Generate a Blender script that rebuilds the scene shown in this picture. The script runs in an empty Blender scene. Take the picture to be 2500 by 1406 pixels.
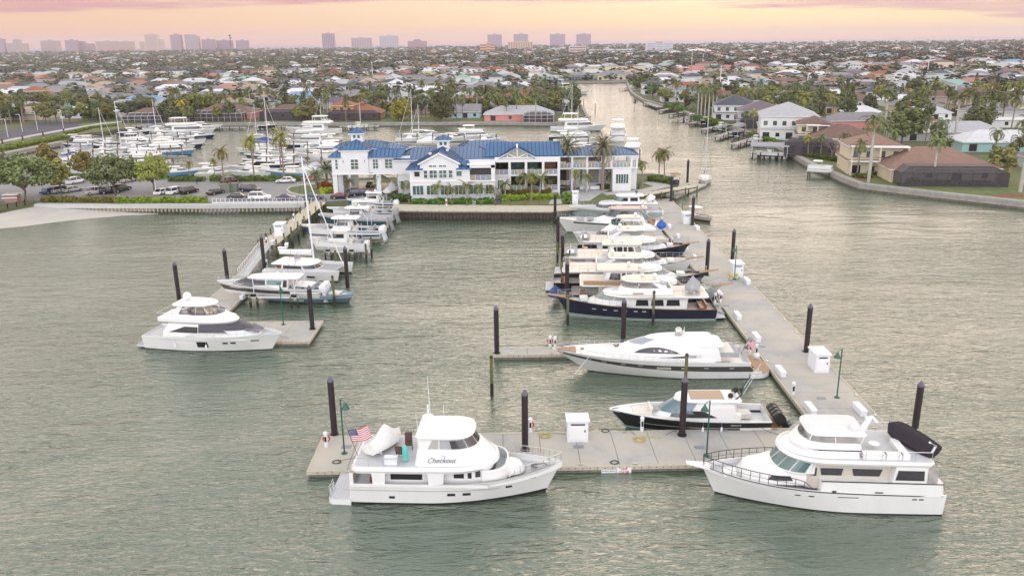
import bpy, math, random
from mathutils import Vector, Matrix
R=math.radians; PI=math.pi
SC=bpy.context.scene; COL=SC.collection
rnd=random.Random(7)
# ---------------------------------------------------------------- camera
FPX=1990.; CAMZ=35.; PITCH=R(16.85); ROLL=R(.7)
fw=Vector((0,math.cos(PITCH),-math.sin(PITCH))); r0=Vector((1,0,0)); u0=Vector((0,math.sin(PITCH),math.cos(PITCH)))
UP=u0*math.cos(ROLL)+r0*math.sin(ROLL); RT=r0*math.cos(ROLL)-u0*math.sin(ROLL)
cam=bpy.data.cameras.new('camera'); co=bpy.data.objects.new('camera',cam); COL.objects.link(co)
m=Matrix((RT,UP,-fw)).transposed().to_4x4(); m.translation=Vector((0,0,CAMZ)); co.matrix_world=m
cam.sensor_width=36; cam.lens=36*FPX/2500; cam.clip_start=1; cam.clip_end=60000
SC.camera=co
SC.render.resolution_x=1024; SC.render.resolution_y=575
def P(px,py,z=0.):
    "ground point seen at a place of the survey photograph (2500 wide)"
    d=fw+RT*((px-1250)/FPX)-UP*((py-703)/FPX); t=(z-CAMZ)/d.z
    return Vector((d.x*t,d.y*t,z))
def pix(p):
    v=Vector(p)-Vector((0,0,CAMZ)); d=v.dot(fw)
    return 1250+FPX*v.dot(RT)/d,703-FPX*v.dot(UP)/d
# ---------------------------------------------------------------- sky
SUN_EL=R(9); SUN_AZ=R(12)      # the glow is ahead, a little right of the view axis
w=bpy.data.worlds.new('World'); SC.world=w; w.use_nodes=True; nt=w.node_tree; nt.nodes.clear()
N=nt.nodes.new; LK=nt.links.new
out=N('ShaderNodeOutputWorld'); bg=N('ShaderNodeBackground'); LK(bg.outputs[0],out.inputs[0])
tc=N('ShaderNodeTexCoord'); sp=N('ShaderNodeSeparateXYZ'); LK(tc.outputs['Generated'],sp.inputs[0])
def ramp(nt,stops,fac=None,interp='LINEAR'):
    r=nt.nodes.new('ShaderNodeValToRGB'); e=r.color_ramp; e.interpolation=interp
    while len(e.elements)<len(stops): e.elements.new(.5)
    for q,(p,c) in zip(e.elements,stops): q.position=p; q.color=(*c,1) if len(c)==3 else c
    if fac is not None: nt.links.new(fac,r.inputs[0])
    return r
def mth(nt,op,a,b=None,c=None,clamp=False):
    n=nt.nodes.new('ShaderNodeMath'); n.operation=op; n.use_clamp=clamp
    for i,v in enumerate((a,b,c)):
        if v is None: continue
        if isinstance(v,(int,float)): n.inputs[i].default_value=v
        else: nt.links.new(v,n.inputs[i])
    return n.outputs[0]
def mixc(nt,fac,a,b,blend='MIX'):
    n=nt.nodes.new('ShaderNodeMix'); n.data_type='RGBA'; n.blend_type=blend
    for i,v in ((0,fac),(6,a),(7,b)):
        if isinstance(v,(int,float)): n.inputs[i].default_value=v
        elif isinstance(v,tuple): n.inputs[i].default_value=(*v,1)
        else: nt.links.new(v,n.inputs[i])
    return n.outputs[2]
# elevation stops: value = sqrt(max(z,0)) so that the first degrees get room
el=mth(nt,'SQRT',mth(nt,'MAXIMUM',sp.outputs[2],0.))
cR=ramp(nt,[(0.,(.80,.46,.33)),(.04,(.84,.52,.32)),(.11,(.82,.57,.32)),(.16,(.80,.64,.36)),(.20,(.79,.67,.43)),(.24,(.80,.62,.48)),(.40,(1.2,.96,.85)),(.56,(1.42,1.15,1.03)),(.72,(1.45,1.18,1.05)),(.80,(.58,.61,.56)),(.90,(.55,.60,.60)),(1.,(.70,.75,.84))],el)
cL=ramp(nt,[(0.,(.64,.34,.28)),(.04,(.68,.36,.27)),(.11,(.70,.40,.27)),(.16,(.70,.44,.29)),(.20,(.70,.46,.32)),(.24,(.72,.50,.40)),(.40,(1.25,1.03,.92)),(.56,(1.45,1.25,1.14)),(.72,(1.35,1.19,1.09)),(.80,(.52,.57,.50)),(.90,(.52,.58,.57)),(1.,(.70,.75,.84))],el)
az=mth(nt,'ARCTAN2',sp.outputs[0],sp.outputs[1])        # 0 ahead, + right
azf=mth(nt,'MULTIPLY_ADD',az,1.25,.62,clamp=True)
front=mixc(nt,azf,cL.outputs[0],cR.outputs[0])
# behind the viewer: unseen eastern sky, brightened to light the sides facing the camera
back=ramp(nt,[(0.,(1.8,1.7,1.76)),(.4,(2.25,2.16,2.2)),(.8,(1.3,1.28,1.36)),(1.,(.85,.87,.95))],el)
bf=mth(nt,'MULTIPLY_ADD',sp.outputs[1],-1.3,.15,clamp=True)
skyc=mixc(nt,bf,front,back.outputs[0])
# streaks of evening cloud
mp=N('ShaderNodeMapping'); LK(tc.outputs['Generated'],mp.inputs[0]); mp.inputs['Scale'].default_value=(3.2,3.2,60); mp.inputs['Location'].default_value=(.35,0,.9)
nz=N('ShaderNodeTexNoise'); LK(mp.outputs[0],nz.inputs[0]); nz.inputs['Scale'].default_value=1.6; nz.inputs['Detail'].default_value=5; nz.inputs['Roughness'].default_value=.55
cm=ramp(nt,[(.30,(.25,.25,.25)),(.62,(1,1,1))],nz.outputs[0])
el2=mth(nt,'ADD',el,mth(nt,'ADD',mth(nt,'MULTIPLY',mth(nt,'MAXIMUM',mth(nt,'SUBTRACT',az,.2),0.),.20),mth(nt,'MULTIPLY',mth(nt,'MAXIMUM',mth(nt,'SUBTRACT',mth(nt,'MULTIPLY',az,-1.),.15),0.),.03)))
el3=mth(nt,'ADD',el2,mth(nt,'MULTIPLY_ADD',nz.outputs[0],.09,-.045))
band=ramp(nt,[(.198,(0,0,0)),(.214,(1,1,1)),(.27,(.8,.8,.8)),(.34,(0,0,0))],el3)
cf=mth(nt,'MULTIPLY',mth(nt,'MULTIPLY',cm.outputs[0],band.outputs[0]),.9)
ccol=mixc(nt,azf,(.52,.27,.28),(.46,.19,.31))
skyc=mixc(nt,cf,skyc,ccol)
# physical dusk sky added thinly
ns=N('ShaderNodeTexSky'); ns.sky_type='NISHITA'; ns.sun_disc=False; ns.sun_elevation=SUN_EL; ns.sun_rotation=SUN_AZ
add=mixc(nt,.0012,skyc,ns.outputs[0],'ADD')
LK(add,bg.inputs[0]); bg.inputs[1].default_value=1.0
sl=bpy.data.lights.new('sun','SUN'); sl.energy=.5; sl.angle=R(50); sl.color=(1,.83,.66)
so=bpy.data.objects.new('sun',sl); COL.objects.link(so); so.rotation_euler=(R(90)-SUN_EL,0,PI-SUN_AZ)
SC.view_settings.view_transform='Standard'; SC.view_settings.look='None'; SC.view_settings.exposure=.46; SC.view_settings.gamma=1
SC.render.engine='CYCLES'
try:
    SC.cycles.max_bounces=6; SC.cycles.diffuse_bounces=2; SC.cycles.glossy_bounces=3; SC.cycles.transparent_max_bounces=12; SC.cycles.volume_bounces=0
    SC.cycles.caustics_reflective=False; SC.cycles.caustics_refractive=False
except Exception: pass
# ---------------------------------------------------------------- materials
MAT={}
def mat(name,col,rough=.6,metal=0.,noise=0.,nscale=4.,bump=0.,bscale=20.,spec=.5,alpha=1.,emit=None,estr=0.,objcol=False,wave=None,coords='Object',n2=None):
    if name in MAT: return MAT[name]
    m=bpy.data.materials.new(name); m.use_nodes=True; t=m.node_tree; b=t.nodes['Principled BSDF']
    b.inputs['Roughness'].default_value=rough; b.inputs['Metallic'].default_value=metal; b.inputs['Specular IOR Level'].default_value=spec
    b.inputs['Alpha'].default_value=alpha
    c=tuple(col); src=None
    tcn=t.nodes.new('ShaderNodeTexCoord'); vec=tcn.outputs[coords]
    if objcol:
        oi=t.nodes.new('ShaderNodeObjectInfo'); src=oi.outputs['Color']
    if noise:
        n=t.nodes.new('ShaderNodeTexNoise'); n.inputs['Scale'].default_value=nscale; n.inputs['Detail'].default_value=5; n.inputs['Roughness'].default_value=.65; t.links.new(vec,n.inputs[0])
        lo=max(0,1-noise); hi=1+noise
        r=ramp(t,[(.28,(lo,lo,lo)),(.72,(hi,hi,hi*1.0))],n.outputs[0])
        src=mixc(t,1.,src if src is not None else c,r.outputs[0],'MULTIPLY')
    if n2:
        n=t.nodes.new('ShaderNodeTexNoise'); n.inputs['Scale'].default_value=n2[1]; n.inputs['Detail'].default_value=4; t.links.new(vec,n.inputs[0])
        r=ramp(t,[(n2[2],(0,0,0)),(n2[3],(1,1,1))],n.outputs[0])
        src=mixc(t,r.outputs[0],src if src is not None else c,tuple(n2[0]))
    if wave:      # (axis scale, strength of dark lines, direction)
        wv=t.nodes.new('ShaderNodeTexWave'); wv.bands_direction=wave[2]; wv.inputs['Scale'].default_value=wave[0]; t.links.new(vec,wv.inputs[0])
        k=wave[1]; r=ramp(t,[(0.,(1-k,1-k,1-k)),(.22,(1,1,1))],wv.outputs[1])
        src=mixc(t,1.,src if src is not None else c,r.outputs[0],'MULTIPLY')
    if src is not None: t.links.new(src,b.inputs['Base Color'])
    else: b.inputs['Base Color'].default_value=(*c,1)
    if bump:
        n=t.nodes.new('ShaderNodeTexNoise'); n.inputs['Scale'].default_value=bscale; n.inputs['Detail'].default_value=4; t.links.new(vec,n.inputs[0])
        bp=t.nodes.new('ShaderNodeBump'); bp.inputs['Strength'].default_value=bump; bp.inputs['Distance'].default_value=.05; t.links.new(n.outputs[0],bp.inputs['Height']); t.links.new(bp.outputs[0],b.inputs['Normal'])
    if emit: b.inputs['Emission Color'].default_value=(*emit,1); b.inputs['Emission Strength'].default_value=estr
    MAT[name]=m; return m
GEL=mat('gelcoat_white',(.76,.76,.75),.2,noise=.05,nscale=.6)
GEL2=mat('gelcoat_cream',(.54,.51,.44),.3,noise=.05,nscale=.8)
DECK=mat('nonskid_deck',(.54,.55,.57),.6,noise=.06,nscale=2)
GLASS=mat('tinted_glass',(.028,.026,.032),.06,spec=.9)
GGL=mat('green_glass',(.05,.13,.12),.05,spec=1.)
BGL=mat('blue_canvas_glass',(.03,.04,.10),.25)
MESH=mat('window_mesh_cover',(.07,.065,.08),.55)
TEAK=mat('teak',(.36,.22,.12),.55,noise=.18,nscale=3,wave=(6,.35,'Y'))
TEAKV=mat('varnished_teak',(.30,.10,.03),.25,noise=.2,nscale=3)
NAVY=mat('navy_gelcoat',(.012,.013,.035),.12,noise=.1,nscale=1)
BLUEH=mat('blue_gelcoat',(.04,.08,.17),.18,noise=.06,nscale=1)
LBLUE=mat('ice_blue_gelcoat',(.30,.40,.46),.2,noise=.05,nscale=1)
GRYH=mat('grey_green_gelcoat',(.33,.40,.40),.2,noise=.05,nscale=1)
SGREY=mat('dark_grey_hull_band',(.075,.065,.062),.2,noise=.08,nscale=1)
BLACK=mat('black_trim',(.012,.012,.014),.35)
BOOT=mat('bottom_paint_black',(.015,.015,.018),.5)
BOOTG=mat('bottom_paint_green',(.02,.20,.16),.5)
BOOTR=mat('bottom_paint_red',(.25,.05,.03),.5)
STEEL=mat('stainless_steel',(.62,.62,.62),.28,metal=.85)
SEAT=mat('vinyl_cushion',(.70,.67,.61),.6,noise=.06)
GCOV=mat('grey_canvas_cover',(.36,.36,.38),.8,noise=.12,nscale=1.5)
WCOV=mat('white_canvas_cover',(.72,.71,.70),.75,noise=.06,nscale=2,bump=.4,bscale=3)
BCOV=mat('blue_canvas_cover',(.03,.07,.22),.75,noise=.2,nscale=2)
NCOV=mat('navy_canvas_cover',(.02,.025,.06),.75,noise=.2,nscale=2)
ISING=mat('clear_vinyl_curtain',(.42,.40,.38),.15,alpha=.55)
RED=mat('red_plastic',(.55,.03,.02),.5)
TEAL=mat('teal_plastic',(.10,.50,.45),.5)
WICK=mat('brown_wicker',(.10,.06,.045),.8)
PLA=mat('white_plastic',(.74,.76,.80),.45)
GRN=mat('green_enamel',(.015,.10,.07),.35)
PILB=mat('black_pile_sleeve',(.022,.014,.017),.4,noise=.35,nscale=2.5)
PILC=mat('pile_cap',(.10,.09,.13),.45)
WOODG=mat('green_treated_timber',(.13,.13,.055),.9,noise=.4,nscale=5)
WOODD=mat('wet_dark_timber',(.018,.016,.014),.6,noise=.5,nscale=8)
WOODB=mat('weathered_deck_boards',(.55,.50,.39),.85,noise=.10,nscale=.6,wave=(2.2,.25,'Y'))
WOODW=mat('grey_dock_boards',(.36,.33,.31),.85,noise=.2,nscale=.7)
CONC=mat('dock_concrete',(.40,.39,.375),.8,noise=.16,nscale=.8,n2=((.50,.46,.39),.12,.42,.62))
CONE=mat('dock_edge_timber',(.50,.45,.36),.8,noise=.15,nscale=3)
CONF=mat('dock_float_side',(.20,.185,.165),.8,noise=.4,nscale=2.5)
SEAW=mat('seawall_concrete',(.34,.32,.30),.85,noise=.22,nscale=.8)
SEAW2=mat('seawall_wet_concrete',(.13,.11,.085),.8,noise=.5,nscale=1.2)
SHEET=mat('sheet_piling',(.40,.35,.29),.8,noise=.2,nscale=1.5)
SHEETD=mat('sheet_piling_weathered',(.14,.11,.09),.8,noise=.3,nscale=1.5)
WHT=mat('white_stucco',(.70,.71,.72),.7,noise=.03,nscale=.5)
WTRIM=mat('white_trim',(.80,.80,.80),.5)
BSEAM=mat('blue_seam_shadow',(.018,.055,.13),.5)
BROOF=mat("blue_standing_seam",(.062,.140,.275),.4,noise=.06,nscale=.4)
WGLASS=mat('storefront_glass',(.06,.11,.10),.06,spec=1.,noise=.5,nscale=.9)
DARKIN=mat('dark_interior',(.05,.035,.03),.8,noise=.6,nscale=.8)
SCREEN=mat('bug_screen',(.045,.04,.05),.6,alpha=.72)
ALUW=mat('white_aluminium',(.72,.72,.72),.45)
BRONZ=mat('bronze_aluminium',(.05,.04,.035),.45)
LAWN=mat('lawn_grass',(.12,.15,.05),.95,noise=.35,nscale=.35,n2=((.17,.16,.06),.08,.45,.65),coords='Object')
ASPH=mat('parking_asphalt',(.27,.265,.27),.9,noise=.10,nscale=.25)
ASPHD=mat('dark_asphalt',(.085,.08,.10),.9,noise=.2,nscale=.25)
PAVE=mat('shell_pavers',(.50,.42,.33),.9,noise=.12,nscale=1)
PATH=mat('pale_path',(.45,.44,.43),.9,noise=.1,nscale=.5)
SAND=mat('white_sand',(.50,.47,.43),.95,noise=.10,nscale=.15,n2=((.50,.46,.41),.06,.5,.7))
MULCH=mat('red_mulch',(.20,.08,.045),.95,noise=.3,nscale=2)
ROCKM=mat('shore_rock',(.09,.08,.07),.95,noise=.5,nscale=1.5)
TRUNK=mat('palm_trunk',(.24,.20,.165),.9,noise=.25,nscale=3)
TRUNKW=mat('royal_palm_trunk',(.42,.40,.36),.85,noise=.15,nscale=2)
BARK=mat('tree_bark',(.14,.11,.09),.95,noise=.3,nscale=2)
RUB=mat('tyre_rubber',(.012,.012,.012),.8)
LAMPW=mat('frosted_lamp',(.8,.78,.7),.4)
HEADL=mat('clear_light_lens',(.6,.62,.65),.15)
TAILL=mat('red_light_lens',(.35,.01,.01),.2)
PLANTM={}
def leafmat(name,c,var=.35,sub=0.):
    if name in MAT: return MAT[name]
    m=bpy.data.materials.new(name); m.use_nodes=True; t=m.node_tree; b=t.nodes['Principled BSDF']
    g=t.nodes.new('ShaderNodeNewGeometry'); oi=t.nodes.new('ShaderNodeObjectInfo')
    k=mth(t,'MULTIPLY_ADD',g.outputs['Random Per Island'],2*var,1-var)
    k2=mth(t,'MULTIPLY_ADD',oi.outputs['Random'],.5,.75)
    cc=mixc(t,1.,oi.outputs['Color'],tuple(c),'MULTIPLY')
    hs=t.nodes.new('ShaderNodeHueSaturation'); t.links.new(cc,hs.inputs['Color']); t.links.new(mth(t,'MULTIPLY',k,k2),hs.inputs['Value'])
    t.links.new(mth(t,'MULTIPLY_ADD',oi.outputs['Random'],.05,.475),hs.inputs['Hue'])
    t.links.new(hs.outputs[0],b.inputs['Base Color']); b.inputs['Roughness'].default_value=.6; b.inputs['Specular IOR Level'].default_value=.3
    MAT[name]=m; return m
LEAF=leafmat('broad_leaves',(.150,.165,.078))
FROND=leafmat('palm_fronds',(.145,.165,.075))
FRONDG=leafmat('date_palm_fronds',(.22,.24,.15))
HEDGE=leafmat('hedge_leaves',(.14,.19,.04))
PAINT=mat('painted_wall',(1,1,1),.75,objcol=True,noise=.06,nscale=.3)
ROOF=mat('roof_tiles',(1,1,1),.8,objcol=True,noise=.14,nscale=.8,bump=.5,bscale=3)
CARP=mat('car_paint',(1,1,1),.18,objcol=True)
HULLC=mat('hull_paint',(1,1,1),.2,objcol=True)
# ---------------------------------------------------------------- mesh helpers
def tag(o,label=None,cat=None,group=None,kind=None):
    if label: o['label']=label
    if cat: o['category']=cat
    if group: o['group']=group
    if kind: o['kind']=kind
    return o
class MB:
    def __init__(s): s.v=[]; s.f=[]; s.m=[]; s.mats=[]; s.M=Matrix()
    def mi(s,mt):
        if mt not in s.mats: s.mats.append(mt)
        return s.mats.index(mt)
    def add(s,vs,fs,mt):
        k=len(s.v); s.v+= [tuple(s.M@Vector(p)) for p in vs]; i=s.mi(mt)
        for f in fs: s.f.append(tuple(k+a for a in f)); s.m.append(i)
    def box(s,x0,x1,y0,y1,z0,z1,mt,top=None):
        v=[(x0,y0,z0),(x1,y0,z0),(x1,y1,z0),(x0,y1,z0),(x0,y0,z1),(x1,y0,z1),(x1,y1,z1),(x0,y1,z1)]
        s.add(v,[(0,3,2,1),(0,1,5,4),(1,2,6,5),(2,3,7,6),(3,0,4,7)],mt); s.add(v,[(4,5,6,7)],top or mt)
    def cbox(s,c,d,mt,rz=0,top=None):
        old=s.M; s.M=old@Matrix.Translation(c)@Matrix.Rotation(rz,4,'Z'); a,b,h=d
        s.box(-a/2,a/2,-b/2,b/2,0,h,mt,top); s.M=old
    def tube(s,pts,r,mt,n=6,cap=True):
        pts=[Vector(p) for p in pts]; rs=r if isinstance(r,(list,tuple)) else [r]*len(pts); vs=[]
        for i,p in enumerate(pts):
            d=(pts[min(i+1,len(pts)-1)]-pts[max(i-1,0)]); d=d.normalized() if d.length>1e-9 else Vector((0,0,1))
            a=d.cross(Vector((0,0,1)) if abs(d.z)<.9 else Vector((1,0,0))).normalized(); b=d.cross(a)
            for k in range(n):
                t=2*PI*k/n; vs.append(p+(a*math.cos(t)+b*math.sin(t))*rs[i])
        fs=[(i*n+k,i*n+(k+1)%n,(i+1)*n+(k+1)%n,(i+1)*n+k) for i in range(len(pts)-1) for k in range(n)]
        if cap: fs+=[tuple(range(n)),tuple(range((len(pts)-1)*n,len(pts)*n))]
        s.add(vs,fs,mt)
    def cyl(s,c,r,h,mt,n=12,r2=None): s.tube([c,(c[0],c[1],c[2]+h)],[r,r if r2 is None else r2],mt,n)
    def lathe(s,c,prof,mt,n=12):
        vs=[];c=Vector(c)
        for r,z in prof:
            for k in range(n): t=2*PI*k/n; vs.append(c+Vector((r*math.cos(t),r*math.sin(t),z)))
        m_=len(prof)
        fs=[(i*n+k,i*n+(k+1)%n,(i+1)*n+(k+1)%n,(i+1)*n+k) for i in range(m_-1) for k in range(n)]
        fs+=[tuple(range(n)),tuple(range((m_-1)*n,m_*n))]
        s.add(vs,fs,mt)
    def loft(s,rings,mt,closed=True,cap0=False,cap1=False,mts=None):
        n=len(rings[0]); vs=[p for r in rings for p in r]
        for i in range(len(rings)-1):
            q=mts[i] if mts else mt
            fs=[(i*n+k,i*n+(k+1)%n,(i+1)*n+(k+1)%n,(i+1)*n+k) for k in range(n if closed else n-1)]
            k0=len(s.v)
            if i==0: s.v+=[tuple(s.M@Vector(p)) for p in vs]; base=k0
            mi=s.mi(q)
            for f in fs: s.f.append(tuple(base+a for a in f)); s.m.append(mi)
        if cap0: s.f.append(tuple(base+a for a in range(n))); s.m.append(s.mi(mt))
        if cap1: s.f.append(tuple(base+(len(rings)-1)*n+a for a in range(n))); s.m.append(s.mi(mt))
    def poly(s,pts,mt): s.add(pts,[tuple(range(len(pts)))],mt)
    def prism(s,pts,z0,z1,mt,top=None):
        n=len(pts); v=[(p[0],p[1],z0) for p in pts]+[(p[0],p[1],z1) for p in pts]
        s.add(v,[(i,(i+1)%n,n+(i+1)%n,n+i) for i in range(n)],mt); s.add(v,[tuple(range(n,2*n))],top or mt)
    def build(s,name,parent=None,smooth=False,loc=None,fix=True):
        me=bpy.data.meshes.new(name); me.from_pydata(s.v,[],s.f)
        for q in s.mats: me.materials.append(q)
        me.polygons.foreach_set('material_index',s.m)
        if smooth:
            me.polygons.foreach_set('use_smooth',[True]*len(s.f))
            if hasattr(me,'set_sharp_from_angle'):
                me.set_sharp_from_angle(angle=R(smooth if smooth is not True else 40))
        if fix:
            import bmesh
            bm=bmesh.new(); bm.from_mesh(me); bmesh.ops.recalc_face_normals(bm,faces=bm.faces[:]); bm.to_mesh(me); bm.free()
        me.update()
        o=bpy.data.objects.new(name,me); COL.objects.link(o)
        if parent: o.parent=parent
        if loc: o.location=loc
        return o
def empty(name,label,cat,loc=(0,0,0),rz=0,group=None,kind=None):
    o=bpy.data.objects.new(name,None); COL.objects.link(o); o.location=loc; o.rotation_euler=(0,0,rz); o.empty_display_size=.5
    return tag(o,label,cat,group,kind)
KIDS={}
def kids(o):
    return [c for c in o.children]
def copy_tree(o,loc=None,rz=None,label=None,group=None,sc=None,ch=None):
    c=o.copy(); COL.objects.link(c)
    if loc is not None: c.location=loc
    if rz is not None: c.rotation_euler=(0,0,rz)
    if sc is not None: c.scale=(sc,sc,sc) if not isinstance(sc,tuple) else sc
    if label: c['label']=label
    if group: c['group']=group
    def rec(a,b,lst):
        for q,sub in lst:
            d=q.copy(); COL.objects.link(d); d.parent=b; rec(q,d,sub)
    rec(o,c,ch if ch is not None else tree_of(o))
    return c
def tree_of(o): return [(q,tree_of(q)) for q in o.children]
ORD=['first','second','third','fourth','fifth','sixth','seventh','eighth','ninth','tenth','eleventh','twelfth','thirteenth','fourteenth','fifteenth','sixteenth','seventeenth','eighteenth','nineteenth','twentieth']
def ordn(i):
    if i<20: return ORD[i]
    t=(i+1)//10; u=(i+1)%10
    tens=['','','twenty','thirty','forty','fifty','sixty','seventy','eighty','ninety']
    return (tens[t]+'-'+ORD[u-1]) if u else (tens[t][:-1]+'ieth')
# ================================================================ THE SETTING
# ---- water
wm=bpy.data.materials.new('bay_water'); wm.use_nodes=True; t=wm.node_tree; b=t.nodes['Principled BSDF']
g=t.nodes.new('ShaderNodeNewGeometry')
n0=t.nodes.new('ShaderNodeTexNoise'); n0.inputs['Scale'].default_value=.012; n0.inputs['Detail'].default_value=3; t.links.new(g.outputs[0],n0.inputs[0])
cr=ramp(t,[(.35,(.055,.092,.052)),(.65,(.078,.108,.062))],n0.outputs[0]); t.links.new(cr.outputs[0],b.inputs['Base Color'])
b.inputs['Roughness'].default_value=.10; b.inputs['IOR'].default_value=2.2; b.inputs['Specular IOR Level'].default_value=.6
def wavenoise(sx,sy,rot,detail,dist):
    mp=t.nodes.new('ShaderNodeMapping'); mp.inputs['Scale'].default_value=(sx,sy,1); mp.inputs['Rotation'].default_value=(0,0,rot); t.links.new(g.outputs[0],mp.inputs[0])
    n=t.nodes.new('ShaderNodeTexNoise'); n.inputs['Scale'].default_value=1; n.inputs['Detail'].default_value=detail; n.inputs['Roughness'].default_value=.62; n.inputs['Distortion'].default_value=.6; t.links.new(mp.outputs[0],n.inputs[0])
    bp=t.nodes.new('ShaderNodeBump'); bp.inputs['Strength'].default_value=1; bp.inputs['Distance'].default_value=dist; t.links.new(n.outputs[0],bp.inputs['Height']); return bp
b0=wavenoise(.055,.17,R(16),2,.55); b1=wavenoise(.27,.80,R(12),2.5,.40); b2=wavenoise(1.1,2.8,R(-10),3.5,.145)
t.links.new(b0.outputs[0],b1.inputs['Normal']); t.links.new(b1.outputs[0],b2.inputs['Normal'])
# gentler patches where the wind does not reach
mp3=t.nodes.new('ShaderNodeMapping'); mp3.inputs['Scale'].default_value=(.011,.035,1); mp3.inputs['Rotation'].default_value=(0,0,R(8)); t.links.new(g.outputs[0],mp3.inputs[0])
n3=t.nodes.new('ShaderNodeTexNoise'); n3.inputs['Scale'].default_value=1; n3.inputs['Detail'].default_value=4; n3.inputs['Distortion'].default_value=1.2; t.links.new(mp3.outputs[0],n3.inputs[0])
t.links.new(mth(t,'MULTIPLY_ADD',n3.outputs[0],2.4,-.42,clamp=True),b1.inputs['Strength']); t.links.new(mth(t,'MULTIPLY_ADD',n3.outputs[0],1.6,.1,clamp=True),b2.inputs['Strength'])
t.links.new(b2.outputs[0],b.inputs['Normal'])
MAT['bay_water']=wm
q=MB(); q.poly([(-13000,20,0),(13000,20,0),(13000,14000,0),(-13000,14000,0)],wm); tag(q.build('water',fix=False),kind='structure')
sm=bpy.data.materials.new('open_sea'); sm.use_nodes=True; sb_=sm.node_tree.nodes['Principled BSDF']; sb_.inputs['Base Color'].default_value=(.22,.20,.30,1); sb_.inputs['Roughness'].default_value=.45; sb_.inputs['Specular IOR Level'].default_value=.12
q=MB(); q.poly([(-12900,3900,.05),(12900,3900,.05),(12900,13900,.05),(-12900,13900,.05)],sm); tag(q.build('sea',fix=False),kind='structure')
# ---- land
gm=bpy.data.materials.new('suburban_ground'); gm.use_nodes=True; t=gm.node_tree; b=t.nodes['Principled BSDF']; b.inputs['Roughness'].default_value=.95
g=t.nodes.new('ShaderNodeNewGeometry')
def gn(s,d=4):
    n=t.nodes.new('ShaderNodeTexNoise'); n.inputs['Scale'].default_value=s; n.inputs['Detail'].default_value=d; t.links.new(g.outputs[0],n.inputs[0]); return n.outputs[0]
c0=ramp(t,[(.3,(.055,.08,.028)),(.5,(.10,.115,.045)),(.7,(.16,.14,.075))],gn(.06)).outputs[0]
c1=mixc(t,ramp(t,[(.56,(0,0,0)),(.6,(1,1,1))],gn(.035)).outputs[0],c0,(.25,.235,.21))
c2=mixc(t,ramp(t,[(.62,(0,0,0)),(.66,(1,1,1))],gn(.09)).outputs[0],c1,(.10,.10,.10))
t.links.new(c2,b.inputs['Base Color']); MAT['ground']=gm
def pp(l,z=1.5): return [P(x,y,z) for x,y in l]
W_SH=[(-140,398),(0,378),(80,362),(160,346),(190,331),(222,324),(262,321),(305,310)]
N_SH=[(305,310),(420,303),(620,301),(720,300),(860,302),(1000,300),(1240,299),(1342,301),(1400,296),(1437,285),(1424,262)]
K_SH=[(1408,240),(1385,215),(1368,201),(1450,200),(1529,199),(1534,212),(1541,226),(1570,244)]
E_SH=[(1570,244),(1620,258),(1662,270),(1726,293),(1765,303),(1854,333),(1900,356),(1930,374),(1972,398),(2029,421),(2054,433),(2098,449),(2153,456),(2302,473),(2500,494),(2640,508)]
SH=W_SH+N_SH[1:]+K_SH+E_SH[1:]
shore=[(p.x,p.y) for p in pp(SH)]
left_ext=[(-420,240)]; far=[]
coast=[(4600,3900),(4300,4600),(3300,5000),(2400,5300),(1500,5450),(600,5600),(-400,5700),(-1300,5850),(-2400,6100),(-3400,6200),(-4500,6300)]
outl=left_ext+shore+[(400,120),(4600,900)]+coast+[(-4500,1000)]
q=MB(); q.prism(outl,-.8,1.5,gm); tag(q.build('ground'),kind='structure')
# club peninsula
ZP=1.8
PEN=[(-160,540),(0,515),(89,499),(300,500),(514,501),(745,498),(965,511),(1100,512),(1345,513),(1420,506),(1560,492),(1618,464),(1655,449),(1640,432),(1590,425),(1350,428),(1000,434),(780,437),(400,435),(0,430),(-160,430)]
pen=[(p.x,p.y) for p in [P(x,y,ZP) for x,y in PEN]]
q=MB(); q.prism(pen,-.5,ZP,MULCH if 0 else gm); tag(q.build('club_ground'),kind='structure')
# beach: a sloping sheet of sand
def sheet(name,pts,z,m_,th=.05,label=None,cat=None,kind='structure'):
    q=MB(); q.prism([(p.x,p.y) for p in [P(x,y,z) for x,y in pts]],z-th,z,m_); return tag(q.build(name),label,cat,kind=kind)
q=MB(); rows=[]
up_=[(-200,492,1.9),(-60,496,1.9),(0,500,1.7),(60,503,1.5),(100,506,1.3),(150,508,1.05),(200,510,.8),(260,513,.5),(330,519,.1),(440,524,-.1)]
lo_=[(-200,584,-.15),(-60,572,-.15),(0,562,-.15),(60,556,-.15),(110,549,-.15),(170,541,-.15),(230,535,-.15),(300,530,-.15),(380,527,-.15),(440,526,-.2)]
for k in range(5):
    f=k/4; rows.append([P(a[0]*(1-f)+c[0]*f,a[1]*(1-f)+c[1]*f,a[2]*(1-f)+c[2]*f+.25*math.sin(f*PI)*(1 if a[2]>.5 else .2)) for a,c in zip(up_,lo_)])
q.loft(rows,SAND,closed=False); tag(q.build('beach',smooth=True),kind='structure')
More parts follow.
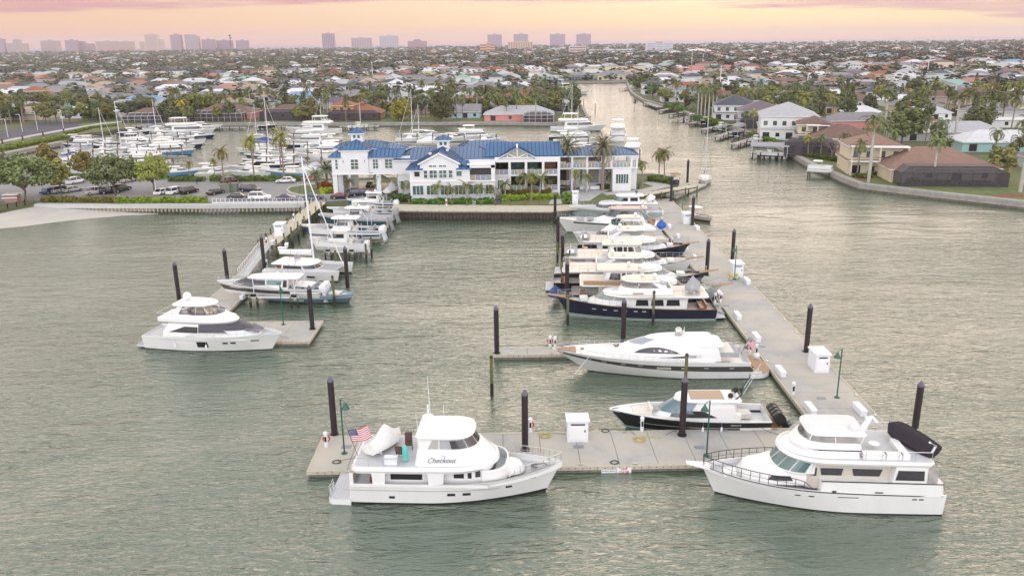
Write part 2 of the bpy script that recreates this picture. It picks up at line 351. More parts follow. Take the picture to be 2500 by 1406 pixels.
# surfaces on the peninsula (each laid a little above the ground)
sheet('parking_lot',[(-160,497),(95,490),(515,494),(780,493),(935,484),(960,470),(955,455),(900,441),(780,441),(400,441),(0,436),(-160,436)],ZP+.02,ASPH)
sheet('paved_court',[(820,462),(935,462),(960,447),(840,447)],ZP+.05,PAVE)
island=[(703,462),(712,456),(740,452),(770,450),(810,452),(815,462),(812,472),(770,475),(735,474),(712,469)]
sheet('island_kerb',[(698,463),(708,455),(738,450),(770,448),(818,450),(822,462),(818,475),(770,478),(732,477),(706,471)],ZP+.14,PATH,.12)
sheet('round_lawn',island,ZP+.18,LAWN,.12)
sheet('bulkhead_lawn',[(190,498),(514,500),(514,495),(190,492)],ZP+.05,LAWN)
sheet('club_lawn',[(1225,499),(1345,500),(1420,497),(1545,478),(1470,470),(1400,478),(1340,488),(1225,490)],ZP+.06,LAWN)
sheet('east_lawn',[(1552,470),(1592,468),(1618,460),(1600,452),(1556,455)],ZP+.06,LAWN)
sheet('garden_path',[(1340,498),(1372,498),(1366,474),(1352,474)],ZP+.10,PATH)
sheet('patio',[(1385,492),(1440,490),(1470,470),(1495,462),(1400,462),(1372,470)],ZP+.10,PATH)
sheet('east_path',[(1470,470),(1480,476),(1560,473),(1640,455),(1630,450),(1590,442),(1570,447),(1596,455),(1556,464)],ZP+.11,PATH)
# west side: road, path, grass
sheet('road',[(-140,372),(40,335),(120,330),(195,312),(190,300),(140,296),(95,298),(80,306),(30,318),(-140,352)],1.55,ASPHD)
sheet('footpath',[(-140,375),(0,349),(75,334),(165,318),(250,303),(330,296),(330,294),(250,300),(165,314),(75,330),(0,345),(-140,370)],1.6,PATH)
sheet('shore_grass',[(165,312),(195,318),(262,316),(345,303),(345,294),(262,296),(190,303)],1.54,LAWN)
sheet('north_lawn',[(655,297),(720,298),(758,298),(758,293),(655,292)],1.56,LAWN)
sheet('north_lawn',[(930,299),(1240,297),(1160,284),(1085,284),(930,292)],1.56,LAWN)
sheet('point_lawn',[(1345,299),(1400,293),(1425,284),(1412,270),(1385,274),(1345,290)],1.56,LAWN)
sheet('house_lawn',[(1930,372),(1972,396),(2054,431),(2153,454),(2302,471),(2500,491),(2640,505),(2640,440),(2500,380),(2300,380),(2100,370),(1990,355),(1930,340)],1.56,LAWN)
sheet('street',[(1688,160),(1712,160),(1703,196),(1692,196)],1.58,ASPHD if 0 else PATH)
# ---- walls along the water
def offs(pl,d):
    out=[]
    for i,p in enumerate(pl):
        a=pl[max(i-1,0)]; c=pl[min(i+1,len(pl)-1)]; v=Vector((c[0]-a[0],c[1]-a[1])); v.normalize(); out.append((p[0]+v.y*d,p[1]-v.x*d))
    return out
def seawall(name,label,px,z=1.5,w=1.1,face=.35,m1=SEAW,m2=SEAW2,side=1):
    pl=[(p.x,p.y) for p in pp(px,z)]; a=offs(pl,.25*side); c=offs(pl,-w*side); q=MB(); n=len(pl)
    def strip(A,za,Bq,zb,m_): q.add([(x,y,za) for x,y in A]+[(x,y,zb) for x,y in Bq],[(i,i+1,n+i+1,n+i) for i in range(n-1)],m_)
    strip(a,z+.22,c,z+.22,m1); strip(a,z+.22,a,z-.35,m1); strip(offs(pl,.12*side),z-.35,offs(pl,.12*side),.45,m1); strip(offs(pl,.16*side),.45,offs(pl,.2*side),-1.,m2); strip(c,z+.22,c,z-.1,m1); strip(a,z-.35,pl,z-.35,m1)
    return tag(q.build(name),label,'seawall')
seawall('seawall','long grey concrete seawall on the far side of the marina basin',N_SH)
seawall('seawall','concrete seawall at the head of the canal',K_SH)
seawall('seawall','curved concrete seawall round the lawns on the right bank',E_SH,w=1.5)
seawall('seawall','low concrete quay along the left edge of the basin',W_SH[:4],z=1.5,w=2.2)
q=MB()
for i in range(130):
    f=i/130*4; k=min(int(f),3); a,c=W_SH[3+k],W_SH[4+k]; g_=f-k; px=a[0]+(c[0]-a[0])*g_; py=a[1]+(c[1]-a[1])*g_
    p=P(px,py,1.2)+Vector((rnd.uniform(-.5,1.8),rnd.uniform(-3,.6),rnd.uniform(-1.2,-.2))); r=rnd.uniform(.4,.9)
    q.lathe(p,[(r*.2,-r*.6),(r,-r*.2),(r*.8,r*.4),(r*.2,r*.6)],ROCKM,5)
tag(q.build('shore_rocks'),'dark boulders heaped along the grassy bank of the basin','rocks',kind='stuff')
def sheetwall(name,label,px,z,capd,pitch,dep,m1,m2,cap):
    pl=pp(px,z); q=MB(); top=[];bot=[]
    for a,c in zip(pl,pl[1:]):
        L=(c-a).length; d=(c-a)/L; nrm=Vector((d.y,-d.x,0)); k=max(1,int(L/pitch))
        for i in range(k):
            for u,o in ((0,dep),(.35,dep),(.5,0),(.85,0)):
                p=a+d*(L*(i+u)/k)+nrm*(o+.08); top.append((p.x,p.y,z-capd)); bot.append((p.x,p.y,-1.2))
    n=len(top); q.add(top+bot,[(i,i+1,n+i+1,n+i) for i in range(n-1)],m1)
    # waterline stain
    top2=[(x,y-.015,.35) for x,y,_ in top]; bot2=[(x,y-.03,-1) for x,y,_ in top]; q.add(top2+bot2,[(i,i+1,n+i+1,n+i) for i in range(n-1)],m2)
    w=q.build('piling_face')
    q=MB(); a=[(p.x,p.y) for p in pl]; o1=offs(a,.55); o2=offs(a,-1.1); n=len(a)
    for A,za,Bq,zb in ((o1,z+.1,o2,z+.1),(o1,z+.1,o1,z-capd),(o1,z-capd,a,z-capd),(o2,z+.1,o2,z-.2)): q.add([(x,y,za) for x,y in A]+[(x,y,zb) for x,y in Bq],[(i,i+1,n+i+1,n+i) for i in range(n-1)],cap)
    cp=q.build('cap'); e=empty(name,label,'seawall'); w.parent=e; cp.parent=e; return e
sheetwall('sheet_pile_wall','tan corrugated sheet-pile wall with a pale cap below the car park',[(86,499),(300,500),(514,500.5),(745,498),(790,500)],ZP,.75,.85,.3,SHEET,ROCKM,mat('pale_cap',(.50,.50,.49),.8,noise=.1,nscale=.6))
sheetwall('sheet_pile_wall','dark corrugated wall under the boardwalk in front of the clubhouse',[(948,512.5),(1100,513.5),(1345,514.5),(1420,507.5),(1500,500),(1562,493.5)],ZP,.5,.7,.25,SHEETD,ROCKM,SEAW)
seawall('seawall','plain wall behind the clubhouse facing the basin',[(1655,449),(1640,432),(1590,425),(1350,428),(1000,434),(780,437),(400,435),(0,430),(-160,430)],z=ZP,w=.8)
def boards(name,label,quad,z,th,m_,cat='boardwalk',piles=None):
    e=empty(name,label,cat); q=MB(); q.prism([(p.x,p.y) for p in [P(x,y,z) for x,y in quad]],z-th,z,m_); o=q.build('deck',e)
    return e
bw=boards('boardwalk','tan timber boardwalk along the clubhouse front',[(955,513.5),(1345,516),(1420,509),(1418,498),(1345,502),(1225,501),(960,499)],ZP+.32,.25,WOODB)
# ---- floating concrete docks
def slab_dock(name,label,o,rz,L,Wd,n,z=.6,cat='dock'):
    "o = centre of the near short side, running along local +y"
    e=empty(name,label,cat,(o[0],o[1],0),rz); q=MB()
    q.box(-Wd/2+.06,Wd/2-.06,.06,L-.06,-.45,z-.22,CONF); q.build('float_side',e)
    q=MB()
    for i in range(n):
        a=L*i/n+.02; c=L*(i+1)/n-.02
        q.box(-Wd/2+.1,Wd/2-.1,a if i else .1,c if i<n-1 else L-.1,z-.2,z,CONC)
    q.build('deck',e); q=MB()
    for s in (-1,1): q.box(s*Wd/2-.1,s*Wd/2+.1,-.1,L+.1,z-.3,z+.03,CONE)
    for y in (0,L): q.box(-Wd/2+.1,Wd/2-.1,y-.1,y+.1,z-.3,z+.025,CONE)
    # bolt heads along the timbers
    k=int(L/.62)
    for i in range(k):
        y=.3+i*.62
        for s in (-1,1): q.box(s*(Wd/2+.1)-.02,s*(Wd/2+.1)+.02,y-.04,y+.04,z-.16,z-.08,BLACK); q.box(s*(Wd/2-.04)-.02,s*(Wd/2-.04)+.02,y-.05,y+.05,z-.42,z-.31,BLACK)
    k=int(L/4.6)
    for i in range(k):
        y=2+i*4.6
        for s in (-1,1): c_=MB(); c_.box(s*(Wd/2-.25)-.05,s*(Wd/2-.25)+.05,y-.2,y+.2,z+.06,z+.12,STEEL); c_.box(s*(Wd/2-.25)-.04,s*(Wd/2-.25)+.04,y-.05,y+.05,z,z+.06,STEEL); c_.build('cleat',e)
    q.build('edge_timber',e)
    return e
fd=slab_dock('floating_dock','wide concrete front dock with the VHF CH 08 sign on its edge',(35.2,64.9),R(90+.6),52.6,6.3,16)
wk=slab_dock('floating_dock','long concrete walkway dock running back to the clubhouse on the right',(31.15,68.35),R(-.75),113,6.7,30)
def gusset(x,y,s,d,z=.598):
    tri=MB(); tri.prism([(x,y),(x+s*2.6,y),(x,y+d*2.6)],z-.35,z,CONC); o=tri.build('gusset',wk); bpy.context.view_layer.update(); o.matrix_parent_inverse=wk.matrix_world.inverted()
f1=slab_dock('finger_dock','concrete finger dock behind the long white sport yacht',(-2.1,88.35),R(-90),30.2,2.3,8)
f2=slab_dock('finger_dock','short concrete finger dock behind the navy classic yacht',(14.,104.6),R(-90),14.2,1.9,4)
f3=slab_dock('finger_dock','concrete finger dock beside the grey-roofed sport yacht',(9.,136.6),R(-90),20.,1.9,5)
f4=slab_dock('finger_dock','concrete finger dock at the sailing boat past the walkway head',(36.2,184.2),R(-34),14,3.2,4)
f5=slab_dock('floating_dock','concrete corner float beside the moored sailing boat',(41.5,195.),R(-34),7.5,6.,2)
ld=slab_dock('floating_dock','left concrete T dock in front of the black-sided boat on its lift',(-24.6,96.2),R(90),17.6,7.4,5)
lw=slab_dock('floating_dock','narrow left concrete walkway float below the gangway',(-40.6,100.),R(0),23,4.6,5)
for a in ((27.8,87.2,-1,-1),(27.8,103.65,-1,-1),(28.6,135.65,-1,-1),(28.0,68.2,-1,1)): gusset(*a)
# ---- fixed timber walkways
def pier(name,label,o,rz,L,Wd,z,npile,m_=WOODB,cat='pier',ph=.0,every=None):
    e=empty(name,label,cat,(o[0],o[1],0),rz); q=MB(); q.box(-Wd/2,Wd/2,0,L,z-.12,z,m_); q.build('deck',e)
    q=MB()
    for s in (-1,1): q.box(s*(Wd/2-.3)-.1,s*(Wd/2-.3)+.1,.05,L-.05,z-.4,z-.12,WOODG)
    q.build('joists',e)
    for i in range(npile):
        y=.2+(L-.4)*i/max(1,npile-1)
        for s in (-1,1):
            q=MB(); q.cyl((s*(Wd/2-.05),y,-1),.15,z+.0+1+ph,WOODG,8); q.cyl((s*(Wd/2-.05),y,-1),.16,1.5,WOODD,8); q.build('pile',e)
    return e
pier('fixed_pier','pale timber walkway beside the row of boats on lifts',(-41.9,136.),R(-.4),39.,3.2,2.05,9,ph=.9)
pier('fixed_pier','cross walkway of pale boards from the shore to the floating dock on the right',(23.,173.5),R(-53),24.5,2.6,2.3,7,ph=.15)
# gangway with white rails
def gangway(name,label,a,b_,w):
    e=empty(name,label,'gangway'); a=Vector(a); b_=Vector(b_); d=(b_-a); L=d.length; d/=L; s_=Vector((d.y,-d.x,0)).normalized()
    q=MB(); A=a+s_*w/2; Bq=a-s_*w/2; q.add([A,Bq,Bq+d*L,A+d*L,A-Vector((0,0,.15)),Bq-Vector((0,0,.15)),Bq+d*L-Vector((0,0,.15)),A+d*L-Vector((0,0,.15))],[(0,1,2,3),(4,5,6,7),(0,1,5,4),(2,3,7,6),(0,3,7,4),(1,2,6,5)],mat('gangway_deck',(.50,.52,.53),.6)); q.build('deck',e)
    for sg in (-1,1):
        q=MB(); o=a+s_*sg*w/2; U=Vector((0,0,1.1))
        q.tube([o+U,o+d*L+U],.05,ALUW,5); q.tube([o+U*.1,o+d*L+U*.1],.06,ALUW,5)
        n=int(L/.9)
        for i in range(n+1):
            p=o+d*(L*i/n); q.tube([p,p+U],.035,ALUW,4,False)
            if i<n: q.tube([p,p+d*(L/n)+U],.022,ALUW,4,False)
        q.build('handrail',e)
    return e
gangway('gangway','white railed aluminium gangway down to the left floating dock',(-42.0,137.,2.05),(-41.6,121.5,.7),1.5)
# ---- pilings
def mkpile(zt=6.2):
    e=empty('pile','black sleeved pile','pile'); q=MB(); q.cyl((0,0,-1.5),.29,zt+1.2,PILB,14); q.build('sleeve',e,smooth=True)
    q=MB(); q.lathe((0,0,zt-.35),[(.31,0),(.31,.12),(.02,.55)],PILC,14); q.build('cap',e); q=MB(); q.lathe((0,0,.6),[(.42,0),(.42,.12),(.3,.14)],BLACK,12); q.build('collar',e); return e
p0=mkpile(); pk=tree_of(p0)
pl_=[((805+12,1060),'left end of the front dock'),((1282,1098),'front dock, right of the trawler yacht'),((1665,1062),'front dock beside the black-hulled sport boat'),((2229,1076),'far right corner of the docks, behind the black rubber dinghy'),((1213,862),'outer end of the finger dock behind the long white sport yacht'),((1968,858),'walkway dock next to the large white utility cabinet'),((1725,672),'left edge of the walkway at the bows of the classic yachts'),((1787,645),'right edge of the walkway, carrying a small green triangle'),((1690,549),'right edge of the walkway beside the little launch'),((1638,491),'head of the walkway dock where it meets the boards'),((1384,735),'left of the navy classic yacht, by its bow pulpit'),((1373,655),'left of the white flybridge yachts'),((1362,601),'bow of the big white yacht with the arched grey roof'),((1355,540),'left of the pale grey trawler nearest the clubhouse'),((1521,842),'behind the long white sport yacht, in front of the navy hull'),((763,803),'outer edge of the left T dock'),((557,697),'left walkway float, near the bow of the black-sided boat'),((646,660),'foot of the white gangway'),((848,692),'outer end of the slip beside the catamaran'),((438,735),'far left, behind the satellite dome of the flybridge yacht'),((1678,445),'beyond the walkway head, near the golf cart')]
for i,((x,y),d) in enumerate(pl_):
    c=P(x,y,.6); c.z=0; zt=None
    if i==0: o=p0; o.location=c
    else: o=copy_tree(p0,c,0,None,None,None,pk)
    tag(o,'black capped pile, '+d,'pile','black sleeved piles of the docks')
def mktpile(h,r=.17):
    q=MB(); q.cyl((0,0,-1.5),r,h+1.5,WOODG,9); q.cyl((0,0,-1.5),r+.012,2.9,WOODD,9); q.lathe((0,0,h-.02),[(r+.03,0),(r+.03,.08),(.02,.3)],BLACK,9); return q.build('timber_pile')
tp={4.2:mktpile(4.2),3.3:mktpile(3.3),2.9:mktpile(2.9)}; used=set()
def tpile(x,y,h,label,z=0,grp='weathered timber piles standing in the water'):
    o=tp[h]
    if h in used: o=o.copy(); COL.objects.link(o)
    used.add(h); c=P(x,y,z); c.z=0; o.location=c; tag(o,label,'pile',grp); return o
for x,y,h,l in [(1201,965,4.2,'lone green timber pile in open water left of the black sport boat'),(1386,792,4.2,'green timber pile at the bow of the navy classic yacht'),(1594,790,4.2,'green timber pile in front of the navy hull amidships'),(1672,960,4.2,'green timber pile behind the black pile at the black-hulled boat'),(817,747,4.2,'green timber pile behind the outboards of the black-sided boat'),(1372,705,4.2,'green timber pile by the blue tender cover'),(1361,640,3.3,'green timber pile at the bow of the arched-roof yacht'),(908,628,3.3,'green timber pile at the stern of the small white centre console'),(895,640,2.9,'green timber pile nearest the catamaran, by the small centre console'),(942,588,3.3,'green timber pile behind the outboards of the blue-hulled boat'),(822,664,3.3,'green timber pile behind the catamaran mast'),(1453,275,4.2,'dark channel pile standing alone in the canal mouth'),(1425,258,3.3,'dark pile near the point of land in the canal')]: tpile(x,y,h,l)
bk=[(968,522),(1000,523),(1036,524),(1072,525),(1104,525),(1140,526),(1175,526),(1210,526),(1245,526),(1281,526),(1316,526)]
for i,(x,y) in enumerate(bk): tpile(x,y,3.3,'grey mooring pile on the boardwalk edge, %s from the left'%ordn(i),grp='mooring piles along the boardwalk')
for i,(x,y,h) in enumerate([(712,560,2.9),(703,572,2.9),(690,588,2.9),(677,588,2.9),(664,600,2.9),(652,612,2.9),(735,545,2.9),(748,530,2.9),(758,520,2.9),(742,575,2.9),(730,590,2.9),(715,605,2.9),(765,515,2.9)]): tpile(x,y,h,'dark-topped walkway pile beside the left boat lifts, %s counted from the shore'%ordn(12-i),grp='piles of the left walkway')
# ---- lamp posts
def mklamp(h=5.2):
    e=empty('dock_lamp','lamp','lamp post'); q=MB(); q.tube([(0,0,0),(0,0,h)],[.075,.06],GRN,8); q.tube([(0,0,h-.15),(-.18,0,h-.1),(-.4,0,h-.35)],.03,GRN,6); q.build('post',e)
    q=MB(); q.lathe((0,0,0),[(.28,0),(.28,.06),(.1,.12)],GRN,10); q.build('base',e)
    q=MB(); q.lathe((-.4,0,h-.95),[(.34,0),(.3,.12),(.1,.45),(.05,.62)],GRN,12); q.build('lamp_shade',e,smooth=True); return e
l0=mklamp(); lk=tree_of(l0)
for i,(x,y,rz,d) in enumerate([(841,1106,180,'on the left end of the front dock'),(1725,1112,0,'on the front dock before the black-hulled boat'),(2043,970,0,'on the walkway right of the utility cabinet'),(692,792,-90,'on the left T dock'),(1793,682,-60,'on the walkway beside the parked bicycle'),(1665,538,180,'on the walkway near the small launch')]):
    c=P(x,y,.6); o=l0 if i==0 else copy_tree(l0,None,None,None,None,None,lk)
    o.location=c; o.rotation_euler=(0,0,R(rz)); tag(o,'green dock lamp post with a bell shade '+d,'lamp post','green lamp posts on the docks')
# ---- dock boxes, pedestals, cabinets
def mkbox():
    e=empty('dock_box','x','dock box'); q=MB(); q.prism([(-.28,-1),(.28,-1),(.28,1),(-.28,1)],.0,.5,PLA); q.build('box',e); q=MB(); q.loft([[(-.34,-1.06,.5),(.34,-1.06,.5),(.34,1.06,.5),(-.34,1.06,.5)],[(-.3,-1.02,.62),(.3,-1.02,.62),(.3,1.02,.62),(-.3,1.02,.62)]],PLA,cap1=True); q.build('lid',e); return e
b0=mkbox(); bk_=tree_of(b0)
bx=[((1800,775),0,'left edge of the walkway above the white yacht mooring'),((1905,912),0,'left edge of the walkway level with the cabinet'),((1978,1004),0,'left edge of the walkway near the front corner'),((2098,1005),0,'right edge of the walkway near the front corner'),((1823,690),0,'right edge of the walkway past the bicycle'),((1755,722),0,'beside the pedestals at the navy yacht stern'),((1846,828),0,'behind the pedestals by the flag'),((1702,560),0,'right edge of the walkway behind the launch'),((1634,556),0,'left edge of the walkway by the grey-roofed yacht'),((1655,580),0,'left edge beside a red extinguisher'),((1675,612),0,'left edge at the varnished stern'),((1695,632),0,'left edge at the second classic bow'),((1616,522),0,'left edge near the stern of the pale trawler'),((595,728),-8,'left float behind the bow of the black-sided boat'),((666,596),-4,'outer side of the left pier'),((690,612),75,'inner side of the left pier'),((700,603),10,'by the small white centre console bow'),((1592,512),90,'at the head of the walkway behind the trawler')]
zz={14:2.05,15:2.05,16:2.05}
for i,((x,y),rz,d) in enumerate(bx):
    c=P(x,y,zz.get(i,.6)); o=b0 if i==0 else copy_tree(b0,None,None,None,None,None,bk_); o.location=c; o.rotation_euler=(0,0,R(rz)); o.scale=(1,1,1) if i<8 else (.9,.7,1)
    tag(o,'white dock storage box, '+d,'dock box','white dock boxes')
def mkped(ring):
    e=empty('power_pedestal','x','power pedestal'); q=MB(); q.cyl((0,0,0),.16,1.25,PLA,10); q.build('post',e,smooth=True); q=MB(); q.lathe((0,0,1.25),[(.2,0),(.2,.12),(.08,.24)],PLA,10); q.build('light_cap',e)
    q=MB(); q.box(-.09,.09,-.19,-.15,.55,1.05,BLACK); q.build('outlet_panel',e)
    if ring:
        q=MB(); q.tube([(math.cos(a*PI/8)*.3,.2,.7+math.sin(a*PI/8)*.3) for a in range(17)],.07,RED,6,False); q.build('life_ring',e)
    return e
pa=mkped(True); pb=mkped(False); ka=tree_of(pa); kb=tree_of(pb); ua=ub=False
for (x,y),rng,d in [((797,1090),1,'at the left end of the front dock'),((1295,1055),1,'on the front dock beside the second black pile'),((1343,848),1,'on the finger dock at the sport yacht bow'),((1830,862),1,'in the walkway corner beside the blue coiled hose'),((1845,870),0,'tallest one in the walkway corner by the stern flag'),((1567,1052),0,'small one on the front dock before the black-hulled boat'),((2112,1052),0,'on the right side of the walkway behind the white bimini'),((1758,738),1,'at the stern of the navy classic yacht'),((1745,740),0,'next to the coiled grey hose at the navy yacht stern'),((1640,600),1,'at the stern of the blue-covered tender'),((1615,548),1,'at the stern of the grey-roofed yacht'),((560,712),1,'beside the pile on the left float'),((652,655),0,'at the foot of the gangway'),((652,600),1,'on the left pier near the dock boxes'),((718,540),0,'on the outer side of the left pier nearer the shore'),((1652,475),0,'at the head of the walkway by the sailing boat float'),((1935,965),0,'white box pedestal on the walkway near the front corner'),((1355,850),0,'second one on the finger dock at the sport yacht bow')]:
    if rng: o=pa if not ua else copy_tree(pa,None,None,None,None,None,ka); ua=True
    else: o=pb if not ub else copy_tree(pb,None,None,None,None,None,kb); ub=True
    o.location=P(x,y,2.05 if 'left pier' in d else .6); tag(o,'white pedestal '+('with red ring ' if rng else '')+d,'power pedestal','white pedestals on the docks')
def mkcab(w,d,h):
    e=empty('utility_cabinet','x','cabinet'); q=MB(); q.box(-w/2,w/2,-d/2,d/2,0,h,PLA); q.build('body',e); q=MB(); q.prism([(-w/2-.12,-d/2-.12),(w/2+.12,-d/2-.12),(w/2+.12,d/2+.12),(-w/2-.12,d/2+.12)],h,h+.14,PLA); q.build('roof',e)
    q=MB(); q.box(-w/2+.15,w/2-.15,-d/2-.035,-d/2-.002,.25,h-.5,WTRIM); q.box(w/2-.35,w/2-.25,-d/2-.08,-d/2-.035,h*.5,h*.5+.2,BLACK); q.build('door',e)
    q=MB(); q.box(-w/2+.3,w/2-.3,-d/2-.03,-d/2-.002,h-.35,h-.22,BLACK); q.build('vent',e); return e
for (x,y),s,d in [((1409,1070),(1.85,1.4,2.),'on the front dock between the trawler yacht and the black-hulled boat'),((1997,900),(1.5,2.3,2.),'on the walkway in front of the tall black pile'),((1796,672),(1.6,2.3,2.),'on the walkway behind the bicycle'),((1675,545),(1.5,2.2,2.),'on the walkway beside the small launch'),((1404,498),(1.2,1.2,2.6),'on the boardwalk behind the bow of the pale trawler')]:
    o=mkcab(*s); o.location=P(x,y,.6 if y>500 else 2.15); tag(o,'large white utility cabinet '+d,'cabinet','white utility cabinets')
o=mkcab(1.7,2.2,2.2); o.location=P(686,575,2.05); tag(o,'large white utility cabinet on the left pier beside the lift boats','cabinet','white utility cabinets')
# ---- signs on the front dock edge
def textmesh(s,size,parent,loc,rot,m_,name='lettering',shear=0,ext=.004,align='CENTER',bold=0.):
    cu=bpy.data.curves.new(name,'FONT'); cu.body=s; cu.size=size; cu.align_x=align; cu.align_y='CENTER'; cu.extrude=ext; cu.shear=shear; cu.offset=bold; cu.resolution_u=3
    o=bpy.data.objects.new(name+'_tmp',cu); COL.objects.link(o); dg=bpy.context.evaluated_depsgraph_get(); me=bpy.data.meshes.new_from_object(o.evaluated_get(dg)); bpy.data.objects.remove(o)
    me.materials.clear(); me.materials.append(m_); o=bpy.data.objects.new(name,me); COL.objects.link(o); o.parent=parent; o.location=loc; o.rotation_euler=rot; return o
INKR=mat('sign_red',(.40,.015,.03),.6); INKB=mat('sign_blue',(.10,.20,.45),.6); BRASS=mat('brass_yellow',(.5,.35,.08),.5)
for (x,y),nm in (((1485,1143),'a'),((1522,1143),'b')):
    e=empty('sign','x','sign'); c=P(x,y,.2); c.y=61.46-.0105*(c.x-4); e.location=c; e.rotation_euler=(0,0,R(.6)); q=MB(); q.box(-.62,.62,-.03,0,-.32,.30,WTRIM); q.build('board',e)
    if nm=='b':
        textmesh('VHF',.30,e,(0,-.035,.15),(R(90),0,0),INKR,bold=.008); textmesh('CH 08',.30,e,(0,-.035,-.14),(R(90),0,0),INKR,bold=.008); tag(e,'white sign reading VHF CH 08 in red on the front dock edge','sign')
    else:
        textmesh('Marina',.17,e,(.32,-.035,-.03),(R(90),0,0),INKB,bold=.003); q=MB()
        for i in range(7): q.box(-.55+i*.075,-.50+i*.075,-.036,-.031,-.085,-.085+(.12 if i in(0,4) else .08),INKB)
        q.build('lettering',e); q=MB(); q.tube([(0,-.04,-.26),(0,-.04,.26)],.016,BRASS,6); q.build('anchor_mark',e); tag(e,'white sign with pale blue lettering and an anchor, left of the red VHF sign','sign')
# ropes and hatches on the docks
for i,(x,y,d) in enumerate([(822,1127,'left end of the front dock'),(1500,1128,'above the VHF sign'),(1425,1072,'beside the white cabinet on the front dock'),(1478,1051,'at the bow line of the black-hulled boat')]):
    q=MB(); c=P(x,y,.64); q.tube([(c.x+.35*math.cos(a*.7)*(1+.12*math.sin(a)),c.y+.3*math.sin(a*.7),.64+.01*(a%3)) for a in range(24)],.035,BLACK if i!=2 else WOODG,5); tag(q.build('rope_coil'),'coiled mooring line lying on the dock, '+d,'rope','coiled lines on the dock')
for i,(x,y) in enumerate([(846,1090),(1412,1090),(1708,1092),(2005,972)]):
    q=MB(); c=P(x,y,.6); q.box(c.x-.45,c.x+.45,c.y-.3,c.y+.3,.604,.615,mat('hatch_grey',(.22,.23,.27),.5)); tag(q.build('deck_hatch'),'flat grey access hatch in the dock, %s from the left'%ordn(i),'hatch','flat hatches in the concrete')
for (x,y),c_,d in [((1828,848),(.05,.25,.45),'blue water hose coiled at the pedestals by the sport yacht stern'),((1745,748),(.3,.3,.32),'grey shore cable coiled at the navy yacht stern'),((1560,1072),(.5,.42,.15),'yellow hose loop on the front dock behind the black-hulled boat'),((1330,1062),(.5,.42,.15),'yellow cable loop right of the second black pile'),((655,664),(.3,.3,.3),'grey hose at the foot of the gangway')]:
    q=MB(); c=P(x,y,.66); q.tube([(c.x+(.3+.012*a)*math.cos(a*.8),c.y+(.3+.012*a)*math.sin(a*.8),.64+.012*(a%5)) for a in range(26)]+[(c.x+1.2,c.y+.5,.64),(c.x+2.,c.y+.2,.64)],.035,mat('hose_%d'%int(c_[2]*100),c_,.6),5); tag(q.build('hose'),d,'hose')
# white railing on the car park wall
e=empty('railing','low white railing with panels between the parked cars and the water','railing'); q=MB(); q2=MB(); a=P(516,499,ZP+.1); c=P(770,498,ZP+.1); a.y+=.7; c.y+=.7; L=(c-a).length; d=(c-a)/L
for i in range(25):
    p=a+d*(L*i/24); q.box(p.x-.05,p.x+.05,p.y-.05,p.y+.05,ZP,ZP+1.15,ALUW)
q.tube([a+Vector((0,0,1.1)),c+Vector((0,0,1.1))],.05,ALUW,5); q.tube([a+Vector((0,0,.15)),c+Vector((0,0,.15))],.04,ALUW,5); q.build('posts_and_rail',e)
q2.box(a.x,c.x,a.y+.02,a.y+.05,ZP+.02,ZP+.42,WHT); q2.build('kerb_panel',e)
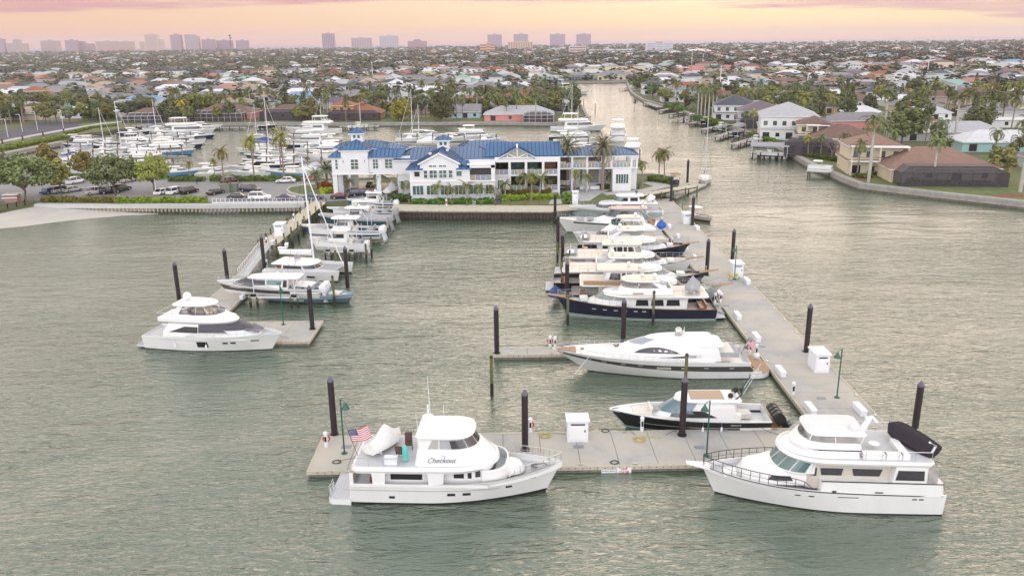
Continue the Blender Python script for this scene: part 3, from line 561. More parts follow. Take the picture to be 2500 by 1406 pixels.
# ================================================================ BOATS
def part(q,name,parent,smooth=35): return q.build(name,parent,smooth=smooth)
class Hull:
    def __init__(s,L,Lw,B,z0,z1,ps=2.,tr=.9,tm=.5,flare=1.,wlr=.9,pd=2.3,pw=1.6,wtm=None,keel=.8,x0=0.):
        s.L,s.Lw,s.B,s.z0,s.z1,s.ps,s.tr,s.tm,s.flare,s.wlr,s.pd,s.pw,s.keel=L,Lw,B,z0,z1,ps,tr,tm,flare,wlr,pd,pw,keel; s.wtm=tm*.8 if wtm is None else wtm; s.x0=x0
    def zs(s,t): return s.z0+(s.z1-s.z0)*max(t,0)**s.ps
    def hb(s,t,tm,p,q):
        if t<tm: return s.B/2*(s.tr+(1-s.tr)*math.sin(PI/2*t/tm))
        u=min(1,(t-tm)/(1-tm)); return s.B/2*max(0,1-u**p)**q
    def y(s,t,v):
        d=s.hb(t,s.tm,s.pd,.85); w_=s.hb(t,s.wtm,s.pw,1.)*s.wlr; v=max(0,min(1,v)); return w_+(d-w_)*v**s.flare
    def x(s,t,z): return s.x0+t*(s.Lw-s.x0+(s.L-s.Lw)*max(0,min(1.3,z/s.z1)))
    def pt(s,t,v,sg=1,o=0.): z=v*s.zs(t); return (s.x(t,z),sg*(s.y(t,v)+o),z)
    def at(s,x,z,sg=1,o=.02):
        t=(x-s.x0)/(s.Lw-s.x0+(s.L-s.Lw)*max(0,z/s.z1)); v=z/s.zs(t); return (x,sg*(s.y(t,v)+o),z)
    def build(s,root,bands,keelm=None,N=30,lift=False,bw=.35,deckm=None,rail=None,cock=None,deckx=None):
        """bands: [(v_to, mat)...] from the waterline up; cock=(t_end, z)"""
        ts=[i/N for i in range(N+1)]; ts=[1-(1-t)**1.25 for t in ts]
        if cock: ts=sorted(ts+[cock[0],cock[0]+.004])
        q=MB(); vs=[0]; 
        for v,_ in bands: vs.append(v)
        vv=[0]; mm=[]
        for (v0,v1),(_,m_) in zip(zip(vs,vs[1:]),bands):
            k=max(1,int((v1-v0)/.18)) if v1-v0>.2 else 1
            for j in range(k): vv.append(v0+(v1-v0)*(j+1)/k); mm.append(m_)
        km=keelm or bands[0][1]
        for sg in (1,-1):
            rows=[[(s.x(t,0)*(1-.04*t),0,-s.keel*(1-.75*t**3) if lift else -.45) for t in ts],
                  [(s.x(t,0),sg*s.y(t,0)*(.86 if lift else .97),-s.keel*.45*(1-t**2) if lift else -.25) for t in ts]]+[[s.pt(t,v,sg) for t in ts] for v in vv]
            q.loft(rows,km,closed=False,mts=[km,km]+mm)
            if sg==1: tr1=[r[0] for r in rows]
            else: tr2=[r[0] for r in rows]
        q.add(tr1+tr2[::-1],[tuple(range(len(tr1)*2))],bands[-1][1])
        o=part(q,'hull',root)
        q=MB(); dm=deckm or DECK; iw=.13
        for sg in (1,-1):
            def yi(t): return max(0.,s.y(t,1)-iw*min(1,(1-t)*12))
            def dz(t):
                if cock and t<=cock[0]: return cock[1]
                return s.zs(t)-bw
            rows=[[s.pt(t,1,sg) for t in ts],[(s.x(t,s.zs(t)),sg*yi(t),s.zs(t)) for t in ts],[(s.x(t,s.zs(t)),sg*yi(t)*.995,dz(t)) for t in ts],[(s.x(t,s.zs(t)),0,dz(t)+(.04 if not cock else 0)) for t in ts]]
            q.loft(rows,dm,closed=False,mts=[rail or bands[-1][1],bands[-1][1],dm])
        part(q,'deck',root); return o
    def port(s,root,x,z,w,h,m_=None,both=True):
        for sg in (1,-1):
            q=MB(); a=[s.at(x-w/2,z-h/2,sg),s.at(x+w/2,z-h/2,sg),s.at(x+w/2,z+h/2,sg),s.at(x-w/2,z+h/2,sg)]; b_=[(p[0],p[1]-sg*.04,p[2]) for p in a]
            q.add(a+b_,[(0,1,2,3),(0,1,5,4),(1,2,6,5),(2,3,7,6),(3,0,4,7)],m_ or GLASS); part(q,'porthole',root,False)
    def stripe(s,root,za,zb,x0,x1,m_,name='stripe',n=24,o=.012):
        q=MB()
        for sg in (1,-1):
            A=[];Bq=[]
            for i in range(n+1):
                x=x0+(x1-x0)*i/n; A.append(s.at(x,za(x) if callable(za) else za,sg,o)); Bq.append(s.at(x,zb(x) if callable(zb) else zb,sg,o))
            q.loft([A,Bq],m_,closed=False)
        return part(q,name,root)
    def railing(s,root,t0,t1,h,n=12,r=.03,inset=.12,gap=False,m_=None,z=0,name='railing'):
        q=MB(); m_=m_ or STEEL
        top=[]
        for sg in (1,-1):
            pts=[]
            for i in range(n+1):
                t=t0+(t1-t0)*i/n; p=s.pt(t,1,sg,-inset if t<.97 else 0); pts.append(Vector((p[0],p[1],p[2]+h*(min(1,i/1.5+.15) if True else 1)+z)))
                b_=Vector((p[0],p[1],p[2]+z))
                if i>0: q.tube([b_,pts[-1]],r*.8,m_,4,False)
            q.tube(pts,r,m_,5,False)
            q.tube([p*.5+Vector(s.pt(t0+(t1-t0)*i/n,1,sg,-inset))*.5 for i,p in enumerate(pts)],r*.6,m_,4,False); top.append(pts[-1])
        q.tube(top,r,m_,5,False); return part(q,name,root,False)
class Cab:
    "superstructure volume: levels (z, x_aft, x_fore, half_width, nose_length)"
    def __init__(s,lv,n=2.4,crown=.08,taper=0.,rc=.15): s.lv=lv; s.n=n; s.c=crown; s.ta=taper; s.rc=rc
    def L(s,z):
        l=s.lv
        if z<=l[0][0]: return l[0][1:]
        for a,b_ in zip(l,l[1:]):
            if z<=b_[0]+1e-6:
                f=(z-a[0])/max(1e-6,b_[0]-a[0]); return tuple(p+(q-p)*f for p,q in zip(a[1:],b_[1:]))
        return l[-1][1:]
    def hw(s,x,z):
        x0,x1,W_,no=s.L(z)
        if x<=x1-no: return W_*(1-s.ta*((x1-no-x)/max(.1,x1-no-x0)))
        u=min(1,(x-(x1-no))/no); return W_*max(0,1-u**s.n)**(1/s.n)
    def nose(s,a,z,o=0):
        x0,x1,W_,no=s.L(z); ca=math.copysign(abs(math.cos(a))**(2/s.n),math.cos(a)); sa=math.copysign(abs(math.sin(a))**(2/s.n),math.sin(a))
        return (x1-no+(no+o)*ca,(W_+o)*sa,z)
    def ring(s,z,N=14,k=1.,dz=0.,ins=0.):
        x0,x1,W_,no=s.L(z); W2=W_*(1-s.ta); rc=s.rc; pts=[(x0+ins,W2-rc-ins),(x0+ins+rc,W2-ins)]
        pts+= [(x1-no,W_-ins)] if s.ta else [(x0+(x1-no-x0)*.6,W_-ins)]
        for i in range(N+1):
            a=PI/2*(1-i/N); p=s.nose(a,z,-ins); pts.append((p[0],p[1]))
        pts=pts+[(x,-y) for x,y in pts[::-1][1:]]
        cx=(x0+x1)/2; return [(cx+(x-cx)*k,y*k,z+dz) for x,y in pts]
    def build(s,name,root,m_,top=None,openz=None,floor=None,thick=.12,zs=None):
        q=MB(); zl=zs or [l[0] for l in s.lv]; rings=[s.ring(z) for z in zl]
        if openz is None:
            z=zl[-1]; c=s.c; rr=rings+[s.ring(z,k=.97,dz=c*.35),s.ring(z,k=.8,dz=c*.8),s.ring(z,k=.4,dz=c)]
            q.loft(rr,m_,cap1=True,mts=[m_]*len(rings)+[top or m_]*2) if True else 0
            if top: q.m[-1]=q.mi(top)
        else:
            z=zl[-1]; rr=rings+[s.ring(z,ins=thick),[(x,y,openz) for x,y,_ in s.ring(z,ins=thick)]]
            q.loft(rr,m_); k=len(q.v)-len(rr[-1]); q.f.append(tuple(range(k,len(q.v)))); q.m.append(q.mi(floor or DECK))
        return part(q,name,root)
    def win(s,root,xa0,xb0,xa1,xb1,z0,z1,m_=None,n=10,name='window',o=.04):
        for sg in (1,-1):
            q=MB(); rr=[]
            for z in sorted(set([z0,z1]+[l[0] for l in s.lv if z0<l[0]<z1])):
                g=(z-z0)/(z1-z0); xa=xa0+(xa1-xa0)*g; xb=xb0+(xb1-xb0)*g; rr.append([(xa+(xb-xa)*i/n,sg*(s.hw(xa+(xb-xa)*i/n,z)+o),z) for i in range(n+1)])
            A,Bq=rr[0],rr[-1]; q.loft(rr,m_ or GLASS,closed=False)
            ed=lambda P_:[(p[0],p[1]-sg*.05,p[2]) for p in P_]
            q.loft([ed(A),A],m_ or GLASS,closed=False); q.loft([Bq,ed(Bq)],m_ or GLASS,closed=False)
            part(q,name,root)
    def glass(s,root,a0,a1,z0,z1,m_=None,panes=1,gap=2.5,name='windshield',o=.05,n=9):
        "front glazing between nose angles in degrees (0 = dead ahead, + port)"
        for k in range(panes):
            b0=a0+(a1-a0)*k/panes+gap/2; b1=a0+(a1-a0)*(k+1)/panes-gap/2
            q=MB(); zz=sorted(set([z0,z1]+[l[0] for l in s.lv if z0<l[0]<z1]))
            q.loft([[s.nose(R(b0+(b1-b0)*i/n),z,o) for i in range(n+1)] for z in zz],m_ or GLASS,closed=False); part(q,name,root)
def slabtop(root,name,z,x0,x1,W_,no,th=.16,m_=None,crown=.1,n=2.6,top=None):
    return Cab([(z,x0+.1,x1-.1,W_-.1,no),(z+th*.5,x0,x1,W_,no),(z+th,x0+.06,x1-.06,W_-.06,no)],n,crown,rc=.35).build(name,root,m_ or GEL,top)
def struts(root,l,r=.05,m_=None,name='support'):
    q=MB()
    for a,b_ in l:
        for sg in (1,-1): q.tube([(a[0],a[1]*sg,a[2]),(b_[0],b_[1]*sg,b_[2])],r,m_ or GEL,6,False)
    part(q,name,root,False)
def outboards(root,n,x,z,sp=.75,m_=None,s=1.,tilt=0.):
    for i in range(n):
        y=(i-(n-1)/2)*sp; q=MB(); q.M=Matrix.Translation((x,y,z))@Matrix.Rotation(R(tilt),4,'Y')
        q.loft([[(-.62*s,-.2*s,0),(-.62*s,.2*s,0),(.12*s,.2*s,0),(.12*s,-.2*s,0)],[(-.72*s,-.25*s,.35*s),(-.72*s,.25*s,.35*s),(.15*s,.25*s,.35*s),(.15*s,-.25*s,.35*s)],[(-.66*s,-.22*s,.8*s),(-.66*s,.22*s,.8*s),(.08*s,.22*s,.8*s),(.08*s,-.22*s,.8*s)],[(-.5*s,-.12*s,.95*s),(-.5*s,.12*s,.95*s),(-.05*s,.12*s,.95*s),(-.05*s,-.12*s,.95*s)]],m_ or PLA,cap0=True,cap1=True)
        q.box(-.45*s,-.1*s,-.09*s,.09*s,-1.1*s,0,m_ or PLA); q.box(-.6*s,-.05*s,-.03*s,.03*s,-1.35*s,-1.1*s,STEEL); part(q,'outboard_motor',root)
def dome(root,x,y,z,r=.35,m_=None,post=.3):
    q=MB(); q.cyl((x,y,z-post),r*.35,post,m_ or GEL,8); q.lathe((x,y,z),[(r*.7,0),(r,r*.3),(r,r*.8),(r*.75,r*1.35),(r*.3,r*1.6),(.01,r*1.65)],m_ or GEL,14); part(q,'radar_dome',root,60)
def antenna(root,a,b_,r=.02,m_=None,name='antenna'):
    q=MB(); q.tube([a,b_],[r,r*.6],m_ or PLA,5); part(q,name,root,False)
def seat(root,x,y,z,a,b_,h,back=None,m_=None,name='seat'):
    q=MB(); q.box(x-a/2,x+a/2,y-b_/2,y+b_/2,z,z+h,m_ or SEAT)
    if back: bx,by=back; 
    if back:
        if bx: q.box(x+bx*a/2-.09,x+bx*a/2+.09,y-b_/2,y+b_/2,z+h,z+h+.45,m_ or SEAT)
        if by: q.box(x-a/2,x+a/2,y+by*b_/2-.09,y+by*b_/2+.09,z+h,z+h+.45,m_ or SEAT)
    part(q,name,root,False)
def fender(root,x,y,z,m_=None):
    q=MB(); q.tube([(x,y,z+.5),(x,y,z+1.)],.015,STEEL,4,False); q.lathe((x,y,z-.2),[(.03,0),(.11,.08),(.11,.55),(.03,.68)],m_ or PLA,8); part(q,'fender',root)
def covered_tender(name,label,o,rz,L,Wd,z,m_,peak=.9,group=None,base=None,bl=(2.4,.8)):
    e=empty(name,label,'dinghy',o,rz,group); q=MB(); n=12; rings=[]
    for i in range(n+1):
        t=i/n; x=-L/2+L*t; w_=Wd/2*(.78+.22*math.sin(min(1,t*2)*PI/2) if t<.5 else max(.03,1-((t-.5)/.5)**bl[0])**bl[1]); pk=z*.25+peak*math.exp(-((t-.5)/.22)**2)+peak*.25*(1-t)
        rings.append([(x,-w_,0),(x,-w_*.95,.28*1),(x,-w_*.45,.3+pk*.55),(x,0,.36+pk),(x,w_*.45,.3+pk*.55),(x,w_*.95,.28),(x,w_,0),(x,w_*.5,-.25),(x,-w_*.5,-.25)])
    q.loft(rings,m_,cap0=True,cap1=True); part(q,'cover',e,50)
    q=MB()
    for x in (-L*.28,L*.28): q.box(x-.08,x+.08,-Wd*.3,Wd*.3,-.45,-.2,base or GEL)
    part(q,'chock',e,False); return e
def place(e,a,b_):
    "stern and bow points (survey px at the water) -> object pose"
    A=P(*a); Bq=P(*b_); e.location=(A.x,A.y,0); e.rotation_euler=(0,0,math.atan2(Bq.y-A.y,Bq.x-A.x)); return e
def onboat(boat,e,x,y,z,rz=0):
    "world pose of a loose thing that rests on a boat"
    r=boat.rotation_euler[2]; c,s_=math.cos(r),math.sin(r); e.location=(boat.location[0]+c*x-s_*y,boat.location[1]+s_*x+c*y,z+boat.location[2]); e.rotation_euler=(0,0,r+rz); return e
FRED=mat('flag_red',(.45,.02,.03),.8); FWH=mat('flag_white',(.75,.74,.75),.8); FBL=mat('flag_blue',(.03,.04,.16),.8)
def usflag(name,label,pole_h,w_,h,tilt=.25,sag=.25):
    e=empty(name,label,'flag'); q=MB(); q.tube([(0,0,0),(-tilt*pole_h,0,pole_h)],.022,BLACK,6); q.build('flagpole',e)
    q=MB(); nx=14
    def pt(u,v): # u along fly, v down
        return (-tilt*(pole_h-v*h)-u*w_*.92, .07*math.sin(u*9)*u+.02, pole_h-.05-v*h-sag*u*u*w_+.04*math.sin(u*7))
    for j in range(13):
        A=[pt(i/nx,j/13) for i in range(nx+1)]; Bq=[pt(i/nx,(j+1)/13) for i in range(nx+1)]; m_=FRED if j%2==0 else FWH
        k=len(q.v); q.v+=[tuple(p) for p in A+Bq]
        for i in range(nx): q.f.append((k+i,k+i+1,k+nx+1+i+1,k+nx+1+i)); q.m.append(q.mi(FBL if (j<7 and i<6) else m_))
    q.build('cloth',e)
    q=MB()
    for r_ in range(6):
        for c_ in range(5):
            p=pt((c_+.7)/14*1.0,(r_+.7)/13); 
            for sg in (-.012,.012): q.box(p[0]-.018,p[0]+.018,p[1]+sg-.002,p[1]+sg+.002,p[2]-.018,p[2]+.018,FWH)
    q.build('stars',e); return e
# ---------------------------------------------------------------- A: white trawler yacht with script lettering
A=empty('trawler_yacht','large white trawler yacht with a flag at its stern and Checkout lettered on its side','yacht')
place(A,(825,1190),(1332,1197))
h=Hull(18.4,17.1,5.4,1.85,2.75,2.6,.97,.5,1.,.9,2.2,1.7,keel=1,x0=1.65)
h.build(A,[(.10,BOOT),(.14,GEL),(1,GEL)],bw=.55,rail=GEL,cock=(.12,1.0))
h.stripe(A,lambda x:1.35,lambda x:1.41,1.2,13.4,GEL2,'rub_rail',o=.07)
h.stripe(A,lambda x:h.zs(x/17.5)-.05,lambda x:h.zs(x/17.5)+.03,1.8,17.8,STEEL,'rub_rail',o=.05)
for x in (9.7,10.9): h.port(A,x,1.0,.62,.26)
h.port(A,14.2,1.35,.5,.22); h.port(A,16.1,1.9,.45,.2); h.port(A,5.0,.72,.45,.22)
q=MB(); q.prism([(-.1,-2.3),(.15,-2.5),(1.7,-2.58),(1.7,2.58),(.15,2.5),(-.1,2.3)],-.3,.47,GEL,DECK); 
for x in (.05,.35,.65,.95,1.25): q.box(x,x+.02,-2.4,2.4,.47,.474,GCOV)
part(q,'swim_platform',A,False)
for y in (-1.9,-1.1):
    q=MB(); q.tube([(.0,y-.25,.4),(-.1,y-.25,1.3),(-.1,y+.25,1.3),(0,y+.25,.4)],.03,STEEL,6,False)
    for k in range(3): q.tube([(-.05,y-.25,.6+k*.22),(-.05,y+.25,.6+k*.22)],.03,WTRIM,5,False)
    part(q,'boarding_ladder',A,False)
house=Cab([(1.4,3.9,13.0,2.1,1.6),(3.0,3.9,12.6,2.1,1.6)],3,0); house.build('deckhouse',A,GEL)
house.win(A,4.9,7.4,4.9,7.4,2.08,2.66,BLACK); house.win(A,9.9,10.7,9.9,10.7,2.25,2.85,BLACK); house.win(A,11.0,11.3,11.0,11.3,2.25,2.9,BLACK); house.win(A,11.6,12.75,11.6,12.4,2.35,2.9)
q=MB()   # wide bulwark plates between the openings
for x0,x1,u0,u1 in ((1.85,3.9,1.9,2.2),(3.6,4.5,3.4,4.3),(8.0,9.1,8.2,9.0)):
    for s_ in (1,-1):
        if x0<2: q.box(1.75,2.05,s_*2.62-.06,s_*2.62+.06,1.7,2.85,GEL)
        else: q.add([(x0,s_*2.56,1.7),(x1,s_*2.56,1.7),(x1+.1,s_*2.56,2.95),(x0-.1,s_*2.56,2.95),(x0,s_*2.68,1.7),(x1,s_*2.68,1.7),(x1+.1,s_*2.66,2.95),(x0-.1,s_*2.66,2.95)],[(0,1,2,3),(4,5,6,7),(0,4,7,3),(1,5,6,2),(3,2,6,7)],GEL)
for s_ in (1,-1): q.box(1.8,12.6,s_*2.68-.07,s_*2.68+.0,1.75,2.0,GEL)
for s_ in (): q.add([(12.4,s_*2.5,1.7),(13.6,s_*2.4,1.7),(12.9,s_*2.3,2.95),(12.1,s_*2.5,2.95),(12.4,s_*2.62,1.7),(13.6,s_*2.5,1.7),(12.9,s_*2.42,2.95),(12.1,s_*2.62,2.95)],[(0,1,2,3),(4,5,6,7),(0,4,7,3),(1,5,6,2)],GEL); q.box(1.8,12.6,s_*2.68-.07,s_*2.68+.0,1.75,2.0,GEL)
part(q,'side_bulwark',A,False)
q=MB(); q.box(2.0,3.85,-2.5,2.5,1.0,1.25,DECK); q.box(3.0,3.8,-1.2,1.6,1.25,1.7,TEAKV); q.box(3.6,3.85,-1.2,1.6,1.7,2.3,TEAKV); part(q,'cockpit_sofa',A,False)
bd=Cab([(2.85,2.0,13.1,2.62,4.2),(3.12,1.9,13.4,2.74,4.3),(3.42,1.95,13.3,2.66,4.2)],2.3,.02,rc=.3); bd.build('boat_deck',A,GEL,DECK)
br=Cab([(3.4,6.9,13.2,2.45,4.1),(3.8,6.95,12.9,2.3,3.9),(4.5,7.05,12.1,1.95,3.2)],2.3,.02,rc=.2); br.build('upper_coaming',A,GEL)
sk=Cab([(4.4,7.1,11.9,1.85,2.4),(5.45,7.05,11.2,1.75,1.9)],2.4,.02,rc=.15); sk.build('skylounge',A,GEL)
sk.win(A,7.9,8.75,8.25,8.75,4.62,5.32,ISING); sk.win(A,8.85,10.1,8.85,10.1,4.62,5.32,GCOV); sk.glass(A,18,86,4.62,5.3,GLASS,2); sk.glass(A,-86,-18,4.62,5.3,GLASS,2); sk.glass(A,-17,17,4.62,5.3,GLASS,1)
slabtop(A,'hardtop',5.42,6.9,11.55,1.98,1.8,.26)
ph=Cab([(2.0,10,13.2,2.05,1.3),(3.5,10,12.9,1.95,1.2)],3,0); ph.build('pilothouse_front',A,GEL); ph.glass(A,-80,80,2.5,2.86,TEAKV if 0 else GLASS,3)
pb_=Cab([(2.0,12.0,14.3,2.25,1.9),(2.95,12.0,14.1,2.15,1.8)],2.6,0); pb_.build('portuguese_bridge',A,GEL,openz=2.2)
tr_=Cab([(2.05,13.8,15.4,1.2,1.2),(2.45,13.8,15.1,1.1,1.1)],2.4,.05); tr_.build('foredeck_locker',A,GEL)
q=MB(); q.box(15.9,16.4,-.25,.25,2.2,2.34,GLASS); part(q,'deck_hatch',A,False)
h.railing(A,.76,.995,.75,9,.028)
q=MB(); q.cyl((17.1,0,2.3),.12,.35,STEEL,8); q.tube([(16.0,-.2,2.45),(17.2,0,2.5)],.03,BLACK,5); part(q,'windlass',A)
dome(A,7.5,.5,5.9,.36); dome(A,7.9,-.3,6.2,.42,post=.5)
q=MB(); q.loft([[(7.1,-.5,5.6),(8.3,-.5,5.6),(8.3,.5,5.6),(7.1,.5,5.6)],[(7.5,-.2,6.6),(8.0,-.2,6.6),(8.0,.2,6.6),(7.5,.2,6.6)]],GEL,cap1=True); q.tube([(7.75,0,6.6),(7.75,0,7.5)],.07,GEL,6); part(q,'mast',A)
antenna(A,(7.9,.1,6.6),(7.8,.15,9.9),.03); antenna(A,(7.1,-1.2,5.6),(7.0,-1.3,7.3)); antenna(A,(8.9,.9,5.7),(8.85,1.0,7.1)); antenna(A,(9.6,0,5.7),(9.6,0,6.1),.05)
q=MB()
for s_ in (1,-1):
    q.tube([(6.9,s_*2.5,4.1),(2.1,s_*2.5,4.1)],.025,STEEL,5,False)
    for x in (2.1,3.3,4.5,5.7): q.tube([(x,s_*2.5,3.4),(x,s_*2.5,4.1)],.02,STEEL,4,False)
q.tube([(2.1,2.5,4.1),(2.1,-2.5,4.1)],.025,STEEL,5,False); part(q,'railing',A,False)
textmesh('The',.26,A,(9.15,-2.37,4.26),(R(68),0,R(2)),INKB,'lettering',.3)
textmesh('Checkout',.56,A,(9.0,-2.44,3.93),(R(66),0,R(2.5)),mat('ink_dark',(.03,.04,.07),.5),'lettering',.35)
o=covered_tender('dinghy','dinghy under a peaked white cover on the aft deck of the trawler yacht',(0,0,0),0,3.9,1.9,.6,WCOV,.95); onboat(A,o,4.0,.55,3.95,R(62))
o=usflag('flag','stars and stripes on a black staff at the stern of the trawler yacht',2.3,-1.75,1.05,.3); onboat(A,o,2.1,-.9,3.45)
def chair(name,label,m_,boat,x,y,z,rz):
    e=empty(name,label,'chair'); q=MB(); q.box(-.3,.3,-.3,.3,.38,.46,m_); q.build('seat',e); q=MB(); q.add([(-.3,-.3,.42),(-.3,.3,.42),(-.5,.3,1.2),(-.5,-.3,1.2),(-.36,-.3,.42),(-.36,.3,.42),(-.56,.3,1.2),(-.56,-.3,1.2)],[(0,1,2,3),(4,5,6,7),(0,4,7,3),(1,5,6,2),(3,2,6,7)],m_); q.build('backrest',e)
    for a in (-.27,.27):
        for b_ in (-.27,.27): q=MB(); q.cyl((a,b_,0),.03,.4,m_,5); q.build('leg',e)
    return onboat(boat,e,x,y,z,rz)
chair('deck_chair','dark wicker chair on the aft deck of the trawler yacht, farther from the side',WICK,A,6.0,.4,3.45,R(-80)); chair('deck_chair','dark wicker chair on the aft deck behind the white cooler',WICK,A,5.6,-1.0,3.45,R(80))
e=empty('cooler','white cooler on the trawler yacht aft deck beside a teal paddleboard','cooler'); q=MB(); q.box(-.5,.5,-.28,.28,0,.5,PLA); q.build('box',e); q=MB(); q.box(-.53,.53,-.3,.3,.5,.58,PLA); q.build('lid',e); onboat(A,e,5.0,-2.05,3.45)
e=tag(MB() and (lambda q:(q.lathe((0,0,0),[(.05,0),(.22,.2),(.25,.9),(.2,1.3),(.05,1.5)],TEAL,8),q.build('kayak_bag'))[1])(MB()),'upright teal float bag on the trawler yacht aft deck','float bag'); onboat(A,e,6.1,-1.75,3.4)
# ---------------------------------------------------------------- B: classic white motor yacht with a bimini
Bt=empty('motor_yacht','white motor yacht with green windshield panes at the right of the front dock','yacht')
place(Bt,(2268,1217),(1745,1202))
h=Hull(17.9,16.7,5.5,1.85,2.55,2.6,.95,.5,1.,.92,2.2,1.7)
h.build(Bt,[(.06,BOOT),(1,GEL)],bw=.35,rail=GEL,keelm=BOOT)
h.stripe(Bt,lambda x:h.zs(x/17.2)-.1,lambda x:h.zs(x/17.2)-.02,.3,17.3,BLACK,'black_stripe',o=.05)
rb=Cab([(1.75,.15,9.4,2.70,.35),(2.78,.3,9.3,2.66,.3)],5,0,rc=.25); rb.build('raised_bulwark',Bt,GEL); 
q=MB()
for s_ in (1,-1): q.box(.35,9.3,s_*2.68-.03,s_*2.68+.03,2.78,2.84,BLACK)
part(q,'handrail',Bt,False)
hs=Cab([(1.9,1.6,11.0,2.15,1.6),(2.9,1.6,10.7,2.1,1.5),(4.25,1.6,10.4,2.05,1.4)],2.6,0); hs.build('deckhouse',Bt,GEL2)
hs.win(Bt,7.7,9.2,7.6,9.3,3.05,3.62,GCOV if 0 else GLASS); hs.win(Bt,4.9,6.8,4.7,6.95,3.05,3.62); hs.win(Bt,9.55,9.95,9.55,9.95,2.95,3.6)
aft=Cab([(2.8,1.5,4.2,2.62,.3),(4.2,1.5,4.0,2.6,.3)],5,0); aft.build('aft_enclosure',Bt,GEL); aft.win(Bt,1.8,3.9,1.85,3.75,3.05,3.85); 
q=MB(); q.box(.75,1.5,-2.5,2.5,2.8,3.9,ISING); part(q,'aft_curtain',Bt,False)
tk=Cab([(2.0,9.6,15.2,1.95,3.4),(2.75,9.6,14.7,1.85,3.2),(3.15,9.6,13.4,1.55,2.2)],2.3,.12); tk.build('trunk_cabin',Bt,GEL)
tk.win(Bt,11.2,13.1,11.4,12.8,2.35,2.72,GLASS)
wd=Cab([(3.1,9.6,12.6,2.15,2.3),(4.35,9.6,11.5,2.1,1.8)],2.3,0); wd.build('windshield_frame',Bt,GEL); wd.glass(Bt,-88,88,3.22,4.2,GGL,6,gap=3)
bd=Cab([(4.15,1.2,12.0,2.62,3.4),(4.36,1.1,12.2,2.72,3.5),(4.55,1.15,12.1,2.64,3.4)],2.2,.03,rc=.35); bd.build('boat_deck',Bt,GEL,DECK)
bw_=Cab([(4.5,6.5,12.0,2.35,3.3),(5.0,6.5,11.0,2.0,2.6)],2.2,0); bw_.build('brow',Bt,GEL)
fb=Cab([(4.9,6.3,11.2,1.95,2.3),(5.05,6.3,11.25,1.97,2.3),(5.6,6.4,10.7,1.85,2.1)],2.3,0); fb.build('flybridge_coaming',Bt,GEL,openz=4.8,floor=TEAK)
q=MB(); q.loft([[(x,y*1.008,z+.05) for x,y,z in fb.ring(4.95)],[(x*1.0,y*1.01,z+.14) for x,y,z in fb.ring(4.95)]],NAVY); part(q,'dark_stripe',Bt)
slabtop(Bt,'bimini',6.1,5.9,10.35,1.85,1.1,.12,WCOV,.18,3.2)
struts(Bt,[((6.5,1.85,5.5),(6.2,1.7,6.1)),((10.2,1.6,5.6),(10.0,1.5,6.1)),((8.3,1.85,5.6),(8.3,1.7,6.1))],.04,STEEL)
cv=Cab([(5.6,6.4,10.7,1.84,2.1),(6.1,6.1,10.2,1.74,1.2)],2.4,0); 

for sl_ in (slice(0,12),slice(-12,None)): q=MB(); q.loft([cv.ring(5.6)[sl_],cv.ring(6.1)[sl_]],ISING,closed=False); part(q,'clear_curtain',Bt)
seat(Bt,9.6,0,4.85,.6,1.5,.9,None,GEL,'helm_console'); seat(Bt,8.4,.5,4.85,.55,.55,.6,(-1,0),GEL,'helm_seat'); seat(Bt,8.4,-.5,4.85,.55,.55,.6,(-1,0),GEL,'helm_seat')
dome(Bt,6.7,.9,6.35,.36,post=.15); q=MB(); q.loft([[(5.7,.2,6.1),(6.2,.2,6.1),(6.2,.5,6.1),(5.7,.5,6.1)],[(5.2,.3,7.2),(5.5,.3,7.2),(5.5,.4,7.2),(5.2,.4,7.2)]],GEL,cap1=True); q.box(5.0,5.2,-.2,.9,6.9,7.0,GEL); part(q,'radar_mast',Bt,False)
q=MB()
for x0,x1,y0,y1 in ((4.6,6.3,1.7,2.3),(2.9,3.5,-.4,2.3),(3.4,4.7,1.75,2.3)): q.box(x0,x1,y0,y1,4.55,5.0,GEL)
q.lathe((5.0,.6,5.0),[(.06,-.45),(.06,0),(.42,.02),(.42,.06)],GEL,12); part(q,'aft_deck_settee',Bt,False)
q=MB()
for s_ in (1,-1):
    q.tube([(6.4,s_*2.5,5.35),(1.4,s_*2.5,5.35)],.03,STEEL,5,False)
    for x in (1.4,2.6,3.8,5.,6.2): q.tube([(x,s_*2.5,4.5),(x,s_*2.5,5.35)],.022,STEEL,4,False)
part(q,'railing',Bt,False)
h.railing(Bt,.56,.99,.8,12,.03,m_=BLACK)
q=MB(); q.loft([[(17.2,-.6,2.3),(17.2,.6,2.3),(17.2,.6,2.42),(17.2,-.6,2.42)],[(19.1,-.25,2.62),(19.1,.25,2.62),(19.1,.25,2.7),(19.1,-.25,2.7)]],GEL,cap1=True); part(q,'bow_pulpit',Bt,False)
q=MB(); q.box(15.3,16.3,.3,1.1,2.1,2.5,GEL); part(q,'foredeck_box',Bt,False)
for x,w_ in ((9.9,.4),(10.9,.4),(2.3,.35),(1.8,.35)): h.port(Bt,x,1.45,w_,.1,BLACK)
h.port(Bt,7.2,1.5,1.5,.06,BLACK); h.port(Bt,8.3,2.0,.3,.12,BLACK); h.port(Bt,5.0,2.0,.6,.08,BLACK)
q=MB(); q.box(-.7,.2,-1.4,1.4,.35,.48,TEAK); part(q,'swim_platform',Bt,False)
q=MB(); q.tube([(1.2,1.6,4.5),(1.,1.9,5.6),(1.5,1.9,5.9)],.09,GEL,6); q.tube([(1.2,-1.6,4.5),(.9,-1.6,5.2)],.09,GEL,6); part(q,'davit',Bt)
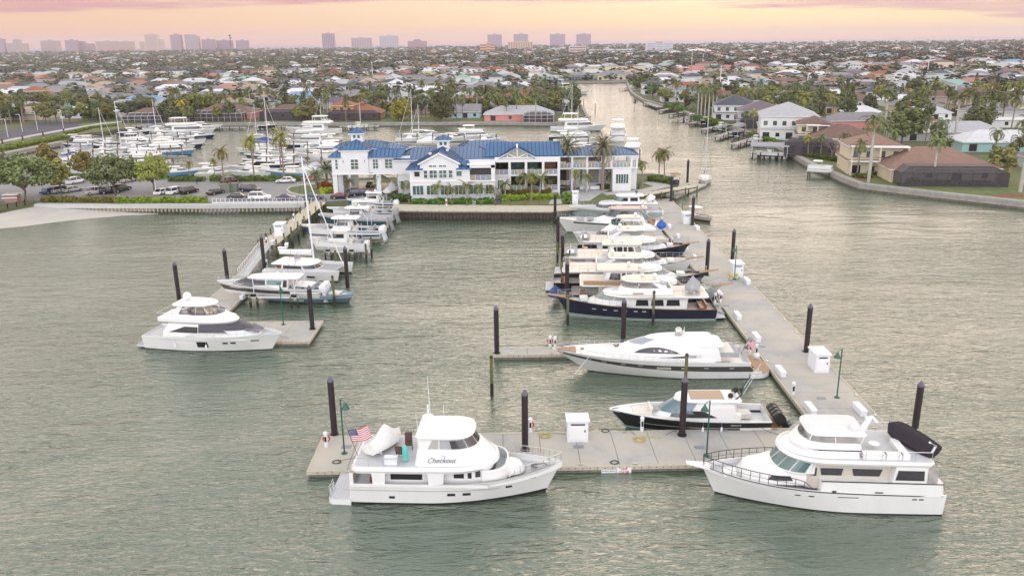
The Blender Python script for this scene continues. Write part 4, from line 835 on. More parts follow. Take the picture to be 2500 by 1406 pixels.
o=covered_tender('dinghy','black covered inflatable dinghy slung across the stern of the right motor yacht',(0,0,0),0,4.1,1.75,.3,mat('black_canvas_cover',(.02,.013,.02),.8,noise=.3),.12,bl=(4.5,.5)); onboat(Bt,o,1.9,-.1,5.1,R(305)); o.rotation_euler=(R(-24),R(-9),o.rotation_euler[2])
# ---------------------------------------------------------------- C: flybridge yacht on the left
Ct=empty('flybridge_yacht','white flybridge motor yacht with a white dome and mesh-covered windows beside the left T dock','yacht')
place(Ct,(376,837),(664,853))
h=Hull(17.0,15.5,4.7,1.75,2.35,1.6,.93,.45,1.,.85,2.1,1.55)
h.build(Ct,[(.05,BLACK),(1,GEL)],bw=.25,rail=GEL)
h.port(Ct,7.8,.98,1.35,.75,BLACK); h.port(Ct,10.6,1.2,.6,.24); h.port(Ct,11.5,1.22,.6,.24); h.port(Ct,14.0,1.45,.9,.16)
h.stripe(Ct,lambda x:1.45,lambda x:1.49,2.4,12.,GCOV,'crease',o=.012)
q=MB(); q.prism([(-1.0,-1.9),(-1.25,-1.2),(-1.25,1.2),(-1.0,1.9),(1.4,2.1),(1.4,-2.1)],.28,.42,GEL,GCOV); part(q,'swim_platform',Ct,False)
hs=Cab([(1.6,2.6,14.6,2.05,6.),(2.3,2.7,14.2,1.98,6.),(2.75,3.0,13.4,1.9,5.5),(3.5,3.4,11.2,1.65,4.)],2.2,.1); hs.build('deckhouse',Ct,GEL)
hs.win(Ct,3.6,7.3,5.6,7.3,2.35,3.05,BLACK,name='side_window'); hs.win(Ct,7.4,11.,7.4,9.8,2.42,3.4,MESH); hs.glass(Ct,-62,62,2.72,3.42,MESH,1,gap=0)
q=MB(); q.add([(12.9,-1.25,2.78),(14.4,-.75,2.42),(14.4,.75,2.42),(12.9,1.25,2.78)],[(0,1,2,3)],BGL); 
q.M=Matrix.Translation((0,0,.06)); q.add([(12.9,-1.25,2.78),(14.4,-.75,2.42),(14.4,.75,2.42),(12.9,1.25,2.78)],[(0,1,2,3)],BGL); part(q,'foredeck_cover',Ct,False)
fd_=Cab([(3.35,2.3,11.2,1.75,4.4),(3.65,2.0,11.6,2.0,4.6),(3.95,2.05,11.3,1.98,4.5)],2.2,.05,rc=.4); fd_.build('flybridge_deck',Ct,GEL)
fb=Cab([(3.9,4.2,11.1,1.9,4.3),(4.5,4.6,10.0,1.7,3.4)],2.2,0); fb.build('flybridge_coaming',Ct,GEL,openz=4.0,floor=GCOV)
fb.win(Ct,6.5,9.6,6.5,9.4,4.5,4.62,mat('mauve_trim',(.20,.10,.14),.5),name='screen_trim')
slabtop(Ct,'hardtop',5.45,4.0,9.1,1.7,2.8,.2,GEL,.14,2.1)
q=MB()
for s_ in (1,-1): q.add([(3.6,s_*1.7,3.95),(4.6,s_*1.7,3.95),(5.5,s_*1.5,5.5),(4.9,s_*1.5,5.5),(3.6,s_*1.58,3.95),(4.6,s_*1.58,3.95),(5.5,s_*1.38,5.5),(4.9,s_*1.38,5.5)],[(0,1,2,3),(4,5,6,7),(0,4,7,3),(1,5,6,2)],GEL)
part(q,'arch',Ct,False); struts(Ct,[((8.6,1.3,4.5),(7.9,1.2,5.5)),((7.1,1.6,4.5),(7.1,1.4,5.5))],.03,STEEL)
seat(Ct,6.3,.6,4.0,1.6,1.0,.45,(0,1)); seat(Ct,8.2,-.5,4.0,.6,.6,.6,(-1,0),GEL2,'helm_seat'); seat(Ct,8.2,.4,4.0,.6,.6,.6,(-1,0),GEL2,'helm_seat'); seat(Ct,5.3,-.9,4.0,1.2,.6,.45,(0,-1),GCOV)
dome(Ct,5.3,0,5.95,.5); h.railing(Ct,.35,.985,.55,12,.022)
q=MB(); q.tube([(2.2,1.8,4.6),(2.2,-1.8,4.6)],.03,STEEL,5,False); q.tube([(2.2,1.8,4.6),(4.2,1.85,4.7)],.03,STEEL,5,False); q.tube([(2.2,-1.8,4.6),(4.2,-1.85,4.7)],.03,STEEL,5,False); part(q,'aft_rail',Ct,False)
# ---------------------------------------------------------------- D: black-sided outboard express on the lift
def lift(name,label,x0,x1,yc,W_,zb,boat,npile=3):
    "a boat lift under a boat in boat-local coordinates: two beams, piles and white guide posts"
    e=empty(name,label,'boat lift'); q=MB()
    for x in (x0,x1): q.box(x-.12,x+.12,-W_/2,W_/2,zb-.35,zb-.12,ALUW)
    q.build('cradle_beam',e)
    for x in (x0,x1):
        for s_ in (1,-1):
            for dx in (-.5,.5):
                q=MB(); q.cyl((x+dx,s_*(W_/2+.2),-1.2),.16,zb+1.2+.2,WOODG,8); q.cyl((x+dx,s_*(W_/2+.2),-1.2),.175,2.,WOODD,8); q.build('pile',e)
            q=MB(); q.tube([(x,s_*(W_/2-.15),zb-.2),(x,s_*(W_/2-.15),zb+2.9)],.05,PLA,6); q.build('guide_post',e)
            q=MB(); q.box(x-.35,x+.35,s_*(W_/2+.2)-.18,s_*(W_/2+.2)+.18,zb+.2,zb+.5,BLACK); q.build('motor_box',e)
    for s_ in (1,-1): q=MB(); q.box(x0-.7,x1+.7,s_*(W_/2+.2)-.1,s_*(W_/2+.2)+.1,zb+.02,zb+.22,ALUW); q.build('top_beam',e)
    return onboat(boat,e,0,0,-boat.location[2])
Dt=empty('express_cruiser','outboard express cruiser with dark grey sides on a lift behind the left dock','boat')
place(Dt,(789,737),(596,726)); Dt.rotation_euler[2]=R(175); Dt.location[2]=1.35; ZL=1.35
h=Hull(15.2,14.0,4.1,1.0,1.7,1.8,.92,.45,1.1,.82,2.2,1.6,keel=.9)
h.build(Dt,[(.25,GEL),(.72,SGREY),(1,GEL)],lift=True,bw=.2,cock=(.27,.35),rail=GEL,keelm=GEL)
hs=Cab([(.95,4.4,13.6,1.6,6.),(1.45,4.4,12.6,1.5,5.5),(2.3,4.2,10.4,1.3,3.6)],2.2,.08); hs.build('deckhouse',Dt,GEL)
hs.win(Dt,7.6,11.,7.6,9.9,1.45,2.15,MESH); hs.win(Dt,5.3,7.4,5.2,7.4,1.5,2.15,GGL); hs.win(Dt,4.5,5.1,4.5,5.0,1.2,2.15,BLACK); hs.glass(Dt,-60,60,1.5,2.2,MESH,1)
q=MB(); q.loft([hs.ring(1.42)[6:-6],hs.ring(1.0)[6:-6]],MESH,closed=False); part(q,'foredeck_cover',Dt)
slabtop(Dt,'hardtop',2.3,2.8,10.3,1.5,3.6,.16,GEL,.14,2.2); antenna(Dt,(5.5,0,2.5),(5.1,0,3.2),.08); dome(Dt,6.2,0,2.65,.22,post=.1)
struts(Dt,[((3.4,1.6,1.0),(3.0,1.4,2.35))],.07); seat(Dt,3.3,.5,.4,1.2,1.2,.5,(1,0),GCOV); seat(Dt,1.5,0,.5,1.3,2.4,.5,(-1,0),GCOV,'covered_seat'); seat(Dt,4.3,-.9,.4,.6,.6,.6,(-1,0),SEAT)
outboards(Dt,4,-.15,.35,.62,PLA,1.15,8); h.railing(Dt,.45,.985,.45,10,.02)
lift('boat_lift','lift with white guide posts under the black-sided express cruiser',3.2,9.0,0,4.8,1.3,Dt)
# E: blue express, bow to the right
Et=empty('express_boat','ice-blue open express boat with a raked glass windshield, bow pointing right beside the catamaran','boat')
place(Et,(668,728),(832,738)); h=Hull(12.6,11.6,3.8,1.1,1.5,1.8,.92,.45,1.1,.85,2.2,1.6); h.build(Et,[(.1,BOOT),(.55,mat('slate_gelcoat',(.10,.15,.17),.2)),(1,LBLUE)],bw=.15,cock=(.45,.35),rail=LBLUE,deckm=LBLUE)
ws=Cab([(1.0,4.3,8.6,1.45,2.6),(2.2,4.0,7.0,1.35,1.8)],2.4,0); ws.build('windshield_frame',Et,LBLUE,openz=1.0); ws.glass(Et,-85,85,1.2,2.1,GGL,2); ws.win(Et,4.6,6.,4.4,5.4,1.25,2.1,GLASS)
slabtop(Et,'hardtop',2.35,3.3,6.9,1.4,1.4,.12,GEL); seat(Et,2.0,0,.4,1.0,2.4,.5,(-1,0)); seat(Et,9.7,0,1.3,1.5,1.4,.2,None); outboards(Et,3,-.1,.3,.65,PLA,1)
seat(Et,4.6,.6,.4,.6,.6,.6,(-1,0))
# F: catamaran
Ft=empty('sailing_catamaran','white sailing catamaran with a tall mast and stowed white sail at the left floats','sailboat')
place(Ft,(668,668),(846,678)); 
def cathull(y0,name):
    q=MB(); h=Hull(12.6,12.2,1.9,1.45,1.75,1.,.8,.4,1.,.85,2.6,2.,keel=.4); ts=[i/22 for i in range(23)]
    for sg in (1,-1): q.loft([[(h.x(t,0),y0,-.4) for t in ts]]+[[tuple(a+b_ for a,b_ in zip(h.pt(t,v,sg),(0,y0,0))) for t in ts] for v in (0,.12,.5,1)]+[[(h.x(t,h.zs(t)),y0,h.zs(t)+.12) for t in ts]],GEL,closed=False,mts=[BOOT,BOOT,GEL,GEL,DECK])
    q.add([(0,y0-.75,-.3),(0,y0+.75,-.3),(0,y0+.75,1.45),(0,y0-.75,1.45)],[(0,1,2,3)],GEL); part(q,name,Ft)
cathull(2.55,'hull'); cathull(-2.55,'hull')
q=MB(); q.box(1.2,8.2,-2.4,2.4,.8,1.42,GEL); part(q,'bridge_deck',Ft,False)
q=MB(); q.box(8.4,11.6,-1.8,1.8,1.5,1.53,GCOV); part(q,'trampoline',Ft,False)
cb=Cab([(1.4,2.6,8.4,2.25,2.8),(2.15,2.6,7.8,2.1,2.5)],2.4,0); cb.build('deckhouse',Ft,GEL); cb.win(Ft,3.,6.2,3.,6.,1.6,2.05,BLACK); cb.glass(Ft,-75,75,1.6,2.08,GLASS,3)
slabtop(Ft,'cabin_top',2.15,.8,8.0,2.3,2.6,.14,GEL,.1); seat(Ft,3.6,1.5,2.35,.7,.8,.5,(-1,0),GCOV,'helm_seat'); seat(Ft,2,0,1.4,1.2,2.6,.45,(-1,0),TEAKV,'cockpit_seat')
for s_ in (1,-1):
    q=MB(); q.box(7.6,8.9,s_*3.52-.03,s_*3.52+.03,.75,1.0,BLACK); part(q,'hull_window',Ft,False)
q=MB(); q.tube([(7.2,0,2.3),(6.6,0,18.6)],[.15,.11],PLA,8); part(q,'mast',Ft)
q=MB(); q.tube([(7.1,0,3.6),(1.4,0,3.4)],.13,GEL,8); part(q,'boom',Ft)
q=MB(); q.loft([[(1.5+i*.5,y*(1+.1*math.sin(i*2)),3.45+z*(1+.12*i*.3)) for y,z in ((-.3,0),(-.34,.35),(0,.62),(.34,.35),(.3,0))] for i in range(12)],WCOV,cap0=True,cap1=True); part(q,'stowed_sail',Ft)
q=MB()
for a,b_,r_ in (((6.65,0,17.5),(12.2,0,1.7),.045),((6.65,0,17),(4.4,3.3,1.6),.02),((6.65,0,17),(4.4,-3.3,1.6),.02),((6.7,0,12),(5.4,3.3,1.6),.015),((6.7,0,12),(5.4,-3.3,1.6),.015)): q.tube([a,b_],r_,PLA if r_>.03 else BLACK,5,False)
q.tube([(6.7,0,17),(6.7,0,17.01)],.01,BLACK,4,False); part(q,'rigging',Ft,False)
q=MB(); q.tube([(12.15,0,2.0),(6.8,0,16.8)],[.10,.05],WCOV,6); part(q,'furled_jib',Ft)
# open tender with brown seats left of the catamaran
# ---------------------------------------------------------------- lifted outboard boats on the left pier
def console(label,a,L,hm,cover=None,n_ob=3,obm=None,lz=1.3,rz=176,two=None,lab2=None,big=True):
    e=empty('outboard_boat',label,'boat'); p=P(a[0],a[1],lz); e.location=(p.x,p.y,lz); e.rotation_euler=(0,0,R(rz)); W_=L*.29
    h=Hull(L,L*.9,W_,1.3,2.15,1.7,.9,.42,1.2,.8,2.1,1.55,keel=.75)
    h.build(e,[(.10,GEL),(.80,hm),(1,GEL)],lift=True,bw=.3,cock=(.9,.55) if not cover else None,rail=GEL,deckm=DECK,keelm=GEL)
    cx=L*.45; c=Cab([(1.,cx-1.4,cx+2.6,W_*.32,1.6),(2.,cx-1.4,cx+1.9,W_*.31,1.3),(2.9,cx-1.2,cx+.9,W_*.28,.7)],2.4,0); c.build('console',e,GEL); c.glass(e,-88,88,2.08,2.8,GLASS,1); c.win(e,cx-.9,cx+1.,cx-.9,cx+.5,2.1,2.8,GLASS)
    slabtop(e,'hardtop',3.3,cx-L*.19,cx+L*.16,W_*.40,1.3,.14,GEL,.1); struts(e,[((cx-2.3,W_*.38,1.3),(cx-1.2,W_*.32,3.35)),((cx+1.3,W_*.3,1.5),(cx+.9,W_*.27,3.35))],.06)
    dome(e,cx-.6,0,3.6,.25,post=.05); antenna(e,(cx-.9,.5,3.4),(cx-1.3,.5,5.8)); antenna(e,(cx-.9,-.5,3.4),(cx-1.3,-.5,5.8))
    q=MB(); q.box(cx-.2,cx+.3,-.2,.2,3.54,3.58,GLASS); part(q,'roof_hatch',e,False)
    if cover:
        q=MB(); rr=[]
        for i in range(15):
            t=i/14; y=h.y(t*.97,1)+.06; z=h.zs(t); pk=.25+1.15*math.exp(-((t-.38)/.2)**2); rr.append([(t*.97*L,-y,z-.35),(t*.97*L,-y,z+.02),(t*.97*L,-y*.4,z+pk*.8),(t*.97*L,0,z+pk),(t*.97*L,y*.4,z+pk*.8),(t*.97*L,y,z+.02),(t*.97*L,y,z-.35)])
        q.loft(rr,cover,closed=False); part(q,'cover',e)
    else:
        seat(e,L*.74,0,1.3,L*.16,W_*.5,.55,None,GCOV,'bow_cushion'); seat(e,L*.12,0,.9,1.1,W_*.7,.5,(-1,0),GCOV,'covered_seat'); seat(e,cx-1.9,0,.6,.7,W_*.5,.9,(-1,0),SEAT,'leaning_post')
    outboards(e,n_ob,-.15,.5,.68,obm or PLA,1.3 if L>10 else 1.,14)
    lift('boat_lift',lab2 or ('lift under the '+label.split(',')[0]),L*.2,L*.62,0,W_+1.0,lz-.1,e)
    return e
console('small white centre console boat on a lift, nearest the catamaran mast',(893,608),9.6,GRYH if 0 else GEL,None,2,PLA,1.3,176,lab2='lift under the small white centre console boat')
console('large centre console boat with a steel-blue hull on a lift and three white outboards',(930,575),14.6,BLUEH,None,3,PLA,1.3,177,lab2='lift under the steel-blue hulled boat')
console('centre console boat wrapped in a long grey cover with one covered outboard',(948,548),13.6,mat('teal_gelcoat',(.04,.11,.12),.2),GCOV,2,GCOV,1.3,177,lab2='lift under the grey covered boat')
console('navy-hulled centre console boat with grey covered outboards, second from the boardwalk',(962,530),13.6,NAVY,None,3,GCOV,1.3,177,lab2='lift under the navy-hulled boat with covered outboards')
console('white and blue outboard boat closest to the boardwalk, with a white roof',(964,508),10.2,mat('royal_blue_gelcoat',(.03,.08,.25),.2),None,2,PLA,1.2,178,lab2='lift under the white and blue boat at the boardwalk')
# ---------------------------------------------------------------- I: long white sport yacht
It=empty('sport_yacht','long low white sport yacht with a wide dark hull stripe and teak stern platform','yacht')
place(It,(1850,905),(1440,905))
h=Hull(22.6,18.6,5.6,2.0,2.7,1.6,.93,.42,.9,.85,2.2,1.5,x0=1.5)
h.build(It,[(.04,BLACK),(1,GEL)],bw=.12,rail=GEL,cock=(.17,1.35),deckm=GEL)
h.stripe(It,lambda x:.90+.0042*x*x*.45*1.0+.45*max(0,(x-12)/10)**2,lambda x:1.55+.0028*x*x*.4+.40*max(0,(x-12)/10)**2,1.2,21.4,mat('stripe_dark_grey',(.07,.065,.06),.2),'hull_stripe')
for x in (3.5,6.2,13.2,15.0,17.0,18.6): h.port(It,x,1.32+.0035*x*x*.45,.5,.12,GCOV)
h.port(It,10.7,1.35,1.5,.26,GEL2); h.port(It,8.6,1.35,.5,.14,GEL2)
q=MB(); n=10; a=[(1.4,2.35)]+[(.9-1.9*math.sin(i*PI/2/n),2.45*math.cos(i*PI/2/n)**.6) for i in range(n+1)]; a=a+[(x,-y) for x,y in a[::-1]]; q.prism(a,.1,.62,GEL,TEAK); q.box(.2,1.9,-2.3,2.3,.62,.9,GEL,TEAK); part(q,'swim_platform',It,False)
hs=Cab([(1.9,4.5,20.5,2.05,13.),(2.45,4.6,18.6,1.95,11.5),(2.95,4.7,15.6,1.85,8.),(3.6,5.0,14.0,1.6,6.4),(4.05,5.2,12.4,1.25,5.)],2.1,.22); hs.build('deckhouse',It,GEL)
q=MB(); A_=[];B_=[]
for s_ in (1,-1):
    A_=[(x,s_*(hs.hw(x,2.72)+.02),2.72) for x in [8.9+.62*i for i in range(9)]]; B_=[(x,s_*(hs.hw(x,2.72+.62*math.sin(PI*i/8)**.8)+.02),2.72+.62*math.sin(PI*i/8)**.8) for i,x in enumerate([8.9+.62*i for i in range(9)])]
    q=MB(); q.loft([A_,B_],GLASS,closed=False); part(q,'side_window',It)
    A_=[(x,s_*(hs.hw(x,2.28)+.03),2.28) for x in [7.2+.5*i for i in range(9)]]; B_=[(x,s_*(hs.hw(x,2.28+.3*(1-i/8))+.03),2.28+.3*(1-i/8)) for i,x in enumerate([7.2+.5*i for i in range(9)])]
    q=MB(); q.loft([A_,B_],GLASS,closed=False); part(q,'side_window',It)
    q=MB()
    for k in range(4): q.box(6.6,8.3,s_*(hs.hw(7,2.4)+.05)-.02,s_*(hs.hw(7,2.4)+.05)+.02,2.28+k*.13,2.33+k*.13,GEL)
    part(q,'vent_fins',It,False)
hs.glass(It,-38,38,3.52,4.02,mat('silver_glass',(.35,.37,.40),.12),1,gap=0)
slabtop(It,'rear_roof',3.3,4.2,7.4,1.75,.6,.3,GEL,.1); q=MB(); q.box(2.6,4.6,-1.7,1.7,2.25,2.75,GCOV); q.box(3.1,4.6,-1.5,1.5,2.75,2.8,SEAT); part(q,'sunpad',It,False)
q=MB(); q.box(20.6,22.0,-.55,.55,2.6,2.62,TEAK); q.add([(20.0,-.9,2.56),(22.2,-.12,2.68),(22.2,.12,2.68),(20,.9,2.56)],[(0,1,2,3)],TEAK); part(q,'bow_teak',It,False)
q=MB(); q.lathe((15.6,0,3.05),[(.35,0),(.35,.06),(.1,.08)],GLASS,12); q.lathe((19.3,.2,2.7),[(.25,0),(.25,.06),(.1,.08)],GLASS,12); part(q,'deck_hatch',It,False)
h.railing(It,.35,.985,.42,16,.022)
q=MB(); q.lathe((8.9,.1,4.25),[(.3,0),(.42,.15),(.42,.5),(.3,.8),(.05,.92)],STEEL,14); part(q,'radar_dome',It,60); dome(It,8.3,-.7,3.95,.33,STEEL,.1); antenna(It,(8.4,.2,4.2),(8.3,.2,5.2),.05,GEL)
textmesh('PERSHING 74',.27,It,(4.6,2.62,2.0),(R(90),0,R(180)),BLACK,'lettering',.15,bold=.004)
q=MB(); q.tube([(1.7,2.4,1.7),(.5,3.4,.7)],.02,PLA,4); q.tube([(18.6,2.0,2.6),(20.5,3.2,.6)],.02,PLA,4); part(q,'mooring_line',It,False)
o=usflag('flag','small stars and stripes drooping at the stern of the long sport yacht',1.9,1.0,.7,.35,1.0); onboat(It,o,2.1,.6,2.2)
q=MB(); q.lathe((0,0,0),[(.02,0),(.3,.12),(.38,.4),(.3,.68),(.02,.8)],PLA,12); o=tag(q.build('fender_ball',smooth=60),'round white fender ball at the stern platform of the long sport yacht','fender'); onboat(It,o,-.5,-2.7,.3)
# ---------------------------------------------------------------- J: black-hulled sport boat with four outboards
Jt=empty('sport_boat','black-hulled sport boat with a glass roof and four tilted black outboards','boat')
place(Jt,(1868,1041),(1540,1041))
h=Hull(14.7,13.0,4.3,1.45,1.95,1.5,.92,.42,1.1,.85,2.2,1.55); h.build(Jt,[(.08,LBLUE),(.93,BLACK),(1,GEL)],bw=.18,rail=GEL,cock=(.2,.6),deckm=GEL)
h.stripe(Jt,.78,.82,1.,12.,GEL,'pinstripe')
cb=Cab([(1.3,2.8,11.4,1.55,5.2),(1.75,2.9,10.4,1.48,4.4),(2.3,3.2,9.7,1.4,3.2),(3.0,3.3,8.6,1.22,2.4)],2.3,.1); cb.build('deckhouse',Jt,GEL)
cb.win(Jt,4.9,9.2,6.2,8.9,1.62,2.25,GLASS); cb.glass(Jt,-80,80,1.95,2.95,mat('sky_glass',(.10,.17,.20),.04,spec=1.),1,gap=0)
slabtop(Jt,'hardtop',3.0,2.6,8.6,1.42,2.0,.16,GEL,.12); q=MB(); q.box(4.2,7.3,-.95,.95,3.24,3.30,mat('copper_glass',(.22,.13,.07),.12)); part(q,'glass_roof',Jt,False)
q=MB(); q.box(9.5,10.6,-.5,.5,1.98,2.02,GCOV); part(q,'deck_hatch',Jt,False); seat(Jt,11.7,0,1.5,1.6,1.7,.28,(-1,0),SEAT,'bow_seat'); seat(Jt,2.0,-.8,.7,1.4,1.2,.5,(1,0)); seat(Jt,3.0,1.2,.7,.6,.6,1.2,None,GEL)
q=MB(); q.prism([(-1.3,-1.5),(-1.3,1.5),(.1,1.8),(.1,-1.8)],.35,.46,TEAK); part(q,'swim_platform',Jt,False)
outboards(Jt,4,-1.0,.75,.66,BLACK,1.2,42)
q=MB(); q.tube([(3.2,-.9,3.2),(2.6,-.9,3.7),(2.6,.9,3.7),(3.2,.9,3.2)],.07,BLACK,6,False); q.tube([(2.6,0,3.7),(2.0,0,4.6)],.06,BLACK,6); part(q,'radar_arch',Jt,False); dome(Jt,2.9,-.5,3.35,.28,BLACK,.1); dome(Jt,3.6,.6,3.3,.25,BLACK,.1); dome(Jt,2.6,.4,3.85,.2,BLACK,.1)
antenna(Jt,(2.6,.9,3.6),(1.3,1.0,6.3),.025); antenna(Jt,(2.0,-.9,3.6),(.6,-.9,6.0),.025)
for x in (4.6,6.3,8.2): fender(Jt,x,2.12,.55)
textmesh('FORMULA 48',.16,Jt,(3.3,2.06,1.12),(R(90),0,R(180)),GEL,'lettering',.2)
def moor(boat,lines,name='mooring_line'):
    for a,b_ in lines:
        m_=tuple((u+v)/2 for u,v in zip(a,b_)); q=MB(); q.tube([a,(m_[0],m_[1],m_[2]-.18),b_],.022,BLACK,4,False); part(q,name,boat,False)
moor(A,[((17.4,.5,2.7),(15.2,3.4,.65)),((2.0,2.5,2.0),(3.6,3.3,.65)),((1.7,2.5,1.9),(-.8,3.3,.65)),((10,2.6,2.0),(12.4,3.3,.65))]); moor(Bt,[((17.0,-.6,2.4),(15.,-3.6,.65)),((14.,-2.,2.3),(10.,-3.5,.65)),((1.,-2.6,2.8),(3.5,-3.5,.65))]); moor(Jt,[((14.3,.1,1.5),(12.6,2.9,.65)),((1.6,2.,1.3),(-.4,2.9,.65)),((8.,2.,1.4),(9.8,2.9,.65))]); moor(Ct,[((16.2,-.3,2.3),(16.6,2.4,.65)),((15.6,.6,2.3),(13.,3.2,.65))])
for x in (4.,7.5,11.): fender(A,x,2.82,.8)
for x in (3.,6.5,10.): fender(Bt,x,-2.9,.9)
for x in (4.5,8.5): fender(Ct,x,-2.5,.7)
# ---------------------------------------------------------------- classic pilothouse yachts
def classic(label,stern,bow,hullm=NAVY,boot=BOOTG,L=21.,kind=0,top=None,name='pilothouse_yacht',W_=5.2,z0=1.55,z1=2.7,fly=True,roofm=None,extra=None,rail=None,sh=0.):
    if kind: W_=5.7
    e=empty(name,label,'yacht'); place(e,stern,bow); s=L/21.
    h=Hull(L,L*.915,W_,z0,z1,2.2,.93,.5,1.1,.87,2.1,1.6); h.build(e,[(.03,GEL),(.10,boot),(.13,GEL),(1,hullm)],bw=.3,rail=rail or TEAK,deckm=GEL2,cock=(.19,1.0))
    for x in (9.5,10.6,12.,13.2,14.6,16.): h.port(e,x*s,1.3+.01*(x-9),.5,.11,PLA)
    h.stripe(e,lambda x:h.zs(x/L)-.02,lambda x:h.zs(x/L)+.06,.2,L*.93,rail or TEAK,'cap_rail',o=.03)
    hs=Cab([(1.1,3.9*s,12.2*s,W_*.40,1.2),(3.05,3.7*s,12.*s,W_*.385,1.2)],3,0); hs.build('deckhouse',e,GEL)
    for a,b_ in ((4.8,6.6),(6.9,8.6),(8.9,10.6)): hs.win(e,a*s,b_*s,(a+.12)*s,(b_-.12)*s,1.95,2.75)
    pl=Cab([(1.9,10.5*s,17.2*s,W_*.38,4.6*s),(2.45,10.5*s,16.4*s,W_*.37,4.4*s),(2.55,10.5*s,15.9*s,W_*.36,4.1*s),(3.5,10.5*s,14.6*s,W_*.33,3.2*s)],2.2,.05); pl.build('pilothouse',e,GEL)
    pl.glass(e,-88,88,2.62,3.38,mat('pale_glass',(.25,.28,.27),.1) if kind==0 else GLASS,8,gap=2.2)
    bd=Cab([(3.05,1.2*s,14.7*s,W_*.47,4.2*s),(3.2,1.1*s,14.9*s,W_*.485,4.3*s),(3.34,1.15*s,14.8*s,W_*.48,4.2*s)],2.2,.03,rc=.3); bd.build('boat_deck',e,GEL,GEL2)
    if kind==0:
        fb=Cab([(3.3,5.6*s,13.*s,W_*.36,3.1*s),(4.2,5.8*s,12.4*s,W_*.33,2.6*s)],2.2,0); fb.build('flybridge_coaming',e,GEL,openz=3.5)
        fb.glass(e,-80,80,4.2,4.55,ISING,1); slabtop(e,'hardtop',4.95,7.4*s,12.4*s,W_*.34,2.4,.2,GEL,.1,2.4,GEL2)
        q=MB()
        for s_ in (1,-1): q.add([(6.2*s,s_*1.75,4.1),(7.4*s,s_*1.75,4.1),(8.6*s,s_*1.6,5.),(8.0*s,s_*1.6,5.),(6.2*s,s_*1.63,4.1),(7.4*s,s_*1.63,4.1),(8.6*s,s_*1.5,5.),(8.*s,s_*1.5,5.)],[(0,1,2,3),(4,5,6,7),(0,4,7,3),(1,5,6,2)],GEL)
        part(q,'arch',e,False); seat(e,10.4*s,.5,3.5,.6,.6,.7,(-1,0),SEAT,'helm_seat'); seat(e,9.0*s,-.8,3.5,1.6,.7,.45,(0,-1)); struts(e,[((12.1*s,1.,4.2),(11.8*s,1.1,5.))],.03,STEEL)
        q=MB(); q.box(9.6*s,11.*s,-W_*.37,-W_*.36,3.5,3.62,TEAKV); q.box(9.6*s,11.*s,W_*.36,W_*.37,3.5,3.62,TEAKV); part(q,'name_board',e,False)
    else:
        wh=Cab([(3.3,7.3*s+sh,12.9*s+sh,W_*.35,1.6),(5.0,7.5*s+sh,12.0*s+sh,W_*.31,1.3)],3,0); wh.build('upper_pilothouse',e,GEL); wh.win(e,7.9*s+sh,9.5*s+sh,8.2*s+sh,9.5*s+sh,3.85,4.8); wh.win(e,9.7*s+sh,10.2*s+sh,9.7*s+sh,10.2*s+sh,3.85,4.8); wh.win(e,10.4*s+sh,11.5*s+sh,10.4*s+sh,11.1*s+sh,3.85,4.8); wh.glass(e,-75,75,3.95,4.75,mat('pale_glass',(.25,.28,.27),.1),3)
        slabtop(e,'hardtop',5.0,6.2*s+sh,12.7*s+sh,W_*.36,1.6,.18,roofm or GEL2,.08,2.8)
        for s_ in (-1,):
            if kind==2: q=MB(); q.box(1.6*s,9.6*s,s_*W_*.487-.03,s_*W_*.487+.03,3.36,3.95,TEAK); part(q,'side_screen',e,False)
    dome(e,8.*s,.3,5.4,.3); antenna(e,(8.6*s,-.8,5.2),(8.5*s,-.8,7.6)); antenna(e,(8.6*s,.8,5.2),(8.5*s,.9,7.2)); dome(e,9.5*s,-.4,5.25,.26,post=.1)
    q=MB(); q.box(6.3*s,7.3*s,-.9,.2,3.36,3.9,GEL); part(q,'deck_box',e,False)
    q=MB(); q.prism([(-1.2,-W_*.4),(-1.2,W_*.4),(.1,W_*.44),(.1,-W_*.44)],.3,.42,DECK); part(q,'swim_platform',e,False)
    q=MB(); q.loft([[(L-1.2,-.5,z1-.15),(L-1.2,.5,z1-.15),(L-1.2,.5,z1-.05),(L-1.2,-.5,z1-.05)],[(L+1.5,-.2,z1+.25),(L+1.5,.2,z1+.25),(L+1.5,.2,z1+.33),(L+1.5,-.2,z1+.33)]],TEAK,cap1=True); part(q,'bow_pulpit',e,False)
    q=MB(); q.box(L*.8,L*.85,-.7,.7,z1-.55,z1-.1,GEL); part(q,'foredeck_box',e,False)
    h.railing(e,.55,.99,.8,10,.026)
    q=MB()
    for s_ in (1,-1):
        q.tube([(1.3*s,s_*W_*.46,4.1),(5.8*s,s_*W_*.46,4.1)],.025,STEEL,5,False)
        for k in range(5): q.tube([((1.3+1.1*k)*s,s_*W_*.46,3.35),((1.3+1.1*k)*s,s_*W_*.46,4.1)],.02,STEEL,4,False)
    q.tube([(1.3*s,-W_*.46,4.1),(1.3*s,W_*.46,4.1)],.025,STEEL,5,False); part(q,'railing',e,False)
    seat(e,1.6*s,0,1.05,.8,W_*.6,.45,(-1,0),TEAKV,'cockpit_seat')
    return e
Kt=classic('large navy-hulled pilothouse yacht with a green waterline and cream decks, front of the row',(1740,769),(1397,769),NAVY,BOOTG,20.7,0)
o=covered_tender('dinghy','grey peaked cover over a dinghy on the boat deck of the front navy yacht',(0,0,0),0,3.6,1.9,.7,GCOV,1.0); onboat(Kt,o,2.9,.1,3.85,R(70))
M6=classic('white pilothouse yacht with a teak side screen and blue stern dinghy',(1395,738),(1735,741),GRYH,BOOTR,20.5,2,sh=-2.7)
